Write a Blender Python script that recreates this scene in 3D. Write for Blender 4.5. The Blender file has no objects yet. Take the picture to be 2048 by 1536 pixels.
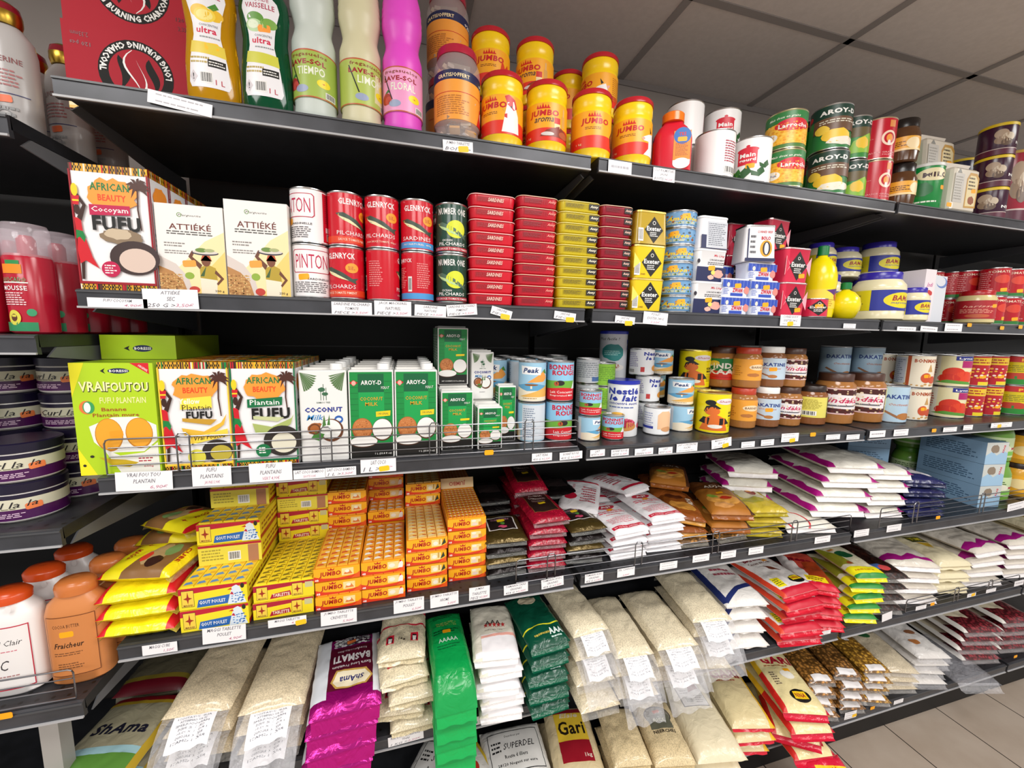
import bpy, math, random
from mathutils import Vector, Matrix, noise
from mathutils.geometry import tessellate_polygon
C = bpy.context.scene.collection
PI = math.pi
random.seed(7)
# ---------------------------------------------------------------- camera
CAM = Vector((0.563, -0.9095, 1.5)); FPX = 795.37
YAW, PITCH, ROLL = -0.2687, -0.125, -0.0192
RM = Matrix.Rotation(YAW, 3, 'Z') @ Matrix.Rotation(PITCH, 3, 'X') @ Matrix.Rotation(ROLL, 3, 'Y')
cam = bpy.data.objects.new('camera', bpy.data.cameras.new('camera')); C.objects.link(cam)
cam.data.sensor_width = 36; cam.data.lens = FPX / 2048 * 36; cam.data.clip_start = .02
cam.matrix_world = Matrix.Translation(CAM) @ (RM @ Matrix.Rotation(PI / 2, 3, 'X')).to_4x4()
bpy.context.scene.camera = cam
def ray(u, v): return RM @ Vector(((u - 1024) / FPX, 1, (768 - v) / FPX))
def atY(u, v, Y): d = ray(u, v); return CAM + d * ((Y - CAM.y) / d.y)
def atZ(u, v, Z): d = ray(u, v); return CAM + d * ((Z - CAM.z) / d.z)
# ---------------------------------------------------------------- light
sc = bpy.context.scene
sc.view_settings.view_transform = 'Standard'; sc.view_settings.look = 'None'
sc.view_settings.exposure = 0.17; sc.view_settings.gamma = 1.0
w = bpy.data.worlds.new('world'); sc.world = w; w.use_nodes = True
w.node_tree.nodes['Background'].inputs[0].default_value = (1, .97, .95, 1)
w.node_tree.nodes['Background'].inputs[1].default_value = 0.55  # even world light added as aisle fill, standing for the store beyond
sc.cycles.max_bounces = 6; sc.cycles.transparent_max_bounces = 16
LAMPS = [(-.5, -.82, 13, .6, .6), (1.3, -.82, 13, .6, .6), (3.1, -.82, 13, .6, .6), (-.5, -2.3, 34, 1.2, .6), (1.3, -2.3, 34, 1.2, .6), (3.1, -2.3, 34, 1.2, .6)]  # near row: aisle panels; the three farther ones are added as front fill
for lx, ly, e, sx, sy in LAMPS:
    l = bpy.data.lights.new('ceiling_panel_light', 'AREA'); l.shape = 'RECTANGLE'; l.size = sx - .04; l.size_y = sy - .04; l.energy = e; l.color = (1, .985, .96)
    o = bpy.data.objects.new('ceiling_panel_light', l); C.objects.link(o); o.location = (lx, ly, 2.435)
# ---------------------------------------------------------------- materials
def lin(c): return tuple(((x / 255) / 12.92 if x <= 10 else ((x / 255 + .055) / 1.055) ** 2.4) for x in c)
def hx(s): return lin((int(s[0:2], 16), int(s[2:4], 16), int(s[4:6], 16)))
NAMES = dict(white='f2f0ec', black='14120f', red='cf1525', dred='9e1020', yellow='f7d21c', gold='e0a528', orange='f08a1c', lorange='f6a23c', green='12803c', dgreen='0c4a34', lime='a9cf1e', blue='2350b0', navy='1c2350',
  lblue='8fbcdc', grey='9a9a9c', dgrey='4a4b4e', cream='ece2c8', brown='5a2e1c', lbrown='b27a45', pink='e86a8c', mag='b0127c', purple='4a1040', tag='f4f2f4', stick='ffae12', cyan='5fb4dc', silver='c9c9c9', beige='dcc9a0', maroon='7c1226', skin='7a4326')
_m = {}
def M(key):
    """'red' plain print, 'red/0.2' its roughness, 'm:silver' metal, 'g:pink' clear liquid or glass, 'f:' clear film"""
    if key in _m: return _m[key]
    k, rough = (key.split('/') + ['0.38'])[:2] if '/' in key else (key, '0.38')
    mode = ''
    if ':' in k: mode, k = k.split(':')
    col = hx(NAMES.get(k, k))
    m = bpy.data.materials.new(key.replace(':', '_').replace('/', '_')); m.use_nodes = True
    nt = m.node_tree; b = nt.nodes['Principled BSDF']
    b.inputs['Base Color'].default_value = (*col, 1); b.inputs['Roughness'].default_value = float(rough)
    if mode == 'm': b.inputs['Metallic'].default_value = 1; b.inputs['Roughness'].default_value = .28
    if mode == 'g': b.inputs['Roughness'].default_value = .08; b.inputs['Transmission Weight'].default_value = .35; b.inputs['IOR'].default_value = 1.35
    if mode == 'c':  # clear glass jar wall
        b.inputs['Roughness'].default_value = .05; b.inputs['Alpha'].default_value = .28
    if mode == 'f':  # crinkled clear film
        b.inputs['Roughness'].default_value = .1; b.inputs['Alpha'].default_value = .17; b.inputs['Specular IOR Level'].default_value = .9
        bump(nt, b, 55, 1.0, .01)
    if mode == 'p':  # glossy plastic
        b.inputs['Roughness'].default_value = .2
    if mode == 'b':  # glossy soft bag plastic
        b.inputs['Roughness'].default_value = .24; bump(nt, b, 26, .6, .006)
    if mode == 'k':  # foil
        b.inputs['Metallic'].default_value = .55; b.inputs['Roughness'].default_value = .25; bump(nt, b, 24, .8, .006)
    if mode == 'r':  # grain seen through a clear bag
        v = nt.nodes.new('ShaderNodeTexVoronoi'); v.inputs['Scale'].default_value = 330
        r = nt.nodes.new('ShaderNodeValToRGB'); tc = nt.nodes.new('ShaderNodeTexCoord'); nt.links.new(tc.outputs['Object'], v.inputs[0])
        r.color_ramp.elements[0].color = (*[min(1, c * 1.12) for c in col], 1); r.color_ramp.elements[1].color = (*[c * .66 for c in col], 1); r.color_ramp.elements[1].position = .8
        nt.links.new(v.outputs['Distance'], r.inputs[0]); nt.links.new(r.outputs[0], b.inputs['Base Color'])
        b.inputs['Coat Weight'].default_value = .6; b.inputs['Coat Roughness'].default_value = .12; b.inputs['Roughness'].default_value = .6
        bump(nt, b, 22, .5, .006)
    if mode == 's':  # coarse seeds, nuts
        v = nt.nodes.new('ShaderNodeTexVoronoi'); v.inputs['Scale'].default_value = 95
        tc = nt.nodes.new('ShaderNodeTexCoord'); nt.links.new(tc.outputs['Object'], v.inputs[0])
        r = nt.nodes.new('ShaderNodeValToRGB'); r.color_ramp.elements[0].color = (*[min(1, c * 1.7) for c in col], 1); r.color_ramp.elements[1].color = (*[c * .25 for c in col], 1); r.color_ramp.elements[1].position = .6
        nt.links.new(v.outputs['Distance'], r.inputs[0]); nt.links.new(r.outputs[0], b.inputs['Base Color'])
        b.inputs['Coat Weight'].default_value = .8; b.inputs['Coat Roughness'].default_value = .12
        bump(nt, b, 30, .6, .006)
    _m[key] = m; return m
def bump(nt, b, scale, strength, dist):
    tc = nt.nodes.new('ShaderNodeTexCoord'); n = nt.nodes.new('ShaderNodeTexNoise'); n.inputs['Scale'].default_value = scale; n.inputs['Detail'].default_value = 3; n.inputs['Distortion'].default_value = 1.2
    bp = nt.nodes.new('ShaderNodeBump'); bp.inputs['Strength'].default_value = strength; bp.inputs['Distance'].default_value = dist
    nt.links.new(tc.outputs['Object'], n.inputs[0]); nt.links.new(n.outputs[0], bp.inputs['Height']); nt.links.new(bp.outputs[0], b.inputs['Normal'])
def noisy(name, c1, c2, scale, rough, bs=.2):
    m = bpy.data.materials.new(name); m.use_nodes = True; nt = m.node_tree; b = nt.nodes['Principled BSDF']
    tc = nt.nodes.new('ShaderNodeTexCoord'); n = nt.nodes.new('ShaderNodeTexNoise'); n.inputs['Scale'].default_value = scale; n.inputs['Detail'].default_value = 6
    r = nt.nodes.new('ShaderNodeValToRGB'); r.color_ramp.elements[0].color = (*hx(c1), 1); r.color_ramp.elements[1].color = (*hx(c2), 1); r.color_ramp.elements[0].position = .35; r.color_ramp.elements[1].position = .65
    nt.links.new(tc.outputs['Object'], n.inputs[0]); nt.links.new(n.outputs[0], r.inputs[0]); nt.links.new(r.outputs[0], b.inputs['Base Color']); b.inputs['Roughness'].default_value = rough
    bump(nt, b, scale * 4, bs, .001); _m[name] = m; return m
# ---------------------------------------------------------------- mesh builder
class MB:
    def __init__(s): s.v = []; s.f = []; s.m = []; s.sm = []; s.keys = []
    def mi(s, k):
        if k not in s.keys: s.keys.append(k)
        return s.keys.index(k)
    def add(s, vs, fs, k, smooth=False):
        o = len(s.v); s.v += [tuple(v) for v in vs]; i = s.mi(k)
        for f in fs: s.f.append(tuple(a + o for a in f)); s.m.append(i); s.sm.append(smooth)
        return s
    def box(s, x0, y0, z0, x1, y1, z1, k, b=0, top=None, side=None, T=None):
        if b:
            # bevelled box: a rounded ring profile lofted in z
            ring = []
            for cx, cy, a0 in ((x1 - b, y1 - b, 0), (x0 + b, y1 - b, 90), (x0 + b, y0 + b, 180), (x1 - b, y0 + b, 270)):
                for a in (0, 45, 90): ring.append((cx + b * math.cos(math.radians(a0 + a)), cy + b * math.sin(math.radians(a0 + a)), cx, cy))
            vs = []; n = len(ring)
            for z, q in ((z0, .6), (z0 + b * .6, 0), (z1 - b * .6, 0), (z1, .6)):
                vs += [(x + (cx - x) * q, y + (cy - y) * q, z) for x, y, cx, cy in ring]
            fs = [(j * n + i, j * n + (i + 1) % n, (j + 1) * n + (i + 1) % n, (j + 1) * n + i) for j in range(3) for i in range(n)]
            fs += [tuple(range(n - 1, -1, -1))]
            if T: vs = [T @ Vector(v) for v in vs]
            s.add(vs, fs, k); s.add(vs[-n:], [tuple(range(n))], top or k)
        else:
            vs = [(x, y, z) for z in (z0, z1) for x, y in ((x0, y0), (x1, y0), (x1, y1), (x0, y1))]
            if T: vs = [T @ Vector(v) for v in vs]
            s.add(vs, [(3, 2, 1, 0), (0, 1, 5, 4), (2, 3, 7, 6)], k); s.add(vs, [(1, 2, 6, 5), (3, 0, 4, 7)], side or k); s.add(vs, [(4, 5, 6, 7)], top or k)
        return s
    def lathe(s, prof, segs=32, sy=1, c=(0, 0), smooth=True, sq=0):
        """prof: (r, z, material) from bottom to top; sq > 0 squares the section"""
        def pt(r, z, a):
            ca, sa = math.cos(a), math.sin(a)
            if sq: q = (abs(ca) ** sq + abs(sa) ** sq) ** (-1 / sq); ca *= q; sa *= q
            return (c[0] + r * ca, c[1] + r * sa * sy, z)
        n = segs
        for j in range(len(prof) - 1):
            (r0, z0, *k0), (r1, z1, *_) = prof[j], prof[j + 1]
            k = k0[0] if k0 else s._lk
            s._lk = k
            vs = [pt(r0, z0, 2 * PI * i / n) for i in range(n)] + [pt(r1, z1, 2 * PI * i / n) for i in range(n)]
            s.add(vs, [(i, (i + 1) % n, n + (i + 1) % n, n + i) for i in range(n)], k, smooth)
        r0, z0 = prof[0][:2]; r1, z1 = prof[-1][:2]
        if r0 > 1e-4: s.add([pt(r0, z0, 2 * PI * i / n) for i in range(n)], [tuple(range(n - 1, -1, -1))], prof[0][2])
        if r1 > 1e-4: s.add([pt(r1, z1, 2 * PI * i / n) for i in range(n)], [tuple(range(n))], s._lk)
        return s
    def tube(s, pts, r, k, n=6):
        pts = [Vector(p) for p in pts]; rings = []
        for i, p in enumerate(pts):
            t = ((pts[min(i + 1, len(pts) - 1)] - pts[max(i - 1, 0)])).normalized()
            a = t.cross(Vector((0, 0, 1)) if abs(t.z) < .9 else Vector((0, 1, 0))).normalized(); b = t.cross(a)
            rings.append([p + (a * math.cos(2 * PI * j / n) + b * math.sin(2 * PI * j / n)) * r for j in range(n)])
        vs = [v for R_ in rings for v in R_]
        fs = [(i * n + j, i * n + (j + 1) % n, (i + 1) * n + (j + 1) % n, (i + 1) * n + j) for i in range(len(pts) - 1) for j in range(n)]
        fs += [tuple(range(n - 1, -1, -1)), tuple(range(len(vs) - n, len(vs)))]
        return s.add(vs, fs, k, True)
    def grid(s, fn, nu, nv, k, smooth=True, kf=None, tri=False):
        vs = [fn(i / nu, j / nv) for j in range(nv + 1) for i in range(nu + 1)]
        for j in range(nv):
            for i in range(nu):
                a = j * (nu + 1) + i
                for q3 in ((a, a + 1, a + nu + 2), (a, a + nu + 2, a + nu + 1)) if tri else ((a, a + 1, a + nu + 2, a + nu + 1),):
                    s.f.append(tuple(len(s.v) + q for q in q3)); s.m.append(s.mi(kf((i + .5) / nu, (j + .5) / nv) if kf else k)); s.sm.append(smooth)
        s.v += [tuple(v) for v in vs]; return s
    def decals(s, items, W, H, mp, du=0, dv=0, off=.00012, diag=False):
        """flat print items in 0..1 x 0..1 of a face W x H metres, carried onto a surface by mp(x, y, offset)"""
        lay = 0
        for it in items:
            lay += 1
            for poly, k in flat(it, W, H):
                parts = [poly]
                for ax, st in ((0, du), (1, dv)):
                    if st:
                        out = []
                        for p in parts: out += slices(p, ax, st)
                        parts = out
                if diag:
                    q = [[(x, y, x / du - y / dv) for x, y in p] for p in parts]; out = []
                    for p in q: out += slices(p, 2, 1)
                    parts = [[(a[0], a[1]) for a in p] for p in out]
                for p in parts:
                    if len(p) > 2: s.add([mp(x, y, off * (1 + lay * .14)) for x, y in p], [tuple(range(len(p)))], k, bool(du))
        return s
    def mesh(s, name):
        me = bpy.data.meshes.new(name); me.from_pydata(s.v, [], s.f)
        for k in s.keys: me.materials.append(M(k))
        me.polygons.foreach_set('material_index', s.m); me.polygons.foreach_set('use_smooth', s.sm)
        if any(s.sm): weld(me)
        me.update(); return me
    def obj(s, name, parent=None):
        o = bpy.data.objects.new(name, s.mesh(name)); C.objects.link(o)
        if parent: o.parent = parent
        return o
import bmesh
def weld(me):
    bm = bmesh.new(); bm.from_mesh(me); bmesh.ops.remove_doubles(bm, verts=bm.verts, dist=1e-6)
    for e in bm.edges:
        if len(e.link_faces) == 2 and e.calc_face_angle(0) > .75: e.smooth = False
    bm.to_mesh(me); bm.free()
def clip(poly, ax, v, keep_less):
    out = []
    for i in range(len(poly)):
        a, b = poly[i], poly[(i + 1) % len(poly)]; ia = (a[ax] <= v) == keep_less; ib = (b[ax] <= v) == keep_less
        if ia: out.append(a)
        if ia != ib:
            t = (v - a[ax]) / (b[ax] - a[ax]); out.append(tuple(p + (q - p) * t for p, q in zip(a, b)))
    return out
def slices(poly, ax, st):
    lo = min(p[ax] for p in poly); hi = max(p[ax] for p in poly); k = math.floor(lo / st) + 1; out = []
    while k * st < hi - 1e-9:
        a = clip(poly, ax, k * st, True); poly = clip(poly, ax, k * st, False)
        if len(a) > 2: out.append(a)
        k += 1
    out.append(poly); return out
_g = {}
def glyphs(txt, bold=0.0, slant=0.0):
    key = (txt, bold, slant)
    if key not in _g:
        cu = bpy.data.curves.new('lettering', 'FONT'); cu.body = txt; cu.size = 1; cu.resolution_u = 1 if len(txt) > 6 else 2; cu.offset = bold; cu.space_character = 1 + bold * 2.6; cu.shear = slant; cu.align_x = 'CENTER'; cu.space_line = .85
        o = bpy.data.objects.new('lettering', cu); me = bpy.data.meshes.new_from_object(o)
        vs = [v.co.copy() for v in me.vertices]; xs = [v.x for v in vs] or [0, 1]; ys = [v.y for v in vs] or [0, 1]
        x0, x1, y0, y1 = min(xs), max(xs), min(ys), max(ys)
        tr = [[((vs[i].x - x0) / max(x1 - x0, 1e-6) - .5, (vs[i].y - y0) / max(y1 - y0, 1e-6) - .5) for i in p.vertices] for p in me.polygons]
        _g[key] = tr; bpy.data.objects.remove(o); bpy.data.meshes.remove(me); bpy.data.curves.remove(cu)
    return _g[key]
def flat(it, W, H):
    t = it[0]
    if t == 'r': _, x0, y0, x1, y1, k = it; return [([(x0 * W, y0 * H), (x1 * W, y0 * H), (x1 * W, y1 * H), (x0 * W, y1 * H)], k)]
    if t == 'e':
        _, cx, cy, rx, ry, k = it; return [([(cx * W + rx * W * math.cos(a * PI / 14), cy * H + ry * H * math.sin(a * PI / 14)) for a in range(28)], k)]
    if t == 'p':
        pts = [(x * W, y * H) for x, y in it[1]]
        return [([pts[i] for i in tri], it[2]) for tri in tessellate_polygon([[Vector((x, y, 0)) for x, y in pts]])]
    if t == 'ring':
        _, cx, cy, r, wd, k = it; out = []
        for a in range(28):
            a0, a1 = a * PI / 14, (a + 1) * PI / 14
            out.append(([(cx * W + q * math.cos(b), cy * H + q * math.sin(b)) for q, b in ((r, a0), (r, a1), (r - wd, a1), (r - wd, a0))][::-1], k))
        return out
    if t == 't':
        _, txt, cx, cy, w_, h_, k = it[:7]; o = it[7] if len(it) > 7 else {}
        o = dict(o); o['b'] = min(o.get('b', .012), .05) * .85; rot = math.radians(o.get('rot', 0)); c, s_ = math.cos(rot), math.sin(rot); out = []; arc = o.get('arc', 0)
        for p in glyphs(txt, o.get('b', .015), o.get('s', 0)):
            q = []
            for x, y in p:
                if arc:
                    R_ = arc; a = x * w_ * W / abs(R_); rr = abs(R_) + (y * h_ * H) * (1 if R_ > 0 else -1)
                    X_, Y_ = rr * math.sin(a), (rr * math.cos(a) if R_ > 0 else -rr * math.cos(a))
                else: X_, Y_ = x * w_ * W, y * h_ * H
                q.append((cx * W + X_ * c - Y_ * s_, cy * H + X_ * s_ + Y_ * c))
            out.append((q, k))
        return out
    if t == 'lines':
        _, x0, y0, x1, y1, n, k = it[:7]; out = []; rnd = random.Random(int(x0 * 99 + y1 * 999 + n)); h = (y1 - y0) / n
        for i in range(n):
            y = y1 - (i + .75) * h; x = x0; e = x1 - rnd.random() * .25 * (x1 - x0)
            while x < e - .02:
                x2 = min(e, x + (.05 + rnd.random() * .12) * max(.35, x1 - x0)); out.append(([(x * W, y * H), (x2 * W, y * H), (x2 * W, (y + h * .45) * H), (x * W, (y + h * .45) * H)], k)); x = x2 + .025 * max(.4, x1 - x0)
        return out
    if t == 'bc':
        _, x0, y0, x1, y1 = it[:5]; out = [([(x0 * W, y0 * H), (x1 * W, y0 * H), (x1 * W, y1 * H), (x0 * W, y1 * H)], 'white')]; n = 14
        for i in range(n):
            a = x0 + (x1 - x0) * (.06 + .88 * i / n); b = a + (x1 - x0) * (.02 + .03 * ((i * 7) % 3) / 2)
            out.append(([(a * W, (y0 + (y1 - y0) * .12) * H), (b * W, (y0 + (y1 - y0) * .12) * H), (b * W, (y1 - (y1 - y0) * .1) * H), (a * W, (y1 - (y1 - y0) * .1) * H)], 'black'))
        return out
    if t == 'dots':
        _, x0, y0, x1, y1, nx, ny, r, ks = it; out = []; rnd = random.Random(nx * 31 + ny)
        for i in range(nx):
            for j in range(ny):
                cx = (x0 + (x1 - x0) * (i + .5 + rnd.uniform(-.3, .3)) / nx) * W; cy = (y0 + (y1 - y0) * (j + .5 + rnd.uniform(-.3, .3)) / ny) * H; q = r * (.7 + .6 * rnd.random()); a0 = rnd.random() * 6
                out.append(([(cx + q * math.cos(a0 + a * PI / 4), cy + q * .7 * math.sin(a0 + a * PI / 4)) for a in range(8)][::1], ks[rnd.randrange(len(ks))]))
        return out
    if t == 'st':  # paper price sticker with scalloped ends
        cx, cy = it[1] * W, it[2] * H; k = it[3] if len(it) > 3 else 'stick'; a = math.radians(it[4] if len(it) > 4 else 5); pts = [(-.011, -.004), (-.009, -.006), (.009, -.006), (.011, -.004), (.011, .004), (.009, .006), (-.009, .006), (-.011, .004)]
        return [([(cx + x * math.cos(a) - y * math.sin(a), cy + x * math.sin(a) + y * math.cos(a)) for x, y in pts], k)]
    return []
# ---------------------------------------------------------------- things
def empty(name, loc=(0, 0, 0)):
    o = bpy.data.objects.new(name, None); C.objects.link(o); o.location = loc; o.empty_display_size = .05; return o
def tag(o, label=None, cat=None, group=None, kind=None):
    if label: o['label'] = label
    if cat: o['category'] = cat
    if group: o['group'] = group
    if kind: o['kind'] = kind
    return o
def whole(b, name, cat, part='body'):
    e = empty(name); b.obj(part, e); return tag(e, 'x', cat)
_used = set(); _kids = {}; ROUND = set()
def kids(o):
    if o.name not in _kids: _kids[o.name] = [c for c in o.children]
    return _kids[o.name]
def put(o, x, y, z, rz=0, label=None, group=None, rx=0, ry=0, sc_=None):
    """places a built thing; the second time and after, a copy of it with copies of its parts"""
    if o.name in ROUND: rz += math.degrees(math.atan2(CAM.x - x, y - CAM.y)) * .85
    if o.name in _used:
        r = o.copy(); C.objects.link(r)
        for ch in kids(o):
            c = ch.copy(); C.objects.link(c); c.parent = r
            for g in ch.children:
                d = g.copy(); C.objects.link(d); d.parent = c
        if 'group' in r.keys(): del r['group']
    else:
        r = o; kids(o); _used.add(o.name)
        for ch in o.children: pass
    r.location = (x, y, z); r.rotation_euler = (math.radians(rx), math.radians(ry), math.radians(rz))
    if sc_: r.scale = sc_
    if label: r['label'] = label
    if group: r['group'] = group
    return r
# ---------------------------------------------------------------- the place
LZ = {1: 1.884, 2: 1.532, 3: 1.180, 4: .827, 5: .475, 6: .12}      # lower edge of each front rail
S = {k: v + .0345 for k, v in LZ.items()}                          # top of each shelf board
FR = {1: 0, 2: 0, 3: 0, 4: 0, 5: 0, 6: 0}
noisy('floor_tile', 'a09182', 'aa9c8e', 7, .45); noisy('wall_paint', 'aaa29c', 'b0a8a2', 5, .8); noisy('ceiling_tile', 'dcd4d0', 'e2dad6', 60, .9)
b = MB()
for i in range(-6, 18):
    for j in range(-8, 3):
        x0 = 2.37 + (i - 7) * .297; y0 = .12 + (j - 2) * .6
        b.add([(x0 + .002, y0 + .002, 0), (x0 + .295, y0 + .002, 0), (x0 + .295, y0 + .598, 0), (x0 + .002, y0 + .598, 0)], [(0, 1, 2, 3)], 'floor_tile')
b.box(-2, -5, -.05, 6, .7, -.0015, '1c1916'); tag(b.obj('floor'), kind='structure')
b = MB()
CH = 2.46
b.box(-2, -5, CH, 6, .6, CH + .05, 'ceiling_tile')
for i in range(-6, 14):
    x = 1.365 + i * .6; b.box(x - .012, -5, CH - .004, x + .012, .6, CH, '9c9694')
for j in range(9):
    y = .17 - j * .6; b.box(-2, y - .012, CH - .004, 6, y + .012, CH, '9c9694')
b.box(-2, .555, CH - .02, 6, .6, CH, '9c9694'); tag(b.obj('ceiling'), kind='structure')
b = MB(); b.box(-2, .56, 0, 6, .62, CH - .02, 'wall_paint'); tag(b.obj('wall_back'), kind='structure')
for n_, (lx, ly, e, sx, sy) in enumerate(LAMPS):  # frames of the aisle panels and of the added fill row behind
    f = empty('ceiling_light', (lx, ly, CH - .006)); tag(f, 'flat white ceiling panel lamp over the aisle', 'lamp', 'panel lamps over the aisle')
    b = MB(); b.box(-sx / 2, -sy / 2, -.012, sx / 2, sy / 2, .0, 'white'); b.obj('frame', f)
noisy('shelf_steel', '232427', '2b2c30', 30, .35, .05)
noisy('rail_face', '3d3e42', '4a4b50', 14, .3, .05)
noisy('panel_black', '0c0b0c', '100f10', 10, .6, .05)
M('rail_face').node_tree.nodes['Principled BSDF'].inputs['Metallic'].default_value = .25
def shelf(par, x0, x1, yf, yb, z, rail=.036):
    b = MB(); b.box(x0, yf + .004, z - .022, x1, yb, z, 'shelf_steel')
    n = int((x1 - x0) / .025)
    for i in range(n):   # punched slots along the front
        cx = x0 + .02 + i * .025
        for yy in (.022,) + ((.045,) if i % 2 else ()): b.add([(cx + .0035 * math.cos(a * PI / 4), yf + yy + .0035 * math.sin(a * PI / 4), z + .0002) for a in range(8)], [tuple(range(8))], 'black')
    o = b.obj('shelf', par); r = MB()
    zb = z - .0345
    r.add([(x, y, q) for x in (x0, x1) for y, q in ((yf + .0045, z - .0002), (yf - .002, z - .0015), (yf - .001, zb + .002), (yf + .002, zb), (yf + .008, zb))], [(0, 5, 6, 1), (1, 6, 7, 2), (2, 7, 8, 3), (3, 8, 9, 4), (4, 9, 5, 0)[:5], (0, 1, 2, 3, 4), (9, 8, 7, 6, 5)], 'rail_face')
    r.box(x0, yf - .0042, z - .006, x1, yf - .002, z - .003, 'dgrey'); r.box(x0, yf - .0045, zb, x1, yf - .001, zb + .0035, 'b0b0b2/0.2')
    r.obj('price_rail', o)
    return o
BAYS = [(0.0, .994), (1.015, 1.995), (2.013, 3.0), (3.015, 4.0)]
BN = ['leftmost long bay of black steel shelving, holding fish tins and stock cubes', 'middle bay of black steel shelving with milk tins and peanut butter', 'right bay of black steel shelving with tomato tins and jars', 'farthest right bay of black steel shelving cut off by the frame']
for (x0, x1), lab in zip(BAYS, BN):
    e = empty('shelving_bay', ((x0 + x1) / 2, .2, 0)); tag(e, lab, 'shelf'); ox = (x0 + x1) / 2
    a0, a1 = x0 - ox, x1 - ox
    for k in (1, 2, 3, 4): shelf(e, a0, a1, -.2, .2, S[k])
    shelf(e, a0, a1, -.2, .24, S[5]); shelf(e, a0, a1, -.2, .24, S[6])
    b = MB(); b.box(a0 + .001, .245, .0, a1 - .001, .26, S[1] + .03, 'panel_black')
    for i in range(14): b.box(a0, .243, .15 + i * .13, a1, .245, .153 + i * .13, '050505')
    b.obj('back_panel', e)
    b = MB(); b.box(a0, -.165, 0, a1, -.15, .118, 'panel_black'); b.obj('kick_plate', e)
    for sx in (a0 + .002, a1 - .014):
        b = MB(); b.box(sx, .262, 0, sx + .012, .3, 1.92, 'panel_black'); b.obj('upright', e)
    for k in (1, 2, 3, 4, 5):
        for sx in (a0 + .001, a1 - .004):
            b = MB(); b.add([(x, y, z) for x in (sx, sx + .003) for y, z in ((.22, S[k] - .024), (-.15, S[k] - .024), (-.17, S[k] - .04), (.22, S[k] - .075))], [(0, 1, 2, 3), (7, 6, 5, 4), (1, 5, 6, 2), (2, 6, 7, 3), (0, 4, 5, 1), (3, 7, 4, 0)], '57585c')
            b.obj('bracket', e)
# the neighbouring bay at the left
LL = {1: 1.8355, 2: 1.4835, 3: 1.1315, 4: .7795}
e = empty('shelving_bay', (-.52, .2, 0)); tag(e, 'neighbouring lower-set black shelving bay at the left with cosmetics bottles and tubs', 'shelf')
for k in LL: shelf(e, -.48, .475, -.23, .2, LL[k])
shelf(e, -.48, .475, -.23, .2, .42); shelf(e, -.48, .475, -.23, .2, .12)
b = MB(); b.box(-.48, .245, 0, .475, .26, 1.9, 'panel_black'); b.obj('back_panel', e)
b = MB(); b.box(.456, .225, 0, .475, .3, 1.92, 'panel_black'); b.obj('upright', e)
for k in LL:
    b = MB(); sx = .472; z = LL[k]
    b.add([(x, y, q) for x in (sx, sx + .003) for y, q in ((.22, z - .023), (-.19, z - .023), (-.21, z - .04), (.22, z - .09))], [(0, 1, 2, 3), (7, 6, 5, 4), (1, 5, 6, 2), (2, 6, 7, 3), (0, 4, 5, 1), (3, 7, 4, 0)], '6a6b6e'); b.obj('bracket', e)
b = MB(); b.box(.38, -.2, .0, .41, -.17, LL[4] - .04, 'a8a4a0'); b.obj('post', e)
# wire guards
def guard(x0, x1, z, yf, h, n, lab, posts, ends=(1, 1)):
    e = empty('wire_guard', ((x0 + x1) / 2, yf, z)); tag(e, lab, 'wire guard', None); ox = (x0 + x1) / 2; w_ = .0016
    b = MB(); a0, a1 = x0 - ox, x1 - ox; c = .008
    b.tube([(a0, 0, .001), (a0, 0, h - c), (a0 + c * .3, 0, h - c * .3), (a0 + c, 0, h), (a1 - c, 0, h), (a1 - c * .3, 0, h - c * .3), (a1, 0, h - c), (a1, 0, .001), (a0 , 0, .001)], w_, 'm:8c8c90'); b.obj('frame', e)
    for i in range(n): b = MB(); q = h * (i + 1) / (n + 1); b.tube([(a0 + .004, .0025, q), (a1 - .004, .0025, q)], w_ * .8, 'm:8c8c90'); b.obj('wire', e)
    for px in posts:
        b = MB(); q = px - ox; b.tube([(q - .011, -.003, .001), (q - .011, -.003, h + .001), (q - .006, -.003, h + .008), (q + .006, -.003, h + .008), (q + .011, -.003, h + .001), (q + .011, -.003, .001)], w_, 'm:8c8c90'); b.obj('support', e)
guard(0.012, .992, S[3] + .0015, .004, .07, 3, 'long steel wire guard along the shelf of coconut milk and fufu boxes', (.14, .40, .63, .86))
guard(.835, 1.995, S[4] + .0015, .004, .062, 2, 'steel wire guard in front of tamarind packs and white salt bags', (.93, 1.19, 1.45, 1.75))
guard(2.13, 2.99, S[4] + .0015, .004, .07, 3, 'steel wire guard in front of white flour bags and blue boxes at right', (2.3, 2.66))
guard(2.33, 2.99, S[5] + .0015, .004, .05, 2, 'low steel wire guard before the cream coloured bags at right', (2.6, 2.8))
guard(-.36, -.06, LL[4] + .0015, -.022, .062, 2, 'steel wire guard before the lotion bottles at lower left', (-.3,))
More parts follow.
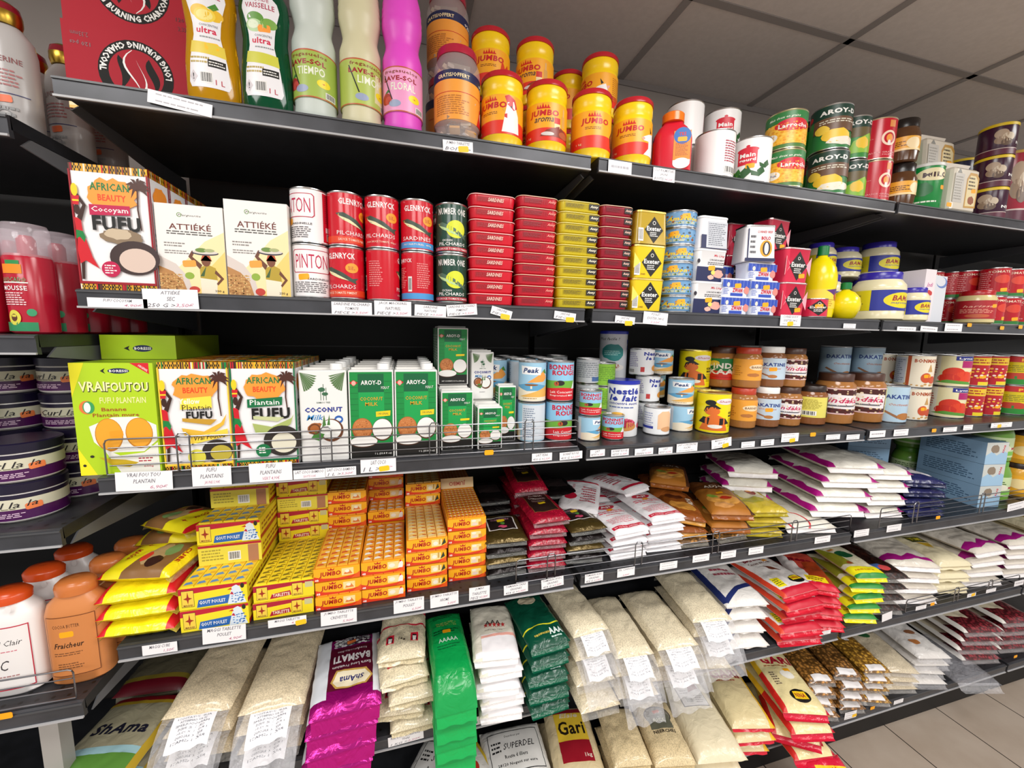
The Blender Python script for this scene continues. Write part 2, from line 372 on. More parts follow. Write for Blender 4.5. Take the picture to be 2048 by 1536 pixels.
# ================================================================ product builders (front faces -y, origin under the middle)
def front(w, d): return lambda x, y, o: (x - w / 2, -d / 2 - o, y)
def topf(w, d, h): return lambda x, y, o: (x - w / 2, y - d / 2, h + o)
def sidef(w, d): return lambda x, y, o: (w / 2 + o, x - d / 2, y)     # right-hand side
def sidel(w, d): return lambda x, y, o: (-w / 2 - o, d / 2 - x, y)
def carton(name, cat, w, d, h, col, art, side=None, top=None, sart=(), tart=(), lart=()):
    b = MB(); b.box(-w / 2, -d / 2, 0, w / 2, d / 2, h, col, top=top, side=side)
    b.decals(art, w, h, front(w, d))
    if sart: b.decals(sart, d, h, sidef(w, d))
    if lart: b.decals(lart, d, h, sidel(w, d))
    if tart: b.decals(tart, w, d, topf(w, d, h))
    return tag(b.obj(name), 'x', cat)
def cylmap(r, z0=0, sy=1):
    def f(x, y, o):
        a = (x - PI * r / 2) / r; o += .0001 + .003 * r; return ((r + o) * math.sin(a), -(r + o) * math.cos(a) * sy, z0 + y)
    return f
def can(name, r, h, col, art, cat='tin can', rim='m:silver', ribs=0, lid=None, easy=False):
    """a steel tin: printed wall, rolled rims, recessed lid"""
    root = MB(); q = .0022
    pr = [(r * .97, .0006, rim), (r, .0012, rim), (r, .0034, col)]
    if ribs:
        for i in range(ribs): z = h * (.25 + .5 * i / ribs); pr += [(r, z, col), (r - .0007, z + .002, col)]
    pr += [(r, h - .0034, rim), (r + .0004, h - .0026, rim)]
    lab = [p for p in pr if p[2] != rim]
    root.lathe([(r * .97, .0006, rim), (r, .0012, rim), (r, .0034, rim), (r - .0012, .0036, rim), (r - .0012, h - .0036, rim), (r, h - .0034, rim), (r + .0004, h - .0026, rim)], 36)
    o = whole(root, name, cat, 'can_wall')
    n = MB(); n.lathe([(r, .0034, col)] + [p for p in pr[3:] if p[2] == col and p[1] > .0034] + [(r, h - .0034, col)], 36); n.decals(art, PI * r, h - .007, cylmap(r, .0035), du=r * .15); n.obj('label', o); ROUND.add(o.name)
    b = MB(); b.lathe([(r - .0006, h - .003, rim), (r + .0006, h - .0016, rim), (r + .0004, h, rim), (r - .0012, h, rim), (r - .0014, h - .0028, lid or 'm:silver'), (r * .6, h - .0026, lid or 'm:silver'), (r * .58, h - .0034, lid or 'm:silver'), (.0002, h - .0034, lid or 'm:silver')], 36); b.obj('lid', o)
    return o
def plastic_can(name, r, h, col, art, lidcol, cat='tin can', lh=.012, lr=1.03):
    b = MB(); b.lathe([(r * .98, 0, col), (r, .002, col), (r, h - lh, col)], 36); b.decals(art, PI * r, h - lh, cylmap(r), du=r * .15)
    o = whole(b, name, cat, 'can_wall'); b = MB(); b.lathe([(r * lr, h - lh, lidcol), (r * lr, h - .002, lidcol), (r * lr - .002, h, lidcol), (r * .9, h - .0005, lidcol)], 36); b.obj('lid', o); ROUND.add(o.name); return o
def jar(name, prof, col, lab, z0, z1, art, lidcol, lr, lz0, lz1, cat='jar', sy=1, lr2=None, segs=32, sq=0):
    b = MB(); b.lathe([(r, z, col) for r, z in prof], segs, sy, sq=sq); o = whole(b, name, cat)
    if lab:
        rl = max(r0 + (r1 - r0) * (min(max(q, za), zb) - za) / max(zb - za, 1e-6) for (r0, za), (r1, zb) in zip(prof, prof[1:]) for q in (z0, (z0 + z1) / 2, z1) if za <= q <= zb) + .0006
        n = MB(); n.grid(lambda a, c: ((rl) * math.sin((a - .5) * 6.0), -(rl) * math.cos((a - .5) * 6.0) * sy, z0 + c * (z1 - z0)), 30, 1, lab)
        n.decals(art, PI * rl, z1 - z0, cylmap(rl, z0, sy), du=rl * .15); n.obj('label', o)
    elif art: pass
    if lidcol:
        n = MB(); lr2 = lr2 or lr; n.lathe([(lr, lz0, lidcol), (lr, lz0 + (lz1 - lz0) * .2, lidcol), (lr2, lz1 - .0025, lidcol), (lr2 - .002, lz1, lidcol), (lr2 * .8, lz1 - .0004, lidcol)], 32, sy); n.obj('lid', o)
    ROUND.add(o.name); return o
T = lambda txt, x, y, w_, h_, k, **o: ('t', txt, x, y, w_, h_, k, o)
# ---- shared little pictures
def kente(y0, y1, seed=0):
    ks = ['black', 'gold', 'red', 'dred', 'cream', 'green', 'yellow', 'brown']; rnd = random.Random(seed); out = [('r', 0, y0, 1, y1, 'gold')]; x = 0
    while x < .995:
        w_ = rnd.choice((.012, .02, .035)); 
        if w_ == .035 and x < .94:
            for i in range(3):
                for j in range(3):
                    if (i + j) % 2: out.append(('r', x + i * .016, y0 + (y1 - y0) * j / 3, x + (i + 1) * .016, y0 + (y1 - y0) * (j + 1) / 3, 'black'))
            x += .06; continue
        out.append(('r', x, y0, min(1, x + w_), y1, rnd.choice(ks))); x += w_
    return out
def palm(x, y, s, k='4a2418', W=1):
    out = [('p', [(x, y), (x + .03 * s, y), (x - .01 * s, y + .3 * s), (x + .02 * s, y + .62 * s), (x - .02 * s, y + .62 * s), (x - .05 * s, y + .3 * s)], k)]
    cx, cy = x, y + .62 * s
    for a in (10, 45, 80, 120, 160, 200, 235, -35, -10):
        a0 = math.radians(a); ex, ey = cx + .3 * s * math.cos(a0), cy + .17 * s * math.sin(a0) - .02 * s; nx, ny = -math.sin(a0) * .02 * s, math.cos(a0) * .02 * s
        mx, my = (cx + ex) / 2, (cy + ey) / 2 + .04 * s; out.append(('p', [(cx - nx, cy - ny), (mx - nx * 1.6, my - ny * 1.6), (ex, ey), (mx + nx * 1.6, my + ny * 1.6 + .01 * s), (cx + nx, cy + ny)], k))
    return out
def lady(x, y, s, dress='red'):
    k = '3a1d12'
    return [('p', [(x + .02 * s, y + .0 * s), (x + .06 * s, y), (x + .09 * s, y + .2 * s), (x + .04 * s, y + .25 * s)], k), ('p', [(x, y + .26 * s), (x + .02 * s, y + .14 * s), (x + .1 * s, y + .17 * s), (x + .28 * s, y + .1 * s), (x + .2 * s, y + .2 * s), (x + .13 * s, y + .36 * s), (x + .02 * s, y + .38 * s)], dress),
            ('p', [(x, y + .36 * s), (x + .05 * s, y + .38 * s), (x + .11 * s, y + .33 * s), (x + .13 * s, y + .38 * s), (x + .1 * s, y + .43 * s), (x + .01 * s, y + .45 * s)], 'green'), ('p', [(x + .01 * s, y + .44 * s), (x + .1 * s, y + .43 * s), (x + .09 * s, y + .54 * s), (x, y + .55 * s)], dress),
            ('p', [(x + .04 * s, y + .55 * s), (x + .1 * s, y + .52 * s), (x + .18 * s, y + .66 * s), (x + .07 * s, y + .77 * s), (x + .04 * s, y + .75 * s), (x + .13 * s, y + .66 * s)], k), ('e', x + .05 * s, y + .62 * s, .04 * s, .045 * s, k), ('p', [(x, y + .66 * s), (x + .08 * s, y + .66 * s), (x + .1 * s, y + .74 * s), (x, y + .74 * s)], dress), ('e', x + .04 * s, y + .79 * s, .045 * s, .055 * s, 'yellow'), ('r', x, y + .69 * s, x + .09 * s, y + .705 * s, 'yellow')]
def blob(x, y, w_, h_, k, n=22, sd=1):
    rnd = random.Random(sd); return ('p', [(x + w_ / 2 * math.cos(a * 2 * PI / n) * rnd.uniform(.86, 1.08), y + h_ / 2 * math.sin(a * 2 * PI / n) * rnd.uniform(.84, 1.1)) for a in range(n)], k)
def coconuts(y, s=1):
    return [('e', .27, y + .13 * s, .24, .11 * s, 'a85a2a'), ('e', .27, y + .14 * s, .22, .095 * s, 'c47a42'), ('dots', .1, y + .07 * s, .44, y + .22 * s, 7, 6, .0012, ['8a4520', 'd8935c']), ('e', .75, y + .115 * s, .25, .115 * s, '5a3018'), ('e', .745, y + .12 * s, .235, .105 * s, 'white'), ('e', .3, y + .0 * s, .33, .06 * s, '4a2814'), ('e', .3, y + .004 * s, .32, .053 * s, 'white')]
def aroy(big=True):
    a = [('r', 0, 0, 1, .17, 'black'), ('r', .2, .2, .8, .985, '17a04e'), ('r', 0, .17, 1, .99, '128a3f'), ('r', .2, .3, .8, .8, '17a04e'), ('r', .19, .76, .8, .97, '0c6038')]
    for i in range(9): a += [('r', .01, .36 + i * .065, .19, .364 + i * .065, '0e6a34'), ('r', .81, .36 + i * .065, .99, .364 + i * .065, '0e6a34')]
    a += coconuts(.19, 1.15) + [('p', [(0, .87), (.09, .9), (.19, .87), (.09, .83)], 'red'), ('e', .095, .865, .05, .026, 'e8b0a0'), T('AROY-D', .5, .87, .48, .05, 'white', b=.03), T('YOU-T', .83, .81, .2, .03, 'white', s=.3), T('COCONUT', .5, .685, .54, .042, 'gold'), T('MILK', .5, .625, .3, .042, 'gold')]
    if big: a += [('p', [(.6, .475), (.94, .485), (.95, .545), (.6, .535)], 'yellow'), T('ORIGINAL', .77, .51, .27, .026, '0c6038', s=.2), T('1 L (33.8 fl oz)', .76, .04, .4, .028, 'white')]
    else: a += [('p', [(.6, .505), (.9, .51), (.91, .545), (.6, .54)], 'yellow'), T('NET CONTENTS 16.9 fl oz (500 mL)', .5, .05, .8, .03, 'white')]
    return a
def fufu(kind):
    c = {'c': 'dred', 'y': 'ffd23a', 'g': '0a7040'}[kind]; s = {'c': 11, 'y': 5, 'g': 8}[kind]
    a = [('r', .02, .06, .98, .94, 'f1eff0')] + kente(.94, 1, s) + kente(0, .045, s + 1) + [('r', 0, .045, 1, .065, c), ('r', 0, .05, .018, .95, c), ('r', .982, .05, 1, .95, c)]
    a += [blob(.52, .77, .68, .26, 'ff9c38', 26, s), *palm(.86, .5, .55), T('AFRICAN', .5, .83, .5, .062, '1c7a3e', b=.03), T('BEAUTY', .52, .745, .36, .052, 'e8481c', b=.03), *lady(.02, .08, .9)]
    if kind == 'c': a += [('p', [(.22, .6), (.74, .615), (.74, .69), (.22, .685)], 'c0124c'), T('Cocoyam', .48, .645, .47, .055, 'white'), T('FUFU', .55, .54, .62, .12, 'black', b=.06), blob(.6, .44, .56, .13, '8a755c', 28, 3), blob(.56, .46, .36, .09, 'c9b69a', 22, 4), ('e', .75, .27, .33, .14, '3c2a28'), ('e', .78, .25, .24, .1, 'd9c2b4'), ('e', .42, .17, .12, .065, 'c0124c'), ('lines', .34, .13, .5, .21, 4, 'white')]
    if kind == 'y': a += [('p', [(.28, .57), (.74, .58), (.74, .69), (.3, .67)], 'ffe24a'), T('Yellow', .42, .645, .3, .05, 'white', b=.02), T('Plantain', .52, .585, .42, .055, 'black', b=.0), T('FUFU', .55, .515, .38, .07, 'black', b=.06), ('p', [(.28, .4), (.6, .36), (.86, .44), (.95, .52), (.9, .42), (.62, .3), (.32, .32)], 'e8b93a'), ('p', [(.3, .46), (.7, .42), (.8, .47), (.3, .49)], 'c99a2e'), ('p', [(.38, .24), (.95, .31), (.95, .38), (.4, .31)], 'ffd84a'), T('Vrai Foutou', .68, .31, .46, .045, 'black', s=.3, rot=6), ('e', .78, .17, .23, .11, '2c2420'), ('e', .83, .15, .16, .075, 'b9a83a'), ('e', .47, .12, .13, .075, 'd8d048')]
    if kind == 'g': a += [('p', [(.24, .57), (.78, .59), (.79, .67), (.24, .65)], '0a7040'), T('Plantain', .51, .62, .46, .05, 'white'), T('FUFU', .6, .51, .6, .11, 'black', b=.06), ('p', [(.3, .42), (.6, .38), (.92, .46), (.96, .5), (.9, .4), (.6, .3), (.34, .33)], 'a9b86a'), ('p', [(.32, .46), (.7, .43), (.8, .47), (.32, .49)], 'c8cf9a'), ('e', .76, .24, .3, .15, '2c2622'), ('e', .78, .22, .2, .1, 'dcd8c4'), ('e', .45, .15, .12, .065, '0a7040'), ('lines', .38, .12, .52, .19, 3, 'white')]
    return a
AW, AD, AH = .118, .0605, .218
def fufu_box(kind, side, top): return carton('fufu_box', 'food box', AW, AD, AH, side, fufu(kind), side='f1eff0', top=top, sart=kente(.94, 1, 3) + [blob(.5, .8, .7, .2, 'ff9c38', 20, 5), T('FUFU', .5, .6, .6, .07, 'black', b=.04), ('lines', .1, .2, .9, .5, 7, 'grey'), ('r', .96, 0, 1, 1, side), ('r', 0, 0, .04, 1, side)], tart=kente(.0, .3, 9) + [blob(.35, .62, .4, .5, 'ff9c38', 16, 2), T('FUFU', .7, .6, .35, .3, 'white', b=.05)])
# ================================================================ the top shelf
def stack_word(i, n):
    if n == 1: return ''
    if i == n - 1: return 'topmost of its stack'
    if i == 0: return 'lowest of its stack'
    return ['second', 'third', 'fourth', 'fifth', 'sixth', 'seventh', 'eighth', 'ninth', 'tenth'][i - 1] + ' from the bottom of its stack'
# charcoal boxes
def flame(x, y, w_, h_, k, ph=0):
    L_ = [(x - w_ * math.sin(PI * (i / 10) ** .8) * .5 + w_ * .35 * math.sin(i / 10 * 5 + ph), y + h_ * i / 10) for i in range(11)]; R2 = [(x + w_ * math.sin(PI * (i / 10) ** .8) * .5 + w_ * .35 * math.sin(i / 10 * 5 + ph), y + h_ * i / 10) for i in range(10, 0, -1)]
    return ('p', L_ + R2, k)
def charcoal(flip):
    w_, d, h = .225, .2, .157
    art = [('p', [(0, 1), (1, 1), (1, .84), (.5, .8), (0, .66)], 'f2c24a'), ('p', [(0, .94), (.5, .9), (1, .97), (1, .93), (.5, .86), (0, .84)], 'fbe6b0'), ('p', [(0, .72), (.5, .84), (1, .88), (1, .86), (.5, .82), (0, .69)], '6a1a18')]
    art += [('e', .5, .5, .275, .395, 'black/0.75'), ('e', .5, .5, .2, .287, 'b50e28/0.7')]
    art += [T('LONG BURNING CHARCOAL', .5, .5, .76, .075, 'white', arc=-.0535, b=.05), T('GOLD RIVER', .5, .5, .32, .07, 'white', arc=.0535, b=.05)]
    art += [flame(.38, .3, .07, .4, 'black/0.75', 1), flame(.6, .3, .07, .4, 'black/0.75', 2), flame(.5, .22, .12, .54, 'white', .5), flame(.5, .225, .1, .5, 'b50e28/0.7', .5), ('e', .13, .76, .065, .115, '8a5a1e'), ('e', .13, .76, .055, .1, 'fbe6b0'), T('20%', .13, .76, .06, .07, '6a1a18'), ('e', .88, .83, .055, .1, 'fbe6b0'), T('25', .88, .83, .04, .06, '6a1a18'), T('120 pcs', .88, .24, .14, .06, '6a0c18', b=.02), T('2.33mm', .88, .14, .12, .05, '6a0c18', b=0), ('st', .55, .72)]
    if flip:
        art = [('r', .0, .0, 1, .0, 'red')] + [flipit(a) for a in art]
    return carton('charcoal_box', 'box', w_, d, h, 'b50e28/0.7', art, side='b50e28/0.7', top='b50e28/0.7')
def flipit(a):
    t = a[0]
    if t == 'p': return ('p', [(1 - x, 1 - y) for x, y in a[1]], a[2])
    if t == 'r': return ('r', 1 - a[3], 1 - a[4], 1 - a[1], 1 - a[2], a[5])
    if t == 'e': return ('e', 1 - a[1], 1 - a[2], *a[3:])
    if t == 't': o = dict(a[7]); o['rot'] = o.get('rot', 0) + 180; return ('t', a[1], 1 - a[2], 1 - a[3], *a[4:7], o)
    if t == 'st': return ('st', 1 - a[1], 1 - a[2], *a[3:])
    return a
c1 = charcoal(True); put(c1, .058, .222, S[1] + .001, 1, 'red charcoal box with ringed flame badge, lower of two on the top shelf')
c2 = charcoal(False); put(c2, .06, .226, S[1] + .1585, 1, 'red charcoal box stacked on another, cut off by the picture top')
# dish soap bottles
def soap(liquid, capc, fruit, ul):
    H = .262
    prof = [(.03, 0), (.042, .003), (.044, .02), (.044, .07), (.0405, .105), (.0385, .13), (.041, .155), (.0435, .178), (.041, .2), (.03, .222), (.016, .236), (.013, .244)]
    b = MB(); b.lathe([(r, z, liquid) for r, z in prof], 36, .62); o = whole(b, 'dish_soap_bottle', 'bottle')
    def rad(z):
        for (r0, z0), (r1, z1) in zip(prof, prof[1:]):
            if z0 <= z <= z1: return r0 + (r1 - r0) * (z - z0) / (z1 - z0)
        return .04
    def mp(x, y, o_):
        z = .022 + y; r = rad(z) + .0007 + o_; a = (x - .037) / .0415 * 1.0; return (r * math.sin(a), -r * math.cos(a) * .62, z)
    W, H2 = .074, .178
    edge = [(.1, 0), (.9, 0), (.96, .05), (.9, .25), (.8, .5), (.86, .7), (.95, .85), (.9, .93), (.7, 1), (.3, 1), (.1, .93), (.05, .85), (.14, .7), (.2, .5), (.1, .25), (.04, .05)]
    art = [('p', edge, 'f0eff2'), T('LIQUIDE', .5, .93, .42, .035, 'b0284c', b=.01), T('VAISSELLE', .5, .875, .66, .05, 'b0284c', b=.02), *fruit, T('CONCENTRE', .55, .6, .42, .022, '707078'), T('ultra', .5, .55, .44, .06, 'd81c48', b=.03), ('lines', .35, .47, .8, .5, 1, 'grey'), ('p', [(.11, .33), (.89, .31), (.87, .42), (.14, .44)], 'e8cf4a' if ul else 'd3d24a'), ('lines', .12, .22, .6, .3, 2, 'b8a04a'), ('r', .5, .2, .86, .27, 'black'), ('lines', .52, .21, .84, .26, 2, 'white'), ('p', [(.17, .04), (.27, .1), (.17, .16), (.07, .1)], 'd8d0d4'), T('!', .17, .1, .03, .06, 'black'), ('bc', .32, .04, .58, .15), T('1 L', .72, .06, .18, .05, 'c04050')]
    n = MB(); n.decals(art, W, H2, mp, du=.008, dv=.012); n.obj('label', o)
    n = MB(); n.lathe([(.014, .242, capc), (.0145, .262, capc), (.01, .268, capc), (.008, .28, capc), (.003, .284, capc)], 20); n.obj('cap', o)
    return o
lem = [('e', .38, .72, .22, .06, 'f5c832'), ('e', .7, .7, .2, .055, 'f0c020'), ('e', .48, .69, .24, .065, 'f8d84a'), ('e', .48, .69, .18, .048, 'fbe98a'), ('p', [(.55, .76), (.72, .81), (.8, .77), (.68, .74)], '4a8a2a'), ('st', .6, .4, 'ffc832')]
ap = [('e', .38, .76, .2, .055, '5f9a34'), ('e', .35, .69, .22, .06, 'b9d8a0'), ('e', .7, .72, .2, .05, '7fae4a'), ('e', .32, .7, .14, .04, 'e4efd0'), ('st', .58, .67, 'ffa23c')]
put(soap('g:e0a410', 'e0a410', lem, 1), atY(426, 120, .035).x, .036, S[1] + .0005, 2, 'amber yellow dish soap bottle with lemon label')
put(soap('g:0a5a38', '0a5a38', ap, 0), atY(533, 120, .035).x, .036, S[1] + .0005, -2, 'dark green dish soap bottle with apple label')
# ribbed floor cleaner bottles
def lavesol(liq, lab, title, pic, rot):
    prof = [(.028, 0), (.038, .003), (.0405, .012), (.0385, .03), (.0405, .036), (.0405, .125), (.041, .13), (.0405, .145), (.035, .163), (.0335, .172), (.036, .186), (.0405, .203), (.041, .215), (.04, .22), (.041, .225), (.0395, .232), (.0402, .238), (.0382, .246), (.0386, .252), (.034, .27), (.022, .295), (.014, .31), (.014, .322)]
    art = [('r', -.5, 0, 1.5, 1, lab), ('r', -.5, 0, 1.5, .025, 'c05a3a'), ('r', -.5, .97, 1.5, 1, 'c05a3a'), T('fregasuelos', .5, .88, .56, .1, '8a3a1a', arc=.0, b=.02), T('LAVE-SOL', .48, .74, .56, .11, 'dred', b=.05), T(title, .54, .56, .4, .17, 'eef2dc', b=.02)] + pic + [('p', [(.2, .84), (.22, .84), (.37, .27), (.35, .27)], '181818'), ('e', .4, .18, .1, .08, '9aa6c4'), ('e', .72, .33, .1, .09, 'f7e21c'), T('+', .72, .33, .06, .03, 'red'), ('bc', .74, .04, .92, .18)]
    b = MB(); b.lathe([(r, z, liq) for r, z in prof], 40); o = whole(b, 'floor_cleaner_bottle', 'bottle')
    n = MB(); rl = .0412; n.lathe([(rl, .034, lab), (rl, .12, lab)], 40); n.decals(art, PI * rl, .086, cylmap(rl, .034), du=.006); n.obj('label', o)
    n = MB(); n.lathe([(.0155, .318, 'white'), (.0155, .34, 'white'), (.012, .343, 'white')], 20); n.obj('cap', o)
    return o
pr = [('e', .24, .3, .1, .13, 'a83230'), ('e', .28, .26, .07, .09, 'c84a44'), ('p', [(.2, .42), (.28, .5), (.33, .44)], '3a7a3a')]
put(lavesol('cdd6ce', 'a5bd52', 'TIEMPO', pr, 0), atY(630, 150, .05).x, .05, S[1] + .0005, -8, 'greyish white ribbed floor cleaner bottle with green label')
put(lavesol('d8d2ac', 'b2c45a', 'LIMON', [('p', [(.6, .15), (.92, .12), (.94, .75), (.62, .78)], 'e0dca8'), ('e', .78, .5, .08, .12, 'e8d86a')], 0), atY(722, 150, .05).x, .05, S[1] + .0005, 24, 'pale cream ribbed floor cleaner bottle between grey and pink ones')
put(lavesol('e84ccc', 'f0a0cc', 'FLORAL', pr, 0), atY(805, 150, .05).x, .05, S[1] + .0005, -6, 'bright pink ribbed floor cleaner bottle')
# clear jars of wrapped cubes
def cubejar():
    prof = [(.044, 0), (.05, .004), (.051, .014), (.0475, .02), (.0475, .03), (.0505, .034), (.0505, .135), (.051, .145), (.05, .155), (.045, .168), (.041, .174), (.041, .18)]
    b = MB(); b.lathe([(r, z, 'c:f0e4e0') for r, z in prof], 40); o = whole(b, 'cube_jar', 'jar')
    n = MB(); rnd = random.Random(4)
    for i in range(70):
        z = .006 + (i % 14) * .0112; a = rnd.random() * 2 * PI; r = .036 + rnd.random() * .003; Tm = Matrix.Translation((r * math.cos(a), r * math.sin(a), z)) @ Matrix.Rotation(rnd.random() * 3, 4, 'Z') @ Matrix.Rotation(rnd.random() * .8, 4, 'X')
        n.box(-.011, -.007, 0, .011, .007, .008, rnd.choice(['b09a80', '8a7468', 'd8a24a', 'c8b8a4']), T=Tm)
    n.box(-.024, -.024, .002, .024, .024, .16, '6a5244'); n.obj('wrapped_cubes', o)
    rl = .0512; n = MB(); n.lathe([(rl, .036, 'lorange'), (rl, .115, 'lorange'), (rl, .115, 'navy'), (rl, .134, 'navy')], 40)
    n.decals([T('GRATIS/OFFERT', .38, .89, .46, .08, 'f7e2b0', b=.03), T('+20%', .9, .86, .2, .09, 'white', b=.03), ('r', 0, .55, .9, .56, 'red'), ('lines', .12, .1, .62, .5, 9, 'c07830'), ('p', [(.75, 0), (1.3, 0), (1.3, .7), (.85, .4)], 'red'), ('e', .9, .25, .06, .1, 'f0d8c0')], PI * rl, .098, cylmap(rl, .036), du=.007); n.obj('label', o)
    n = MB(); n.lathe([(.0445, .172, 'b0203c/0.2'), (.0445, .186, 'b0203c/0.2'), (.043, .189, 'b0203c/0.2'), (.036, .1885, 'b0203c/0.2')], 32); n.obj('lid', o)
    return o
cj = cubejar(); xj = atY(914, 175, .06).x
put(cj, xj, .058, S[1] + .0005, 4, 'clear red-lidded jar of wrapped cubes standing at the shelf front')
put(cj, atY(893, 200, .17).x, .172, S[1] + .0005, 30, 'clear jar of wrapped cubes underneath another, behind the front jar')
put(cj, atY(896, 100, .17).x, .172, S[1] + .191, -10, 'clear red-lidded jar of cubes set on top of another jar')
# yellow seasoning tubs
def tub(pic, sub):
    H = .165; r = .0485
    prof = [(.044, .0), (.0465, .002), (.0475, .02), (r, .022), (r, .11), (.0465, .118), (.0455, .122), (.0475, .128), (.0475, .146), (.0455, .153)]
    b = MB(); b.lathe([(q, z, 'f8cf14/0.25') for q, z in prof], 40)
    art = [('r', -.5, .0, 1.5, 1, 'f6ab1c'), ('p', [(-.5, 0), (1.5, 0), (1.5, .3), (.9, .36), (.2, .33), (-.5, .3)], 'e2301c')] + [('p', [(.34 + .04 * i, .86), (.36 + .04 * i, .99 if i == 2 else .95), (.38 + .04 * i, .86)], 'd01c14') for i in range(5)] + [('r', .35, .84, .55, .87, 'd01c14'), T('JUMBO', .46, .71, .46, .2, 'c4141c', b=.05, s=.1), *sub, T('1 kg', .2, .12, .1, .07, 'f7d8a0')] + pic + [('lines', 1.05, .2, 1.35, .9, 12, 'c07820')]
    b.decals(art, PI * r, .086, cylmap(r, .023), du=.007)
    o = whole(b, 'seasoning_tub', 'tub')
    n = MB(); n.lathe([(.0485, .15, 'b8202c/0.22'), (.0485, .159, 'b8202c/0.22'), (.046, .163, 'b8202c/0.22'), (.042, .162, 'b8202c/0.22')], 36); n.obj('lid', o); ROUND.add(o.name)
    return o
sk = [('lines', .3, .5, .6, .58, 2, '8a4a14')]
hen = [('p', [(.62, .05), (.9, .05), (.88, .5), (.8, .85), (.7, .8), (.66, .45)], 'white'), ('p', [(.66, .95), (.72, 1.0), (.82, .9), (.86, .7), (.8, .62), (.7, .75)], 'red'), ('e', .76, .7, .012, .03, 'black'), ('p', [(.66, .55), (.62, .62), (.68, .66)], 'gold'), ('p', [(.66, .5), (.7, .52), (.7, .4), (.66, .42)], 'red')]
bot = [('r', .75, .4, .82, .7, 'd8a050'), ('r', .77, .7, .8, .9, 'e0b070'), ('r', .62, .45, .72, .62, 'd02418'), ('r', .62, .35, .72, .46, 'f0d8a0'), ('p', [(.4, .12), (.95, .1), (.93, .26), (.7, .4), (.5, .28)], '8a3420'), ('e', .52, .18, .1, .05, 'd8d0cc'), ('e', .8, .2, .1, .09, 'b85a34')]
cray = [('p', [(.75, .4), (.9, .75), (.98, .7), (.95, .1), (.78, .12)], '5a2a1c'), ('p', [(.8, .42), (.9, .65), (.9, .2)], 'e0721c')]
goat = [('p', [(.7, .0), (.98, .0), (.96, .45), (.92, .66), (.8, .6), (.66, .48), (.7, .4), (.8, .4), (.8, .2)], 'white'), ('e', .69, .46, .03, .04, 'e0a08a'), ('p', [(.84, .64), (.82, .82), (.88, .68)], 'black'), ('p', [(.94, .6), (1.0, .62), (.96, .5)], 'e8a8a0')]
fire = [('p', [(.62, .4), (.66, .75), (.72, .55), (.78, .7), (.84, .4)], 'd83a14')]
tubs = [tub(hen, sk), tub(bot, [T('aroma', .46, .55, .3, .11, '2a1a3a', s=.3)]), tub(cray, sk), tub(goat, sk), tub(fire, sk)]
tx = [(1004, 280, .007, 0, -34, 'yellow seasoning tub with red lid and a white rooster, at the front'), (1093, 298, .006, 1, -12, 'yellow seasoning tub showing bottles and vegetables, in the front row'), (1183, 312, .005, 2, 6, 'yellow seasoning tub with crayfish print, third in the front row'), (1266, 322, .004, 3, -14, 'yellow seasoning tub with a white goat, right end of the front row')]
for u, v, Y, k, rz, lab in tx: put(tubs[k], atY(u, 230, Y + .049).x, Y + .049, S[1] + .0005, rz + 10, lab, sc_=(1, 1, .94))
for u, v, Y, k, rz, lab in [(981, 120, .112, 4, 5, 'on top of a hidden tub behind the rooster tub'), (1070, 120, .112, 1, -20, 'raised in the back row over the bottle-print tub'), (1137, 160, .2, 2, -30, 'raised farthest back between its neighbours'), (1199, 170, .112, 3, -60, 'raised at the right end of the back row')]:
    x = atY(u, v, Y + .048).x
    put(tubs[k], x, Y + .048, S[1] + .0005, rz, 'yellow red-lidded seasoning tub standing under the one ' + lab.replace('on top of a hidden tub ', '').replace('raised ', ''), sc_=(1, 1, .94))
    put(tubs[k], x, Y + .048, S[1] + .156, rz, 'yellow red-lidded seasoning tub ' + lab, sc_=(1, 1, .94))
# food colouring bottle
b = MB(); b.lathe([(.042, 0, 'd42034/0.25'), (.048, .004, 'd42034/0.25'), (.048, .09, 'd42034/0.25'), (.046, .105, 'd42034/0.25'), (.036, .125, 'd42034/0.25'), (.025, .138, 'd42034/0.25'), (.024, .145, 'd42034/0.25')], 40, .7, sq=3.2); o = whole(b, 'food_colour_bottle', 'bottle')
n = MB(); yy = -.048 * .7 * 1.0
n.decals([('r', .5, .12, .98, .9, 'orange'), ('r', .5, .12, .98, .2, 'white'), ('e', .74, .12, .24, .13, 'white'), ('e', .74, .78, .24, .2, '1c68b8'), T('TRS', .74, .82, .2, .09, 'c01830', b=.05), ('st', .74, .7, 'stick', 0), ('lines', .56, .3, .92, .62, 10, '9a4a1c')], .085, .112, lambda x, y, o_: (x - .0425, yy - .0006 - o_, .006 + y)); n.obj('label', o)
n = MB(); n.lathe([(.027, .143, 'f07a1c/0.25'), (.027, .165, 'f07a1c/0.25'), (.024, .168, 'f07a1c/0.25')], 28); n.obj('cap', o)
n = MB(); n.decals([('r', .1, .15, .9, .75, 'orange'), ('p', [(.1, .75), (.9, .75), (.7, .95), (.3, .95)], '1c5aa8'), ('lines', .16, .2, .84, .7, 10, '9a4a1c')], .05, .112, lambda x, y, o_: (-.0486 - o_, .025 - x, .006 + y)); n.obj('label', o)
put(o, atY(1346, 270, .045).x, .048, S[1] + .0005, -28, 'red food colouring bottle with orange cap and label', sc_=(1, 1, .88))
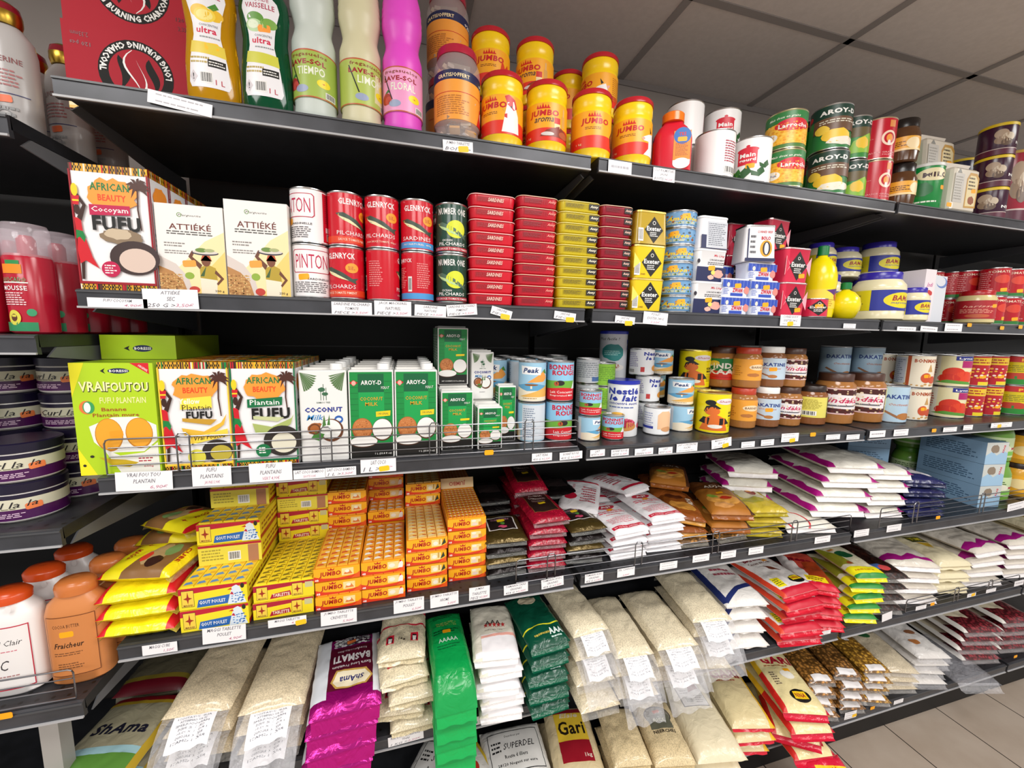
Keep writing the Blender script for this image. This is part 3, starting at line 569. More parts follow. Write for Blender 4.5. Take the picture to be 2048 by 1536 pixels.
# cans of the top shelf
leaf = lambda x, y, s, k='2a5a2c': [('p', [(x, y), (x + .1 * s, y + .12 * s), (x + .05 * s, y + .25 * s), (x - .04 * s, y + .14 * s)], k), ('p', [(x, y), (x - .12 * s, y + .04 * s), (x - .14 * s, y + .16 * s), (x - .03 * s, y + .1 * s)], k)]
maing = can('vegetable_tin', .05, .117, 'f1efee', [('r', .4, .4, .7, .72, 'd21c34'), ('e', .55, .74, .17, .06, 'd21c34'), ('e', .55, .82, .03, .03, 'd21c34'), T('Main', .55, .62, .24, .1, 'white', b=.04), T('gourd', .55, .5, .26, .1, 'white', b=.04), ('st', .6, .36, 'stick', 0), blob(.3, .18, .2, .24, 'a9cf3c', 18, 2), *leaf(.5, .06, 1.3), *leaf(.75, .1, 1), *leaf(.38, .12, .9, '3a7a34'), *leaf(.85, .3, .8), ('lines', -.2, .3, .1, .8, 9, 'b04a5c'), ('bc', -.2, .06, .1, .22)])
larr = can('sweetcorn_tin', .05, .1, '4a7a34', [('r', -.5, .1, 1.5, .7, 'f5bb3a'), ('dots', -.5, .1, 1.5, .7, 34, 8, .0035, ['f9c850', 'f0a828', 'e89a20']), ('r', -.5, .72, 1.5, .98, '2f7d40'), T('Mais doux en grains', .5, .84, .5, .08, 'f0f0e0', s=.3), ('e', .66, .62, .3, .17, 'd01c34'), T('Larroche', .66, .6, .48, .12, 'white', b=.03), ('e', .3, .32, .12, .12, 'f4f0e4'), T('1kg', .3, .32, .13, .07, '24408a'), ('r', -.3, .1, .02, .7, 'd8d4a4'), ('bc', -.25, .5, .0, .72)], rim='m:e0d8b0', ribs=0)
ar_art = [('r', -.5, .72, 1.5, 1, '123a2c'), ('r', -.5, .4, 1.5, .72, '6a4a34'), ('r', -.5, 0, .1, .72, '1c8a34'), T('AROY-D', .5, .85, .6, .11, 'white', b=.05), ('lines', .2, .58, .9, .68, 2, 'e0dcc8'), blob(.5, .28, .5, .34, 'f3c83a', 16, 3), blob(.62, .16, .6, .2, 'eee6d4', 18, 5), blob(.25, .45, .24, .22, 'f5d04a', 14, 6), ('r', -.28, .75, -.05, .95, 'eee'*2), ('e', .02, .82, .05, .06, 'red')]
aro = can('fruit_tin', .05, .121, '2a7a3c', ar_art, ribs=8)
aros = can('fruit_tin', .04, .121, '2a8a34', [('r', -.5, .74, 1.5, 1, '123a2c'), ('r', -.5, .5, 1.5, .74, '6a5a34'), T('AROY-D', .5, .86, .7, .11, 'white', b=.05), ('p', [(.3, .1), (.8, .12), (.9, .4), (.75, .6), (.4, .4)], '8fc43a'), blob(.6, .35, .3, .3, 'f3c83a', 14, 3)])
aroh = can('fruit_tin', .05, .121, '24a02c', [('r', -.5, .74, 1.5, 1, '123a2c'), ('r', .1, .78, .5, .96, 'white'), ('p', [(.5, .72), (.75, .87), (.5, 1)], 'c8203c'), T('ARO', .95, .86, .35, .11, 'white', b=.05), blob(1.0, .3, .4, .3, 'f3c83a', 14, 3)])
panda = can('palm_nut_tin', .047, .116, 'c4142c/0.22', [('r', .7, .78, .82, .95, 'e08a3c'), ('ring', .72, .5, .021, .006, 'f7d8c0'), ('e', .72, .5, .06, .1, 'f29a3c'), ('e', .72, .38, .03, .07, 'f0ece8'), T('SAUCE GRAINE', .62, .14, .5, .04, 'f0b0b0'), T('PALMISTE', .75, .08, .26, .035, 'f0b0b0'), ('lines', -.1, .3, .2, .8, 7, 'f0b8b8'), ('lines', .3, .5, .5, .52, 1, 'e8a0a0')], rim='m:e0d0b0')
milo = plastic_can('chocolate_drink_tin', .047, .137, '0f8a3c/0.25', [('e', .62, .8, .3, .15, 'e8dcb0'), T('MILO', .68, .79, .5, .12, '3a1418', b=.06), ('lines', .3, .12, .8, .2, 1, 'e8f0e0'), blob(.4, .45, .5, .34, '0a6a30', 16, 4), ('st', .85, .5)], 'dcdcd8', lh=.01)
def coffee_jar():
    o = jar('coffee_jar', [(.035, 0), (.04, .004), (.042, .03), (.042, .08), (.036, .1), (.03, .105), (.03, .108)], '5a3a20/0.15', 'f0ae30', .03, .07, [('r', 0, 0, 1, .15, 'f8dca0'), ('e', .7, .5, .15, .4, 'f7e0b0'), ('lines', .2, .3, .6, .7, 3, '6a3a18')], '181210/0.25', .036, .1, .126); return o
cjr = coffee_jar()
def neslike(r, h, base, rim_):
    return plastic_can('coffee_tin', r, h, base, [('e', .4, .72, .12, .16, 'b8a088'), ('e', .52, .6, .11, .15, 'd8c8b0'), ('e', .4, .5, .11, .14, '9a8068'), ('e', .5, .42, .1, .12, '6a5444'), ('r', -.5, 0, 1.5, .2, '5a1030'), ('r', -.5, .2, 1.5, .22, 'd8c8c0'), T('NES', .85, .4, .3, .1, 'white', b=.04)], rim_, lh=.01, lr=1.02)
n1 = neslike(.062, .16, '161c40/0.2', 'e6c61c'); n2 = neslike(.045, .1, '3c1430/0.2', 'e6c61c')
zu = S[1] + .0005
def XP(u, v, Y): return atY(u, v, Y).x
for u, k, Y, z, rz, lab in [(1429, maing, .006, 0, 150, 'white vegetable tin turned to show herbs, right of the red bottle'), (1440, maing, .108, .1185, -4, 'white vegetable tin with red pot badge, raised in the second row'), (1440, maing, .108, 0, 90, 'white vegetable tin hidden low in the second row'), (1366, maing, .108, .1185, 200, 'white vegetable tin raised behind the red bottle'), (1366, maing, .108, 0, 60, 'white vegetable tin on the shelf behind the red bottle'), (1503, maing, .006, 0, -25, 'white vegetable tin with red pot badge beside the sweetcorn tins')]:
    put(k, XP(u, 300, Y + .05), Y + .05, zu + z, rz, lab)
put(larr, XP(1568, 320, .053), .053, zu, 0, 'sweetcorn tin with yellow kernels, lower of the pair'); put(larr, XP(1574, 250, .053), .055, zu + .1015, -14, 'sweetcorn tin with yellow kernels, upper of the pair')
put(aroh, XP(1520, 240, .18), .18, zu, 20, 'dark green fruit tin behind the white tins, its top showing')
put(aroh, XP(1606, 330, .158), .158, zu, -10, 'bright green fruit tin at the bottom behind the sweetcorn'); put(aroh, XP(1600, 240, .158), .158, zu + .1225, -20, 'bright green fruit tin stacked high behind the sweetcorn')
put(aro, XP(1655, 330, .056), .056, zu, 0, 'ribbed green fruit tin with peeled yellow fruit, bottom one'); put(aro, XP(1662, 245, .056), .056, zu + .1225, 14, 'ribbed green fruit tin with peeled yellow fruit, set on top')
put(aros, XP(1704, 340, .075), .075, zu, 0, 'slim green fruit tin beside the red tins, bottom one'); put(aros, XP(1709, 260, .075), .075, zu + .1225, 10, 'slim green fruit tin beside the red tins, top one')
put(panda, XP(1743, 350, .054), .054, zu, 0, 'glossy red palm nut tin, lower of two'); put(panda, XP(1752, 270, .054), .054, zu + .1175, -6, 'glossy red palm nut tin, upper of two')
put(cjr, XP(1797, 370, .05), .05, zu, 20, 'brown coffee jar with black lid, on the shelf'); put(cjr, XP(1801, 305, .05), .05, zu + .1275, -4, 'brown coffee jar with yellow label, stacked on another')
put(milo, XP(1847, 360, .052), .052, zu, 0, 'green chocolate drink tin standing at the shelf front'); put(milo, XP(1796, 280, .19), .19, zu, -40, 'green chocolate drink tin standing behind the coffee jars'); put(milo, XP(1796, 270, .19), .19, zu + .138, -60, 'green chocolate drink tin raised behind the coffee jars')
def teabag():
    w_, d, h = .125, .075, .135
    b = MB(); b.box(-w_ / 2, -d / 2, 0, w_ / 2, d / 2, h, 'e4dccc/0.2', b=.012, T=None)
    b.decals([('r', .05, .2, .4, .85, 'c8c4bc'), ('lines', .08, .25, .38, .8, 9, '9a968c'), ('p', [(.5, .1), (.94, .12), (.96, .8), (.86, .9), (.6, .9), (.5, .75)], 'c89a4a'), ('p', [(.54, .14), (.9, .16), (.92, .74), (.82, .84), (.62, .84), (.54, .72)], 'e8d8a8'), ('lines', .58, .5, .88, .82, 4, '4a3a20'), blob(.74, .28, .24, .2, '9a5a3a', 14, 3), ('st', .8, .5), ('p', [(.12, .86), (.2, .96), (.28, .86)], '8a8a84')], w_, h, front(w_, d), off=.0003)
    n = MB(); n.add([(-w_ / 2 + .01, -.003, h - .002), (w_ / 2 - .01, -.003, h - .002), (w_ / 2 - .006, -.012, h + .022), (-w_ / 2 + .006, -.01, h + .02), (-w_ / 2 + .01, .003, h - .002), (w_ / 2 - .01, .003, h - .002), (w_ / 2 - .006, -.009, h + .022), (-w_ / 2 + .006, -.007, h + .02)], [(0, 1, 2, 3), (7, 6, 5, 4), (3, 2, 6, 7)], 'e8e0d4/0.2')
    o = whole(b, 'powder_pouch', 'pouch'); n.obj('seal', o); return o
tb = teabag()
put(tb, XP(1903, 370, .045), .045, zu, 0, 'cream paper pouch with ornate golden panel, front lower one'); put(tb, XP(1868, 275, .14), .145, zu + .1235, 0, 'cream paper pouch with ornate golden panel, raised at the back', rx=-3, sc_=(1.15, 1, 1.1))
put(can('powder_tin', .05, .098, 'c8c4bc', []), XP(1868, 340, .15), .155, zu, 0, 'plain pale tin hidden under the raised cream pouch', sc_=(1, 1, 1.24))
put(n1, XP(1955, 330, .15), .15, zu, 20, 'large navy coffee tin with yellow rim, behind the pouch'); put(n1, XP(1932, 240, .3), .3, zu + .161, 0, 'navy coffee tin with yellow rim, raised at the very back'); put(n1, XP(1925, 330, .3), .3, zu , 0, 'navy coffee tin hidden low behind the cream pouches', sc_=(.8, .8, .98))
for i in range(3): put(n2, XP(1975, 400, .05), .05, zu + i * .1012, 10 * i, 'small maroon coffee tin with yellow rim, ' + stack_word(i, 3))
put(neslike(.05, .25, 'a8283c/0.2', 'c8a040'), XP(2022, 350, .08), .08, zu, 30, 'tall red coffee tin with beige lid at the right end')
put(n1, XP(2085, 350, .17), .17, zu, 30, 'navy coffee tin cut by the right picture edge')
# ================================================================ second shelf
z2 = S[2] + .0005
fc = fufu_box('c', 'dred', 'gold'); fy = fufu_box('y', 'e8c23c', 'gold'); fg = fufu_box('g', '0a7040', '0a7040')
ft = fufu_box
for i in range(4): put(fc, .059 + i * .001, .042 + i * .064, z2, -1 if i else -2, ['cocoyam fufu box with palm and dancing lady, front one', 'cocoyam fufu box just behind the front one', 'cocoyam fufu box third in its file', 'cocoyam fufu box at the back of its file'][i])
def att():
    a = [('p', [(0, 0), (1, 0), (1, .72), (.7, .6), (.3, .3), (0, .3)], 'f5e2ac'), ('p', [(.55, 0), (1, 0), (1, .5), (.75, .3)], 'f2cf74'), T('Marguerite', .5, .88, .34, .03, '4a4440', s=.3, b=0), ('ring', .35, .885, .004, .001, '5a8a3a'), T('ATTIÉKÉ', .5, .76, .62, .08, '6a2418', b=.015), ('lines', .15, .66, .85, .71, 2, '3a3430'), ('lines', .1, .52, .45, .58, 2, '8a8480'), ('lines', .1, .44, .5, .49, 2, '8a8480'),
         ('p', [(0, .0), (.48, 0), (.42, .18), (.25, .33), (0, .42)], 'd8ccc4'), ('p', [(0, .0), (.4, 0), (.34, .14), (.2, .24), (0, .3)], 'b8834a'), ('dots', .0, .0, .34, .22, 9, 8, .0022, ['c99a5a', '9a6a34', 'd8b070']), ('e', .44, .2, .07, .04, '8fae3a'), ('e', .5, .04, .08, .04, 'c43a2c'),
         ('p', [(.6, 0), (.84, 0), (.86, .18), (.6, .2)], 'efe4cc'), ('p', [(.6, .18), (.86, .16), (.84, .3), (.72, .34), (.6, .3)], 'b59a2a'), ('p', [(.6, .2), (.7, .32), (.66, .2)], '3a5a2a'), ('p', [(.6, .28), (.44, .42), (.5, .49), (.54, .48), (.5, .42), (.64, .33)], '6a3a20'), ('p', [(.84, .28), (.96, .18), (.86, .1), (.84, .12), (.91, .18), (.82, .24)], '6a3a20'), ('e', .7, .38, .07, .065, '7a4426'), ('p', [(.62, .38), (.7, .45), (.79, .38), (.76, .44), (.65, .44)], 'b8461c'), ('e', .7, .47, .2, .028, '2a2440'), ('e', .7, .478, .19, .022, 'd8d0c4'), ('e', .64, .5, .09, .025, '6a8a3a'), ('e', .76, .5, .08, .02, 'a8b07a'), ('st', .45, .34, 'lorange'), T('250 g', .88, .03, .14, .03, '4a3a2a')]
    return carton('attieke_box', 'food box', .11, .055, .163, 'eeebe6', a, side='e6e2dc')
at = att()
for i in range(2): put(at, .176, .04 + i * .056, z2, 0, ['white attieke box beside the cocoyam fufu box', 'white attieke box hidden behind the left attieke box'][i])
for i in range(2):
    r = put(at, .2885, .04 + i * .056, z2, 0, ['taller-standing white attieke box beside the white fish tin', 'white attieke box hidden behind the right attieke box'][i]); r.scale = (1, 1, 1.11)
put(carton('couscous_box', 'food box', .105, .05, .2, 'b8b4ac', [('e', .3, .92, .12, .03, 'a8a848'), ('lines', .1, .7, .9, .86, 3, '6a6864'), ('lines', .1, .2, .9, .6, 8, '7a7874')]), .262, .2, z2, 0, 'dim grey-beige box standing behind the white attieke boxes')
pin_a = [('ring', .5, .69, .0, .0, 'red'), ('p', [(.13, .5), (.17, .46), (.83, .46), (.87, .5), (.87, .88), (.83, .92), (.17, .92), (.13, .88)], 'b8143c'), ('p', [(.15, .51), (.18, .475), (.82, .475), (.85, .51), (.85, .87), (.82, .905), (.18, .905), (.15, .87)], 'f3f0f0'), T('PINTON', .5, .69, .6, .28, 'c0184a', b=.0), ('st', .35, .38), T('SARDINELLE', .62, .34, .4, .04, '3a3438'), ('lines', .15, .06, .85, .29, 6, '5a5458'), ('r', 1.02, .02, 1.4, .98, 'c8142c'), ('lines', 1.06, .4, 1.36, .95, 14, '8a1020'), ('bc', 1.1, .06, 1.34, .2), ('r', 1.08, .22, 1.34, .32, 'f0f0f0')]
pin = can('fish_tin', .0357, .108, 'f3f0f0', pin_a)
fish = lambda k1='3a4a3c', k2='e8e2b0', x=.0, y=.0: [('p', [(.16 + x, .6 + y), (.3 + x, .62 + y), (.55 + x, .5 + y), (.72 + x, .38 + y), (.84 + x, .4 + y), (.78 + x, .34 + y), (.8 + x, .27 + y), (.7 + x, .32 + y), (.5 + x, .38 + y), (.3 + x, .48 + y)], k1), ('p', [(.2 + x, .56 + y), (.4 + x, .49 + y), (.66 + x, .34 + y), (.5 + x, .38 + y), (.3 + x, .47 + y)], k2), ('e', .22 + x, .575 + y, .012, .012, 'gold')]
def glen(title, band, bt):
    return can('fish_tin', .0355, .108, 'cc1428/0.2', [T('GLENRYCK', .5, .84, .56, .12, 'f4ecec', b=.03), *fish(), ('e', .72, .6, .12, .1, 'f0a02c'), ('lines', .65, .56, .79, .64, 3, 'b02018'), T(title, .48, .22, .6, .08, 'f4ecec', b=0), ('r', -.5, .02, 1.5, .15, band) if band else ('r', 0, 0, 0, 0, 'red'), T(bt, .5, .09, .6, .05, 'f2d8c0'), ('lines', 1.06, .25, 1.4, .7, 12, 'e88a8a'), T('GLENRYCK', 1.3, .84, .4, .08, 'f4ecec', b=.02), ('bc', 1.42, .18, 1.5, .5), ('lines', -.4, .25, -.1, .8, 12, 'e88a8a')])
g1 = glen('PILCHARDS', 'e0401c', 'SAUCE TOMATE PIMENT'); g2 = glen('PILCHARDS', None, 'A LA SAUCE TOMATE  400g e'); g3 = glen('SARDINES', '4a9ad8', 'AU NATUREL  400g')
no1 = can('fish_tin', .0355, .108, '1c4436/0.2', [T('NUMBER ONE', .5, .85, .6, .14, 'f0f0ec', b=.02), ('e', .58, .48, .2, .19, 'd8e02a'), *fish('4a6a58', 'b8d898'), T('OCEAN', .4, .24, .2, .045, 'f0f0ec'), T('PILCHARDS', .5, .165, .56, .07, 'f0f0ec'), ('r', -.5, .02, 1.5, .1, 'b01c34'), T('A LA SAUCE TOMATE PIMENTE', .5, .06, .8, .04, 'f0e8e0')])
cols = [(621, pin, 'white fish tin with red oval lettering', -6, -50), (694, g1, 'red fish tin of the first red column', -22, 30), (766, g2, 'red fish tin of the middle red column', 110, -4), (835, g3, 'red sardine tin with blue band', 160, 2), (903, no1, 'green fish tin with yellow sun', 0, 2)]
for u, k, lab, ra, rb in cols:
    x = XP(u, 540, .045) + (.003 if k is pin else 0)
    put(k, x, .045, z2, {-6: 2, -22: -22}.get(ra, ra), lab + ', lower one at the front'); put(k, x, .046, z2 + .1095, rb, lab + ', upper one at the front')
    for j in (1, 2): put(k, x, .045 + j * .076, z2, 40 * j, lab + (', low in the second row back' if j == 1 else ', low in the third row back')); put(k, x, .045 + j * .076, z2 + .1095, -30 * j, lab + (', high in the second row back' if j == 1 else ', high in the third row back'))
# flat sardine tins
def sardine(w_, d, h, col, col2, txt, tk, blk, rim='d8c8a8'):
    b = MB(); r = .016
    def ring(q, z): 
        out = []
        for cx, cy, a0 in ((w_ / 2 - r, d / 2 - r, 0), (-w_ / 2 + r, d / 2 - r, 90), (-w_ / 2 + r, -d / 2 + r, 180), (w_ / 2 - r, -d / 2 + r, 270)):
            for a in range(0, 91, 18): out.append((cx + (r + q) * math.cos(math.radians(a0 + a)), cy + (r + q) * math.sin(math.radians(a0 + a)), z))
        return out
    levels = [(-.004, 0, col), (-.002, .0015, col), (-.0005, h * .45, col), (0, h * .8, col), (.0022, h * .84, rim), (.0022, h * .9, col), (-.001, h - .001, col), (-.003, h - .0003, col)]
    n = 24
    for (q0, z0, k), (q1, z1, _) in zip(levels, levels[1:]):
        vs = ring(q0, z0) + ring(q1, z1); b.add(vs, [(i, (i + 1) % n, n + (i + 1) % n, n + i) for i in range(n)], k, True)
    b.add(ring(-.003, h - .0003), [tuple(range(n))], col); b.add(ring(-.004, 0), [tuple(range(n - 1, -1, -1))], col)
    mp = lambda x, y, o_: (x - w_ / 2, -d / 2 - .0006 - o_, y)
    art = [('r', .12 + i * .028, .25, .126 + i * .028, .72, col2) for i in range(22)] + [('lines', .14, .32, .62, .7, 4, col2)]
    art += [('r', .7, .25, .95, .75, 'black')] if blk else []
    art += [T(txt, .83 if txt == 'Anny' else .55, .5, .2 if txt == 'Anny' else .36, .3, tk, s=.3, b=.03)]
    b.decals(art, w_, h, mp); return tag(b.obj('sardine_tin'), 'x', 'tin can')
sA = sardine(.104, .06, .0272, 'd0182c/0.2', 'a01020', 'SARDINES', 'f0c8b8', False, 'f0c8c0'); sB = sardine(.098, .06, .0252, 'c0182c/0.22', '8a1020', 'Anny', 'f09a8a', False)
sC = sardine(.106, .06, .0252, 'cdb81c/0.22', '7a6a10', 'Anny', 'f4ecd0', True, 'e8dc8a'); sD = sardine(.088, .06, .0252, '9c142c/0.22', '700c1c', 'Anny', 'f0c0b0', True)
rr = random.Random(3)
for u, k, n, h, lab in [(979, sA, 9, .0272, 'bright red sardine tin'), (1066, sB, 10, .0252, 'ribbed red sardine tin with gold seams'), (1150, sC, 10, .0252, 'yellow sardine tin with black logo'), (1219, sD, 10, .0252, 'dark red sardine tin with black logo')]:
    x = {979: .766, 1066: .873, 1150: .98, 1219: 1.0805}[u]
    for i in range(n): put(k, x + rr.uniform(-.0015, .0015), .043 + rr.uniform(-.001, .001), z2 + i * (h + .0001), rr.uniform(-1, 1), f'{lab}, {stack_word(i, n)}')
for i in range(11): put(sC, .957, .135, z2 + i * .0253, 2, 'yellow sardine tin in the hidden back stack, ' + stack_word(i, 11))
# tapered square tins
def taper(name, w0, w1, d, h, col, art, rim, up=True, rimh=.006):
    b = MB(); mp = lambda x, y, o_: (x - w1 / 2, -(d / 2) * (w0 + (w1 - w0) * y / h) / w1 - .0004 - o_, y)
    def ring(s_, z): 
        out = []; r = .012
        for cx, cy, a0 in ((w1 / 2 - r, d / 2 - r, 0), (-w1 / 2 + r, d / 2 - r, 90), (-w1 / 2 + r, -d / 2 + r, 180), (w1 / 2 - r, -d / 2 + r, 270)):
            for a in range(0, 91, 18): out.append(((cx + r * math.cos(math.radians(a0 + a))) * s_, (cy + r * math.sin(math.radians(a0 + a))) * s_, z))
        return out
    s0 = w0 / w1; lv = [(s0, 0, col), (1, h - rimh, col), (1.03, h - rimh + .001, rim), (1.03, h - .001, rim), (1.0, h, rim)]; n = 24
    for (q0, z0, k), (q1, z1, _) in zip(lv, lv[1:]):
        vs = ring(q0, z0) + ring(q1, z1); b.add(vs, [(i, (i + 1) % n, n + (i + 1) % n, n + i) for i in range(n)], k, True)
    b.add(ring(1.0, h), [tuple(range(n))], rim); b.add(ring(s0, 0), [tuple(range(n - 1, -1, -1))], col)
    b.decals(art, w1, h - rimh, mp); return tag(b.obj(name), 'x', 'tin can')
dia = lambda x, y, w_, h_, k, t='Exeter', tk='white': [('p', [(x, y - h_ / 2), (x + w_ / 2, y), (x, y + h_ / 2), (x - w_ / 2, y)], k), ('ring', x, y + h_ * .26, .0045, .0012, tk), T(t, x, y + .04, w_ * .78, .15, tk, b=.03), ('lines', x - w_ * .22, y - h_ * .26, x + w_ * .22, y - .06, 3, tk)]
exy = taper('chicken_loaf_tin', .086, .094, .07, .082, 'e8c81c/0.2', [('bc', .03, .08, .2, .5), *dia(.55, .5, .62, .92, 'black'), T('340', .3, .12, .14, .06, '8a5a18'), ('p', [(0, .8), (.2, .5), (0, .3)], 'f4dc60')], 'm:e0c878')
exg = taper('chicken_loaf_tin', .094, .086, .07, .082, 'b89a2c/0.2', [('bc', .03, .08, .2, .5), *dia(.55, .46, .62, .86, 'black')], 'm:d8b868')
x = 1.1765
put(exy, x, .045, z2, 0, 'yellow chicken loaf tin with black diamond, bottom of three'); put(exy, x + .001, .045, z2 + .083, 0, 'yellow chicken loaf tin with black diamond, middle of three'); put(exg, x, .045, z2 + .166, 0, 'gold-brown upturned chicken loaf tin, top of three')
amb = can('tuna_tin', .046, .0435, '5a86b0/0.2', [('r', -.5, .1, 1.5, .9, '6a9ac4'), ('dots', .0, .15, 1.0, .8, 8, 3, .004, ['8a4a2a', '4a6a3a', 'b07a3a', '3a4a5a']), T('Ambition', .5, .5, .62, .3, 'f0c81c', s=.3, b=.05), ('lines', .2, .12, .8, .3, 2, 'e8dc8a'), ('st', .55, .68), ('r', 1.1, .1, 1.4, .9, 'e8e8ec')])
x = XP(1347, 520, .075)
for i in range(6): put(amb, x + rr.uniform(-.001, .001), .065, z2 + i * .0441, [12, -8, -20, 4, -24, 10][i] , 'blue round tin with yellow script, ' + stack_word(i, 6))
ml = taper('luncheon_meat_tin', .086, .097, .065, .0835, 'f0f0f2/0.25', [('r', 0, 0, 1, .48, '1c2350'), T('Ma Ling', .72, .86, .36, .1, 'c81c34', s=.3), T('LUNCHEON MEAT', .66, .72, .5, .06, '3a3438'), ('lines', .35, .55, .95, .66, 2, '3a3438'), blob(.74, .26, .34, .3, 'f0a898', 14, 2), blob(.5, .14, .22, .16, 'f4b8a8', 12, 3), blob(.56, .3, .14, .16, 'e8d86a', 10, 5), ('st', .5, .45), ('e', .04, .66, .05, .07, '2a2430')], 'e8e8ea')
mlu = taper('luncheon_meat_tin', .097, .088, .065, .0835, 'e4e4e8/0.25', [('r', .02, .02, .2, .45, '1c2350'), ('r', .24, .06, .94, .9, 'c4c8d0'), ('lines', .27, .1, .9, .86, 12, '6a6e78'), ('r', 0, 0, 1, .03, '1c2350')], 'f0f0f2')
x = 1.366
put(ml, x, .043, z2, 0, 'white and navy luncheon meat tin, bottom of three'); put(ml, x + .001, .043, z2 + .0845, 2, 'white and navy luncheon meat tin, middle of three'); put(mlu, x + .003, .045, z2 + .169, 0, 'upturned luncheon meat tin showing its back label, on top')
zw_art = [('r', 0, .55, 1, 1, '2c4cb4'), *[('r', i / 8, .55, i / 8 + .01, 1, '8aa0e0') for i in range(9)], T('ZWAN', .55, .38, .36, .26, 'd02434', b=.05), ('r', .3, .02, .75, .2, '2c4cb4'), blob(.88, .4, .2, .5, 'e08a80', 10, 3), ('lines', .03, .1, .25, .5, 4, '7a8ac8'), ('e', .2, .7, .05, .14, 'f0e0d0'), ('st', .55, .66)]
zw = taper('chicken_meat_tin', .09, .094, .055, .0475, 'dfe4f2/0.25', zw_art, 'e4e8f4', rimh=.004)
for x_, z_, Y, lab in [(1469, 0, .033, 'blue and white meat tin, bottom left of the pile'), (1526, 0, .033, 'blue and white meat tin, bottom right of the pile'), (1469, 1, .035, 'blue and white meat tin, middle left of the pile'), (1527, 1, .035, 'blue and white meat tin, middle right of the pile'), (1519, 2, .036, 'blue and white meat tin under the white square tin'), (1475, 2, .11, 'blue and white meat tin, third layer set back at left')]:
    put(zw, XP(x_, 600, .01), Y, z2 + z_ * .048, rr.uniform(-3, 3), lab)
for z_ in (0, 1): put(zw, XP(1475, 600, .08), .11, z2 + z_ * .048, 0, 'blue and white meat tin in the second row, ' + ('bottom' if z_ == 0 else 'middle') + ' layer')
put(taper('corned_beef_tin', .094, .084, .06, .098, 'eceaec/0.2', [('r', 0, 0, 1, .1, '1c2350'), T('CORNED BEEF', .62, .86, .5, .07, 'c01c34'), T('BOLO', .66, .68, .3, .1, 'c01c34', b=.05), ('e', .68, .38, .2, .24, 'e8a020'), ('e', .69, .38, .13, .2, '2a2428'), ('e', .69, .38, .07, .17, 'f0f0f0'), ('lines', .15, .2, .35, .8, 4, '5a5a60'), ('r', .06, .1, .1, .95, '1c2350')], 'm:silver'), XP(1515, 500, .02), .034, z2 + .1445, -14, 'white square tin with round badge on top of blue tins')
exr = taper('corned_beef_tin', .082, .092, .06, .0955, 'd62c4c/0.22', [('p', [(0, .2), (.2, .5), (0, .8)], 'f0a8b4'), ('p', [(1, .2), (.8, .5), (1, .8)], 'f0a8b4'), ('p', [(.02, .2), (.17, .5), (.02, .8)], 'd62c4c'), *dia(.5, .5, .7, .9, 'black'), ('st', .68, .2)], 'm:d8b8b8')
x = XP(1580, 590, .02)
put(exr, x, .034, z2, 0, 'crimson corned beef tin with black diamond, lower front one'); put(exr, x + .002, .034, z2 + .0965, 0, 'crimson corned beef tin with black diamond, upper front one')
put(exr, x - .04, .105, z2, 6, 'crimson corned beef tin low in the second row'); put(exr, x - .03, .105, z2 + .0965, 6, 'crimson corned beef tin mid-height in the second row'); put(exr, x + .0, .105, z2 + .193, 8, 'crimson corned beef tin topping the second row')
for j in range(3): put(exr, XP(1480, 500, .15) , .18, z2 + j * .0965, 0, 'crimson corned beef tin in the dim back stack, ' + stack_word(j, 3))
put(can('corned_beef_tin', .038, .056, 'd62c4c/0.22', [*dia(.6, .5, .5, .94, 'black'), ('st', .6, .6), ('bc', -.1, .2, .12, .8)]), XP(1622, 610, .05), .045, z2, 0, 'small round crimson tin beside the lemon juice bottle')
# lemon juice
def lemon(s_, big):
    prof = [(.028, 0), (.04, .004), (.042, .02), (.042, .09), (.044, .11), (.043, .13), (.038, .155), (.026, .178), (.013, .19), (.012, .197)] if big else [(.02, 0), (.03, .006), (.04, .03), (.042, .045), (.038, .065), (.024, .083), (.011, .09), (.01, .096)]
    b = MB(); b.lathe([(r, z, 'f2de0e/0.22') for r, z in prof], 36)
    o = whole(b, 'lemon_juice_bottle', 'bottle')
    if big:
        n = MB(); n.lathe([(.0425, .03, 'f7d84a'), (.0425, .088, 'f7d84a')], 36); n.decals([('p', [(.35, .95), (1.2, 1.2), (1.2, .5), (.7, .5)], '5a2a7a'), ('e', .72, .62, .17, .24, 'b83a2a'), ('e', .7, .68, .1, .12, 'e07a5a'), ('lines', .1, .1, .6, .5, 4, 'c89a2a')], PI * .0425, .058, cylmap(.0425, .03), du=.007); n.obj('label', o)
    z = prof[-1][1]; n = MB(); n.lathe([(.0145, z - .003, '0a7a3c/0.25'), (.0145, z + (.024 if big else .016), '0a7a3c/0.25'), (.012, z + (.026 if big else .018), '0a7a3c/0.25')], 20); n.obj('cap', o); return o
put(lemon(1, True), XP(1639, 600, .07), .075, z2, 0, 'tall yellow lemon juice bottle with green cap'); put(lemon(1, False), XP(1688, 610, .055), .055, z2, 0, 'small round yellow lemon-shaped bottle with green cap')
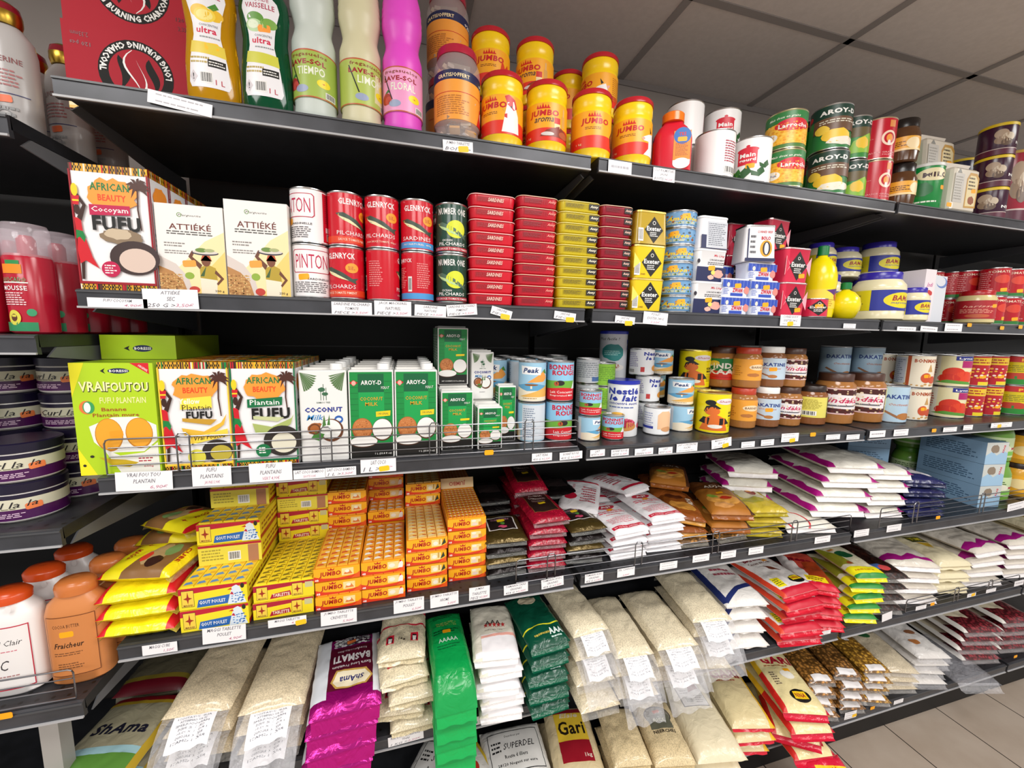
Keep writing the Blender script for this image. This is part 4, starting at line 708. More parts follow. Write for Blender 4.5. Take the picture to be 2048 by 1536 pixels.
# mayonnaise jars
def mayo(r, h):
    return jar('mayonnaise_jar', [(r * .85, 0), (r, .005), (r, h * .2), (r * .98, h * .22), (r * .98, h * .6), (r, h * .64), (r * .97, h * .74), (r * .78, h * .86), (r * .74, h * .88)], 'efe6bf/0.2', 'e8d820', h * .2, h * .62, [('r', .38, 0, 1.5, 1, '24309c'), ('e', .78, .5, .26, .38, 'e8d820'), T('BAMA', .78, .6, .32, .26, 'a02828', b=.04, s=.2), T('mayonnaise', .78, .36, .34, .12, '24309c', s=.3), ('lines', .05, .2, .3, .8, 6, '8a8a30')], '3a2ea8/0.25', r * .8, h * .84, h)
mB = mayo(.07, .155); mS = mayo(.045, .11)
put(mB, 2.1, .08, z2, 0, 'large mayonnaise jar with blue lid and yellow label, at front'); put(mB, 1.985, .19, z2, 10, 'large mayonnaise jar standing behind the small lemon bottle')
put(mS, 2.215, .052, z2, 0, 'small mayonnaise jar at the shelf edge right of the large one'); put(mB, 2.25, .205, z2, 0, 'large mayonnaise jar hidden behind the small one at the edge'); put(mB, 2.262, .2, z2 + .156, -8, 'mayonnaise jar stacked up high at the right', sc_=(.85, .85, .85)); put(mB, 2.13, .23, z2 + .157, -8, 'mayonnaise jar stacked second from the right', sc_=(.8, .8, .7))
put(mS, 1.885, .28, z2 , 0, 'small dim mayonnaise jar at the back left of the group'); put(mS, 1.985, .2, z2 + .156, 0, 'small mayonnaise jar standing on the large one behind')
# cartons and red jars to the right
put(carton('tea_box', 'food box', .12, .07, .155, 'dfe4ec', [('e', .72, .86, .3, .12, '6a8ac8'), ('e', .66, .88, .26, .1, 'dfe4ec'), ('e', .2, .72, .08, .04, 'b03040')]), XP(1876, 580, .03), .07, z2, 8, 'pale blue-white carton at the right of the mayonnaise jars')
put(carton('jelly_box', 'food box', .05, .07, .17, 'ece4e8', [T('Jodi', .5, .7, .6, .1, 'c81c8a', s=.3), blob(.5, .55, .7, .12, 'c83a3a', 12, 3), blob(.5, .25, .7, .2, 'd8a08a', 12, 5)]), XP(1853, 590, .03), .06, z2, 0, 'narrow white box with pink script next to the mayonnaise')
rj = jar('red_spread_jar', [(.04, 0), (.05, .006), (.05, .09), (.042, .104)], 'd8c890/0.2', 'a81c24', .018, .082, [('p', [(0, 0), (1, 0), (1, 1), (0, 1)], 'b02028'), T('harissa', .5, .68, .5, .12, 'f0b8a0', s=.3), ('lines', .2, .3, .8, .55, 3, 'e8a088'), ('e', .5, .16, .2, .1, 'c8603a'), ('st', .8, .7)], 'b01820/0.25', .044, .1, .118)
rc = can('tomato_puree_tin', .037, .1, 'b81424/0.22', [('r', -.5, 0, 1.5, .12, '2a7a34'), ('lines', .1, .2, .5, .9, 9, 'e8a0a0'), ('e', .7, .6, .2, .16, 'd8402a'), T('TOMATE', .6, .88, .5, .09, 'f0d8c0'), ('st', .75, .2)])
put(rj, XP(1945, 610, .07), .062, z2, 0, 'squat red-labelled jar of pale spread at the front right')
def fill(k, n, lab, u0, u1, Y0, rows, layers, h, dy, v, z, r, rzs=20, grp=None):
    """a block of like tins on one shelf in files, rows and layers"""
    xs = [XP(u0 + (u1 - u0) * i / max(1, n - 1), v, Y0) for i in range(n)] if n > 1 else [XP(u0, v, Y0)]
    for i, x in enumerate(xs):
        for j in range(rows):
            for q in range(layers):
                put(k, x, Y0 + j * dy, z + q * h, rr.uniform(-rzs, rzs), f"{lab}, {['first', 'second', 'third', 'fourth', 'fifth', 'sixth'][i]} file{'' if rows == 1 else [', front row', ', second row', ', third row'][j]}{'' if layers == 1 else [', bottom layer', ', upper layer', ', top layer'][q]}")
fill(rc, 4, 'red tomato puree tin', 1982, 2075, .06, 2, 2, .101, .078, 600, z2, .037)
fill(rc, 2, 'dim red tin behind the pale carton', 1905, 1935, .17, 1, 2, .101, .078, 560, z2, .037)
put(rc, XP(1875, 460, .2), .2, z2 + .101, 0, 'dim red tin high behind the pale carton'); put(rc, XP(1875, 460, .2), .2, z2, 0, 'dim red tin low behind the pale carton')
# ================================================================ third shelf
z3 = S[3] + .0006
def foutou():
    a = [('p', [(0, .25), (.2, 0), (0, 0)], 'f7e81c'), ('p', [(0, .7), (.18, 1), (0, 1)], 'e8e01c'), ('p', [(.72, 1), (.95, 1), (.95, .9)], 'd81c2c'), T('ORIGINAL', .88, .955, .14, .02, 'white', rot=-38), ('e', .58, .93, .13, .024, '1c2350'), T('BORESSI', .58, .93, .22, .022, 'white', b=.03), ('p', [(.36, .93), (.42, .955), (.4, .93), (.42, .905)], '1a1a1a'),
         T('VRAI', .25, .79, .32, .09, 'black', b=.06), T('VRAI', .245, .795, .31, .085, 'f7f2b0', b=.03), T('FOUTOU', .67, .785, .52, .085, 'black', b=.06), T('FOUTOU', .665, .79, .51, .08, 'f7f2b0', b=.03), T('FUFU PLANTAIN', .6, .67, .56, .055, 'f2f0a0', b=.02), T('Banane', .48, .59, .3, .032, 'a8501c', b=.02), T('Plantain mure', .5, .54, .56, .032, 'a8501c', b=.02),
         ('e', .16, .61, .09, .06, 'e8783a'), ('e', .18, .61, .07, .055, '3aa05a'), ('e', .165, .61, .04, .045, 'white'),
         ('p', [(.16, .44), (.45, .52), (.75, .52), (.98, .44), (.98, .3), (.8, .2), (.35, .2), (.2, .3)], 'f0f0ea'), ('e', .39, .36, .17, .15, 'c8801c'), ('e', .39, .365, .16, .14, 'f2a82c'), ('e', .76, .37, .17, .14, 'c8801c'), ('e', .76, .375, .16, .13, 'f2a82c'), ('p', [(.3, .24), (.5, .17), (.8, .19), (.98, .28), (.98, 0), (.5, 0)], 'eceade'), ('p', [(.24, .16), (.4, .08), (.6, .06), (.72, .1), (.56, .13), (.4, .14)], 'c8a81c'), ('lines', .72, .1, .94, .15, 2, 'b03040'), T('600g', .84, .06, .12, .022, 'b03040'), ('e', .16, .17, .025, .012, '2a2a1a'), ('e', .06, .09, .02, .012, '2a2a1a'), ('st', .48, .37, 'f0a020')]
    return carton('foutou_box', 'food box', .132, .066, .2165, 'b4d61c', a, side='a8c81c', top='9cc018', tart=[('r', .1, .3, .9, .7, '7fa018')])
fo = foutou()
for i in range(3): put(fo, .033 + i * .001, .044 + i * .068, z3, [-2, 0, 1][i], ['lime green foutou box at the shelf front, left end', 'lime green foutou box behind the front one', 'lime green foutou box third in its file'][i])
lb = carton('foutou_box', 'food box', .132, .2, .05, 'a9c81c', [('e', .55, .45, .13, .14, '1c2350'), T('BORESSI', .55, .45, .22, .12, 'white', b=.03), ('p', [(.3, .45), (.38, .56), (.36, .45), (.38, .34)], '1a1a1a')], side='7f9a1c')
put(lb, .03, .205, z3 + .2175, -1, 'lime green box lying flat on top of the foutou boxes')
for i in range(4): put(fy, .163, .04 + i * .064, z3, 0, ['yellow plantain fufu box with green-lime box to its left', 'yellow plantain fufu box second in its file', 'yellow plantain fufu box third in its file', 'yellow plantain fufu box fourth in its file'][i])
for i in range(4): put(fg, .2845, .04 + i * .064, z3, 0, ['green plantain fufu box beside the white milk carton', 'green plantain fufu box second in its file', 'green plantain fufu box third in its file', 'green plantain fufu box fourth in its file'][i])
def milk(w_, d, h, art, cap=True, side='e8e8e4', small=False):
    b = MB(); b.box(-w_ / 2, -d / 2, 0, w_ / 2, d / 2, h, 'ecebe8/0.25', b=.003)
    b.decals(art, w_ - .006, h - .004, lambda x, y, o_: (x - w_ / 2 + .003, -d / 2 - o_, y + .002))
    b.decals([('r', 0, 0, 1, 1, side)] + ([('r', 0, 0, 1, .17, 'black')] if side != 'e8e8e4' else []) + [('lines', .1, .4, .9, .9, 10, 'c8d8c8')], d - .008, h - .004, lambda x, y, o_: (-w_ / 2 - o_, d / 2 - .004 - x, y + .002))
    n = MB(); n.box(-w_ / 2 + .004, -.002, h, w_ / 2 - .004, .002, h + .004, 'dcdad4')
    o = whole(b, 'milk_carton', 'carton', 'carton_body'); n.obj('top_seam', o)
    if cap:
        n = MB(); n.lathe([(.013, 0, 'f2f2f0'), (.013, .012, 'f2f2f0'), (.0125, .0135, 'f2f2f0')], 20, c=(w_ / 2 - .022, -d / 2 + .018)); c_ = n.obj('cap', o); c_.location.z = h + .0005
    return o
wart = [*[('p', [(0, .99), (.04 + .34 * math.cos(a), .98 - .2 * math.sin(a)), (.03 + .3 * math.cos(a + .06), .98 - .2 * math.sin(a + .06))], '5a7a4a') for a in [i * .15 for i in range(1, 10)]], *[('p', [(1, .99), (.96 - .34 * math.cos(a), .98 - .2 * math.sin(a)), (.97 - .3 * math.cos(a + .06), .98 - .2 * math.sin(a + .06))], '5a7a4a') for a in [i * .15 for i in range(1, 10)]],
        *[('r', x, .68, x + .012, y, '3a6a4a') for x, y in ((.44, .8), (.5, .86), (.56, .82))], blob(.47, .8, .16, .05, '3a6a4a', 12, 3), blob(.54, .75, .14, .04, '3a6a4a', 12, 5), T('BAMBOO TREE', .5, .655, .3, .018, '4a6a5a'), T('COCONUT', .5, .575, .84, .058, '2c3a90', b=.05), T('Milk', .3, .49, .38, .06, '3a8ac8', s=.3), ('e', .83, .46, .1, .045, '2c60b0'), ('e', .83, .46, .06, .02, 'dce8f4'),
        blob(.32, .36, .4, .15, 'a8602c', 18, 3), ('e', .66, .34, .27, .13, '6a3c20'), ('e', .64, .35, .24, .11, 'f2f2ee'), ('p', [(.45, .38), (.5, .52), (.54, .4)], '4a7a3a'), ('p', [(.56, .4), (.62, .52), (.63, .4)], '4a7a3a'), ('p', [(.2, .26), (.4, .22), (.5, .3), (.3, .33)], '4a8a3a'), ('ring', .28, .36, .012, .003, '6a3c20'), ('lines', .35, .13, .7, .15, 1, '6a6a70')]
mw = milk(.095, .062, .2, wart); ma = milk(.095, .062, .2, aroy(True), side='0f7a38'); mm = milk(.078, .05, .146, aroy(False), cap=False, side='0f7a38'); ms = milk(.062, .04, .106, aroy(False), cap=False, side='0f7a38')
mws = milk(.06, .045, .125, wart, cap=False); rowsn = ['front', 'second', 'third', 'fourth', 'fifth']
for i in range(5): put(mw, .396, .045 + i * .066, z3, 0, 'white coconut milk carton with palm leaves, ' + rowsn[i] + ' in its file')
for i in range(5): put(ma, .494, .045 + i * .066, z3, 0, 'large green coconut milk carton, left file, ' + rowsn[i] + ' one')
for i in range(5): put(ma, .591, .045 + i * .066, z3, 0, 'large green coconut milk carton, right file, ' + rowsn[i] + ' one')
for i in range(4): put(mm, .688, .062 + i * .053, z3, 0, 'medium green coconut milk carton, ' + rowsn[i] + ' on the shelf')
for i in range(3): put(mm, .687, .14 + i * .053, z3 + .152, 0, 'medium green coconut milk carton stacked on others, ' + rowsn[i] + ' one')
for i in range(3): put(ms, .768, .05 + i * .043, z3, 0, 'small green coconut milk carton, ' + rowsn[i] + ' in its file')
for i in range(3): put(mws, .766, .085 + i * .048 + .06, z3 + .1115, 0, 'small white coconut milk carton raised, ' + rowsn[i] + ' in its file')
put(mm, .768, .21, z3, 0, 'medium green carton low under the small white ones', sc_=(.8, 1, .75)); put(mm, .768, .265, z3, 0, 'medium green carton low at the back under white ones', sc_=(.8, 1, .75)); put(ms, .768, .162, z3, 0, 'small green carton low under the front white one')
put(mm, .828, .12, z3, 0, 'grey-backed milk carton seen edge-on left of the tins', sc_=(.6, 1, 1.02))
# evaporated milk tins
peak_a = [('r', -.5, 0, 1.5, 1, '9fcbe4'), ('p', [(-.1, .3), (.5, .42), (1.1, .3), (1.1, .0), (-.1, 0)], 'efe4cc'), ('p', [(.05, .38), (.5, .48), (.95, .38), (.9, .28), (.4, .26)], '5fa4cc'), ('p', [(.2, .1), (.6, .25), (1.0, .42), (1.0, .1)], 'e8b45a'), ('p', [(.4, .48), (.8, .78), (.95, .6), (.8, .5)], 'f0a24a'), ('p', [(.75, .75), (.85, .84), (.95, .7)], '4a8a3a'), ('p', [(.24, .92), (.74, .88), (.72, .68), (.26, .7)], 'f4f4f4'), T('Peak', .49, .8, .38, .13, '1c3a70', s=.25, b=.04), ('e', .5, .42, .16, .025, '8a5a30'), ('lines', .3, .04, .7, .09, 1, 'b0904a'), ('r', 1.15, .03, 1.5, .97, 'd4dce4'), ('lines', 1.18, .1, 1.48, .9, 14, '7a8aa0'), ('r', -.5, .03, -.1, .97, 'd4dce4')]
bon_a = [('r', -.5, 0, 1.5, 1, '8fc8e8'), ('r', -.5, .2, 1.5, .52, '6fae3c'), T('BONNET', .5, .88, .7, .14, 'c8183c', b=.08), T('ROUGE', .55, .73, .6, .13, 'c8183c', b=.08), ('p', [(-.5, 0), (1.5, 0), (1.5, .26), (.5, .34), (-.5, .24)], 'd2202c'), T('Lait Concentré', .5, .22, .6, .07, 'white'), T('Evaporated Milk', .5, .12, .6, .06, 'white'), ('e', .45, .46, .1, .07, '2a2424'), ('e', .36, .44, .06, .06, 'b8542c'), ('p', [(.75, .3), (.85, .55), (.95, .3)], 'f0f4f6'), ('r', 1.1, .02, 1.45, .98, '8fc03c'), ('lines', 1.14, .3, 1.4, .9, 10, '4a7a2a')]
pk = can('milk_tin', .0365, .107, 'd8d8d4/0.2', peak_a); bo = can('milk_tin', .0365, .107, '8fc8e8/0.2', bon_a); bs = can('milk_tin', .03, .068, '8fc8e8/0.2', bon_a); pks = can('milk_tin', .03, .068, 'd8d8d4/0.2', peak_a)
grn = can('milk_tin', .034, .068, '8fc83c/0.25', [('lines', .0, .2, 1, .9, 8, '6aa02a')]); pale = can('milk_tin', .034, .072, 'c8ccd0/0.25', [('lines', .1, .2, .9, .9, 8, '8a9098'), ('r', .6, .05, .9, .25, '4a6aa0')])
for k, nm, x0 in ((pk, 'blue milk tin with beach picture', .897), (bo, 'milk tin with bold red lettering and cow', .977)):
    for j in range(4):
        for q in (0, 1): put(k, x0 + (-.004 * j if k is pk else 0), .1 + j * .078, z3 + q * .1085, [[200, -6], [60, 120], [10, 20], [-30, 4]][j][q] if k is pk else [[30, 8], [0, 20], [0, 0], [20, 0]][j][q], f'{nm}, {rowsn[j]} of its file, {["lower", "upper"][q]}')
for j in range(2): put(pk, .812, .19 + j * .078, z3, 20, 'blue milk tin beside the grey carton, ' + ['nearer', 'farther'][j]); put(pk, .812, .19 + j * .078, z3 + .1085, -20, 'blue milk tin stacked beside the grey carton, ' + ['nearer', 'farther'][j])
for j in range(2):
    for q in range(3): put(pale, 1.046 + j * .02, .3, z3 + q * .074 + 0, 0, f'plain grey-labelled tin far back, {stack_word(q, 3)}') if j == 0 else None
put(pks, XP(1176, 860, .08), .075, z3, 60, 'small beach-picture milk tin at the shelf front'); put(bs, XP(1179, 815, .08), .075, z3 + .0695, 0, 'small red-lettered milk tin on top of the beach-picture one'); put(bs, XP(1224, 860, .075), .072, z3, -4, 'small red-lettered milk tin standing alone at the front')
for q in range(2): put(grn, XP(1208, 800, .15), .155, z3 + q * .0695, 20 * q, ['green milk tin at the base of a pile behind', 'green milk tin in the middle of the pile'][q])
put(grn, XP(1208, 760, .15), .155, z3 + .139, 0, 'bright green milk tin on top of the pile')
put(pale, XP(1171, 800, .17), .16, z3, 0, 'pale milk tin under another left of the green pile'); put(pale, XP(1171, 800, .17), .16, z3 + .0735, 0, 'pale milk tin second in the pile by the green ones'); put(pale, XP(1171, 780, .17), .16, z3 + .147, 0, 'pale milk tin on top left of the green pile')
put(pale, XP(1190, 760, .24), .235, z3, 0, 'pale milk tin deep behind the green pile')
# condensed milk
nes_t = plastic_can('condensed_milk_tin', .046, .16, 'eef0f2/0.22', [T('Nestlé', .5, .87, .66, .12, '2c3a9c', b=.05), T('le lait', .5, .74, .6, .12, '2c3a9c', b=.05, s=.2), T('concentré sucré', .5, .64, .6, .05, '2c3a9c', b=.02), ('lines', .2, .54, .8, .59, 1, '6a7ab0'), ('e', .52, .2, .28, .09, 'c88a4a'), ('e', .52, .26, .25, .09, 'a81c3a'), ('dots', .3, .2, .74, .36, 6, 3, .004, ['c83a5a', 'b02044', 'd85a78']), ('e', .4, .42, .14, .05, 'f0b84a'), ('e', .9, .2, .06, .05, 'c83a5a')], '2430a8/0.25', 'condensed milk tin', lh=.01)
nes_b = plastic_can('condensed_milk_tin', .043, .158, 'd8dce2/0.22', [T('Plus facile !', .3, .9, .5, .06, '4a4a50', s=.3), blob(.4, .62, .56, .36, '2a8a88', 18, 3), ('lines', .2, .55, .6, .66, 3, 'a8d8d4'), ('e', .45, .3, .24, .07, 'e8e4e0'), ('e', .45, .33, .12, .05, 'a8501c'), T('Nestlé', 1.05, .84, .5, .1, '2c3a9c', b=.05), T('le lait', 1.05, .72, .5, .1, '2c3a9c', b=.05, s=.2)], '2430a8/0.25', 'condensed milk tin', lh=.01)
nl = can('condensed_milk_tin', .0375, .082, 'eef0f2/0.22', [T('Nestlé', .8, .84, .56, .15, '2c3a9c', b=.05), T('le lait', .85, .66, .56, .15, '2c3a9c', b=.05, s=.2), ('lines', .05, .3, .4, .9, 8, '9a90b8'), ('e', .9, .25, .14, .13, 'e89a3c'), ('bc', .05, .05, .3, .22), ('r', .45, .1, .55, .3, 'c83a3a')])
nlb = can('condensed_milk_tin', .0375, .082, 'eef0f2/0.22', [('p', [(.5, .2), (.5, .75), (.6, .9), (.8, .9), (.9, .75), (.9, .2)], 'f0c49a'), ('lines', .1, .3, .4, .85, 6, 'a0a8c8'), ('r', -.1, .2, .4, .3, '2c3a9c'), ('e', .75, .2, .16, .1, 'd8a070')])
pkc = can('milk_tin', .037, .08, 'd8d8d4/0.22', peak_a)
kes = can('mango_pulp_tin', .048, .122, 'f2de10/0.22', [('p', [(.22, .05), (.35, .38), (.5, .5), (.7, .38), (.78, .05)], 'e2722c'), ('p', [(.2, .25), (.3, .4), (.42, .38), (.4, .2)], '1c1a1a'), ('p', [(.6, .2), (.6, .38), (.72, .38), (.82, .24)], '1c1a1a'), ('e', .46, .56, .14, .11, 'e2722c'), ('p', [(.3, .55), (.34, .68), (.5, .74), (.62, .64), (.56, .62), (.42, .66), (.34, .52)], '1c1a1a'), ('e', .42, .78, .1, .07, '1c1a1a'), ('e', .53, .16, .14, .05, 'f0ece0'), ('e', .72, .82, .2, .08, 'e8e0e4'), T('Shama', .72, .82, .3, .06, 'b05060', s=.2), T('KESAR', .92, .52, .24, .06, 'black', b=.04), T('MANGO', .92, .44, .24, .06, 'black', b=.04), ('lines', .8, .15, 1.05, .38, 5, 'a08a10'), ('lines', -.3, .1, .05, .7, 12, 'c0a810')], rim='m:e8d890')
put(nes_t, XP(1259, 850, .07), .115, z3, 0, 'tall condensed milk tin with blue lid and raspberry tart')
put(nes_b, XP(1233, 700, .22), .24, z3 + .143, 12, 'tall condensed milk tin with teal picture, raised at the back'); put(nes_b, XP(1233, 800, .22), .24, z3 - .0155 + .0, 40, 'tall condensed milk tin hidden under the raised one', sc_=(1, 1, .9))
put(nlb, XP(1313, 840, .1), .1, z3, 0, 'low condensed milk tin showing pouring picture, at the front'); put(pkc, XP(1362, 840, .12), .125, z3, 70, 'milk tin turned sideways behind the yellow mango tin')
put(nl, XP(1308, 780, .15), .185, z3 + .083, 0, 'condensed milk tin in the second layer behind the front one'); put(nl, XP(1308, 800, .15), .185, z3, 0, 'condensed milk tin at the bottom of the second row'); put(nl, XP(1287, 730, .18), .19, z3 + .166, 0, 'condensed milk tin on the top layer beside the teal-picture tin')
put(pkc, XP(1360, 785, .13), .127, z3 + .081, 0, 'beach-picture milk tin on top of the sideways one'); put(pkc, XP(1333, 730, .18), .21, z3 + .166, 0, 'beach-picture milk tin on the top layer, left of mango tin'); put(pkc, XP(1330, 790, .2), .265, z3 + .081, 0, 'beach-picture milk tin half hidden in the second layer')
put(kes, XP(1420, 840, .1), .092, z3, 0, 'yellow mango pulp tin with woman drawing, at the front'); put(kes, XP(1390, 745, .2), .205, z3 + .1225, -10, 'yellow mango pulp tin with woman drawing, upper back one'); put(kes, XP(1390, 800, .2), .205, z3, 60, 'yellow mango pulp tin hidden under the upper back one')
# peanut butter jars
def pb(r, h, but, lab, art, lid, z0=.2, z1=.72, lr=.86):
    return jar('peanut_butter_jar', [(r * .86, 0), (r * .98, .004), (r, .012), (r, h * .7), (r * .97, h * .78), (r * .8, h * .86), (r * .78, h * .88)], but + '/0.15', lab, h * z0, h * z1, art, lid + '/0.35', r * lr, h * .85, h)
nuts = [('dots', 0, .0, 1.0, 1.0, 9, 7, .0042, ['e8d0a8', 'd8b888', '8a3428', '6a2018', 'f0e0c8'])]
pind = [('r', -.5, 0, 1.5, 1, '4a1a18'), *nuts, ('r', -.5, .0, 1.5, .05, 'e8c0c0'), ('r', -.5, .95, 1.5, 1, 'e8c0c0'), ('p', [(.15, .25), (.88, .2), (.9, .72), (.17, .78)], 'f4ecec'), T('Pindaka', .52, .54, .62, .2, 'c82a5a', s=.35, b=.03), ('r', .25, .3, .78, .36, '6a6a70'), ('r', .92, 0, 1.4, 1, 'efe08a'), ('bc', 1.0, .1, 1.3, .3)]
pbig = pb(.058, .172, 'a8713c', '4a1a18', pind, '4a2c20'); pmid = pb(.042, .128, 'a8713c', '4a1a18', pind, '4a2c20')
pbar = pb(.041, .128, 'a8713c', 'f0a43a', [('e', .7, .62, .22, .14, 'f3dcb4'), T('BARNEY', .7, .62, .34, .1, '6a3418', b=.02), blob(.6, .26, .3, .18, 'b8743a', 14, 3), ('lines', .1, .2, .35, .7, 5, 'c8822a'), ('st', .9, .8)], 'b83a20'); pdak = pb(.042, .13, '8a5a38', 'c2d6e6', [T('DAKATINE', .55, .7, .7, .16, '24408a', b=.04), T('Onctueux', .58, .52, .4, .08, 'c87a5a', s=.3), ('p', [(.2, .35), (.24, .38), (.6, .14), (.55, .1)], '9a6a48'), ('e', .6, .14, .1, .08, 'b8783c'), ('st', .6, .48)], 'f0efec')
pkaas = pb(.05, .133, 'a8713c', '147a3c', [('p', [(-.5, 0), (1.5, 0), (1.5, .34), (.5, .42), (-.5, .4)], 'd42a1c'), T('PINDA', .5, .66, .6, .26, 'f4f0e8', b=.06), T('KAAS', .52, .38, .6, .26, 'f4f0e8', b=.06), ('e', .32, .78, .1, .12, 'e8c83a'), ('lines', .3, .08, .7, .16, 1, 'b01c14')], '4a2c20')
pyel = pb(.05, .132, '8a5530', 'e8dc6a', [('bc', .25, .1, .6, .32), ('lines', .2, .4, .7, .9, 8, 'a89a3a'), ('r', .85, 0, 1.4, 1, '3a2a20'), ('dots', .85, 0, 1.2, 1, 4, 5, .004, ['c8b08a', '7a9a3a'])], '2a1a14'); pdk = pb(.045, .15, '6a4426', '8a1c28', [('lines', .2, .2, .8, .8, 4, '4a9a8a')], '1c1614')
dk = can('peanut_paste_tin', .05, .13, 'b4cfe2/0.2', [T('DAKATINE', .55, .72, .66, .12, '24408a', b=.04), T('Onctueux', .58, .5, .4, .07, 'c87a5a', s=.3), ('p', [(.2, .35), (.24, .38), (.6, .14), (.55, .1)], '9a6a48'), ('e', .7, .16, .16, .1, 'b8783c')])
Y1 = .1
for u, k, lab in [(1484, pbar, 'orange-labelled peanut butter jar with red lid'), (1530, pdak, 'pale blue labelled peanut butter jar with white lid'), (1572, pmid, 'peanut butter jar with nut-print label and brown lid')]:
    x = XP(u, 820, .12)
    put(k, x, .12, z3, rr.uniform(-12, 12), lab + ', lower one'); put(k, x + .01, .125, z3 + [.1285, .1305, .1285][[pbar, pdak, pmid].index(k)], rr.uniform(-30, 20), lab + ', upper one')
    put(k, x + .02, .215, z3, 0, lab + ', low in the second row'); put(k, x + .02, .215, z3 + .131, 0, lab + ', high in the second row')
put(pdk, XP(1452, 800, .17), .2, z3, 0, 'dark-lidded jar peeking between the mango tin and peanut jars', sc_=(1, 1, .8)); put(pkaas, XP(1443, 740, .2), .2, z3 + .1225, 0, 'green and red labelled peanut butter jar, raised')
put(pyel, XP(1621, 810, .12), .125, z3, 0, 'jar showing a yellow barcode label under a dark lid'); put(pyel, XP(1613, 780, .2), .235, z3, 60, 'dark-lidded jar close behind the barcode-label jar')
put(pbig, XP(1673, 800, .115), .125, z3, 10, 'large peanut butter jar with nut-print label, left of two'); put(pbig, XP(1734, 800, .11), .122, z3, -10, 'large peanut butter jar with nut-print label, right of two')
for u, Y, zz, lab in [(1662, .28, .0, 'dim blue tin at the back, bottom left'), (1662, .28, .131, 'dim blue tin at the back, top left'), (1727, .25, 0, 'dim blue tin at the back, bottom right'), (1727, .25, .131, 'pale blue tin raised behind the large jars'), (1782, .1, 0, 'pale blue peanut paste tin at the front right of the jars')]: put(dk, XP(u, 780, Y), Y, z3 + zz, 12, lab)
bm = can('peanut_paste_tin', .052, .118, 'ece2cc/0.2', [('r', -.1, .1, .42, .95, 'c8ccd4'), ('lines', -.08, .1, .4, .9, 12, '8a90a0'), ('r', .44, 0, .5, 1, 'b0502a'), T('BONMAYO', .8, .85, .5, .12, 'b0502a', b=.04), ('e', .78, .3, .1, .16, 'c8502c'), ('e', .92, .24, .1, .12, 'c8502c'), ('p', [(.8, .5), (.84, .75), (.9, .5)], 'c89a5a'), ('dots', .4, 0, 1.1, .12, 8, 1, .005, ['c89a5a']), ('st', .8, .36)])
to = can('tomato_tin', .05, .118, 'e8e0b4/0.2', [('r', -.5, .0, .25, 1, 'ece8d8'), ('e', .5, .42, .2, .2, 'd8341c'), ('e', .7, .3, .22, .2, 'e04424'), ('e', .42, .24, .2, .16, 'd02c1c'), ('r', .62, .62, .95, .85, 'b01c6a'), ('r', .5, .86, .9, 1, '24308a'), T('Lynx', .7, .92, .3, .08, 'white', b=.04), ('p', [(.15, .1), (.4, .2), (.8, .15), (1, .05)], '5a9a3a'), ('st', .9, .45), ('lines', .05, .3, .2, .8, 6, 'c04a3a')])
ge = can('tomato_tin', .04, .118, 'b81c2a/0.2', [('r', 0, .7, 1, .95, 'e8c02a'), ('lines', .1, .74, .9, .92, 2, 'a01c20'), ('dots', .1, .2, .9, .6, 6, 4, .005, ['e8542c', 'f0b83a', 'f0e0d0']), ('st', .7, .3), ('r', .6, 0, 1, .12, 'e8d02a')])
rk = can('tomato_tin', .052, .118, 'd8c41c/0.2', [('r', -.5, .8, 1.5, 1, 'c02a2a'), T('PRIMA', .8, .88, .5, .1, 'f0a83c', b=.05), ('p', [(0, .1), (.5, .3), (1, .1), (1, .0), (0, 0)], '2a8a34'), blob(.5, .3, .6, .25, 'c0402a', 16, 3), ('lines', .1, .45, .8, .7, 4, '8a8a1c'), ('r', 1.0, 0, 1.5, 1, 'd8442c'), T('RAK', 1.25, .85, .4, .1, 'f0a83c', b=.05)])
for u, k, lab in [(1822, bm, 'cream tin with tomato and grey nutrition panel'), (1896, to, 'white and red tomato tin with yellow sticker'), (1940, ge, 'small red and yellow tomato tin'), (1975, ge, 'small red tomato tin farther right'), (2020, rk, 'yellow and red tomato tin near the picture edge'), (2085, rk, 'yellow and red tomato tin crossing the picture edge')]:
    for q in (0, 1):
        x = XP(u, 810 - 60 * q, .11)
        for j in (0, 1): put(k, XP(u, 810, .11) + j * .012, .115 + j * .108, z3 + q * .1195, rr.uniform(-10, 10) + (0 if k is not bm else -14), f"{lab}, {['lower', 'upper'][q]}, {['front', 'second'][j]} row")
# ================================================================ fourth shelf: stock cubes
z4 = S[4] + .0006
def starm(x, y, s, k='b0301c'): return [('p', [(x, y + s), (x + s * .12, y + s * .22), (x + s * .42, y), (x + s * .12, y - s * .22), (x, y - s), (x - s * .12, y - s * .22), (x - s * .42, y), (x - s * .12, y + s * .22)], k)]
def cubes(w_, d, nx, ny, k1, k2, k3):
    a = [('r', 0, 0, 1, 1, '7a4a20')]
    for i in range(nx):
        for j in range(ny):
            x0, y0, sx, sy = (i + .06) / nx, (j + .06) / ny, .88 / nx, .88 / ny
            a += [('r', x0, y0, x0 + sx, y0 + sy, k1), ('p', [(x0 + sx * .1, y0 + sy * .12), (x0 + sx * .85, y0 + sy * .3), (x0 + sx * .5, y0 + sy * .62), (x0 + sx * .15, y0 + sy * .5)], k2), ('r', x0 + sx * .55, y0 + sy * .6, x0 + sx * .95, y0 + sy * .92, k3)]
    return a
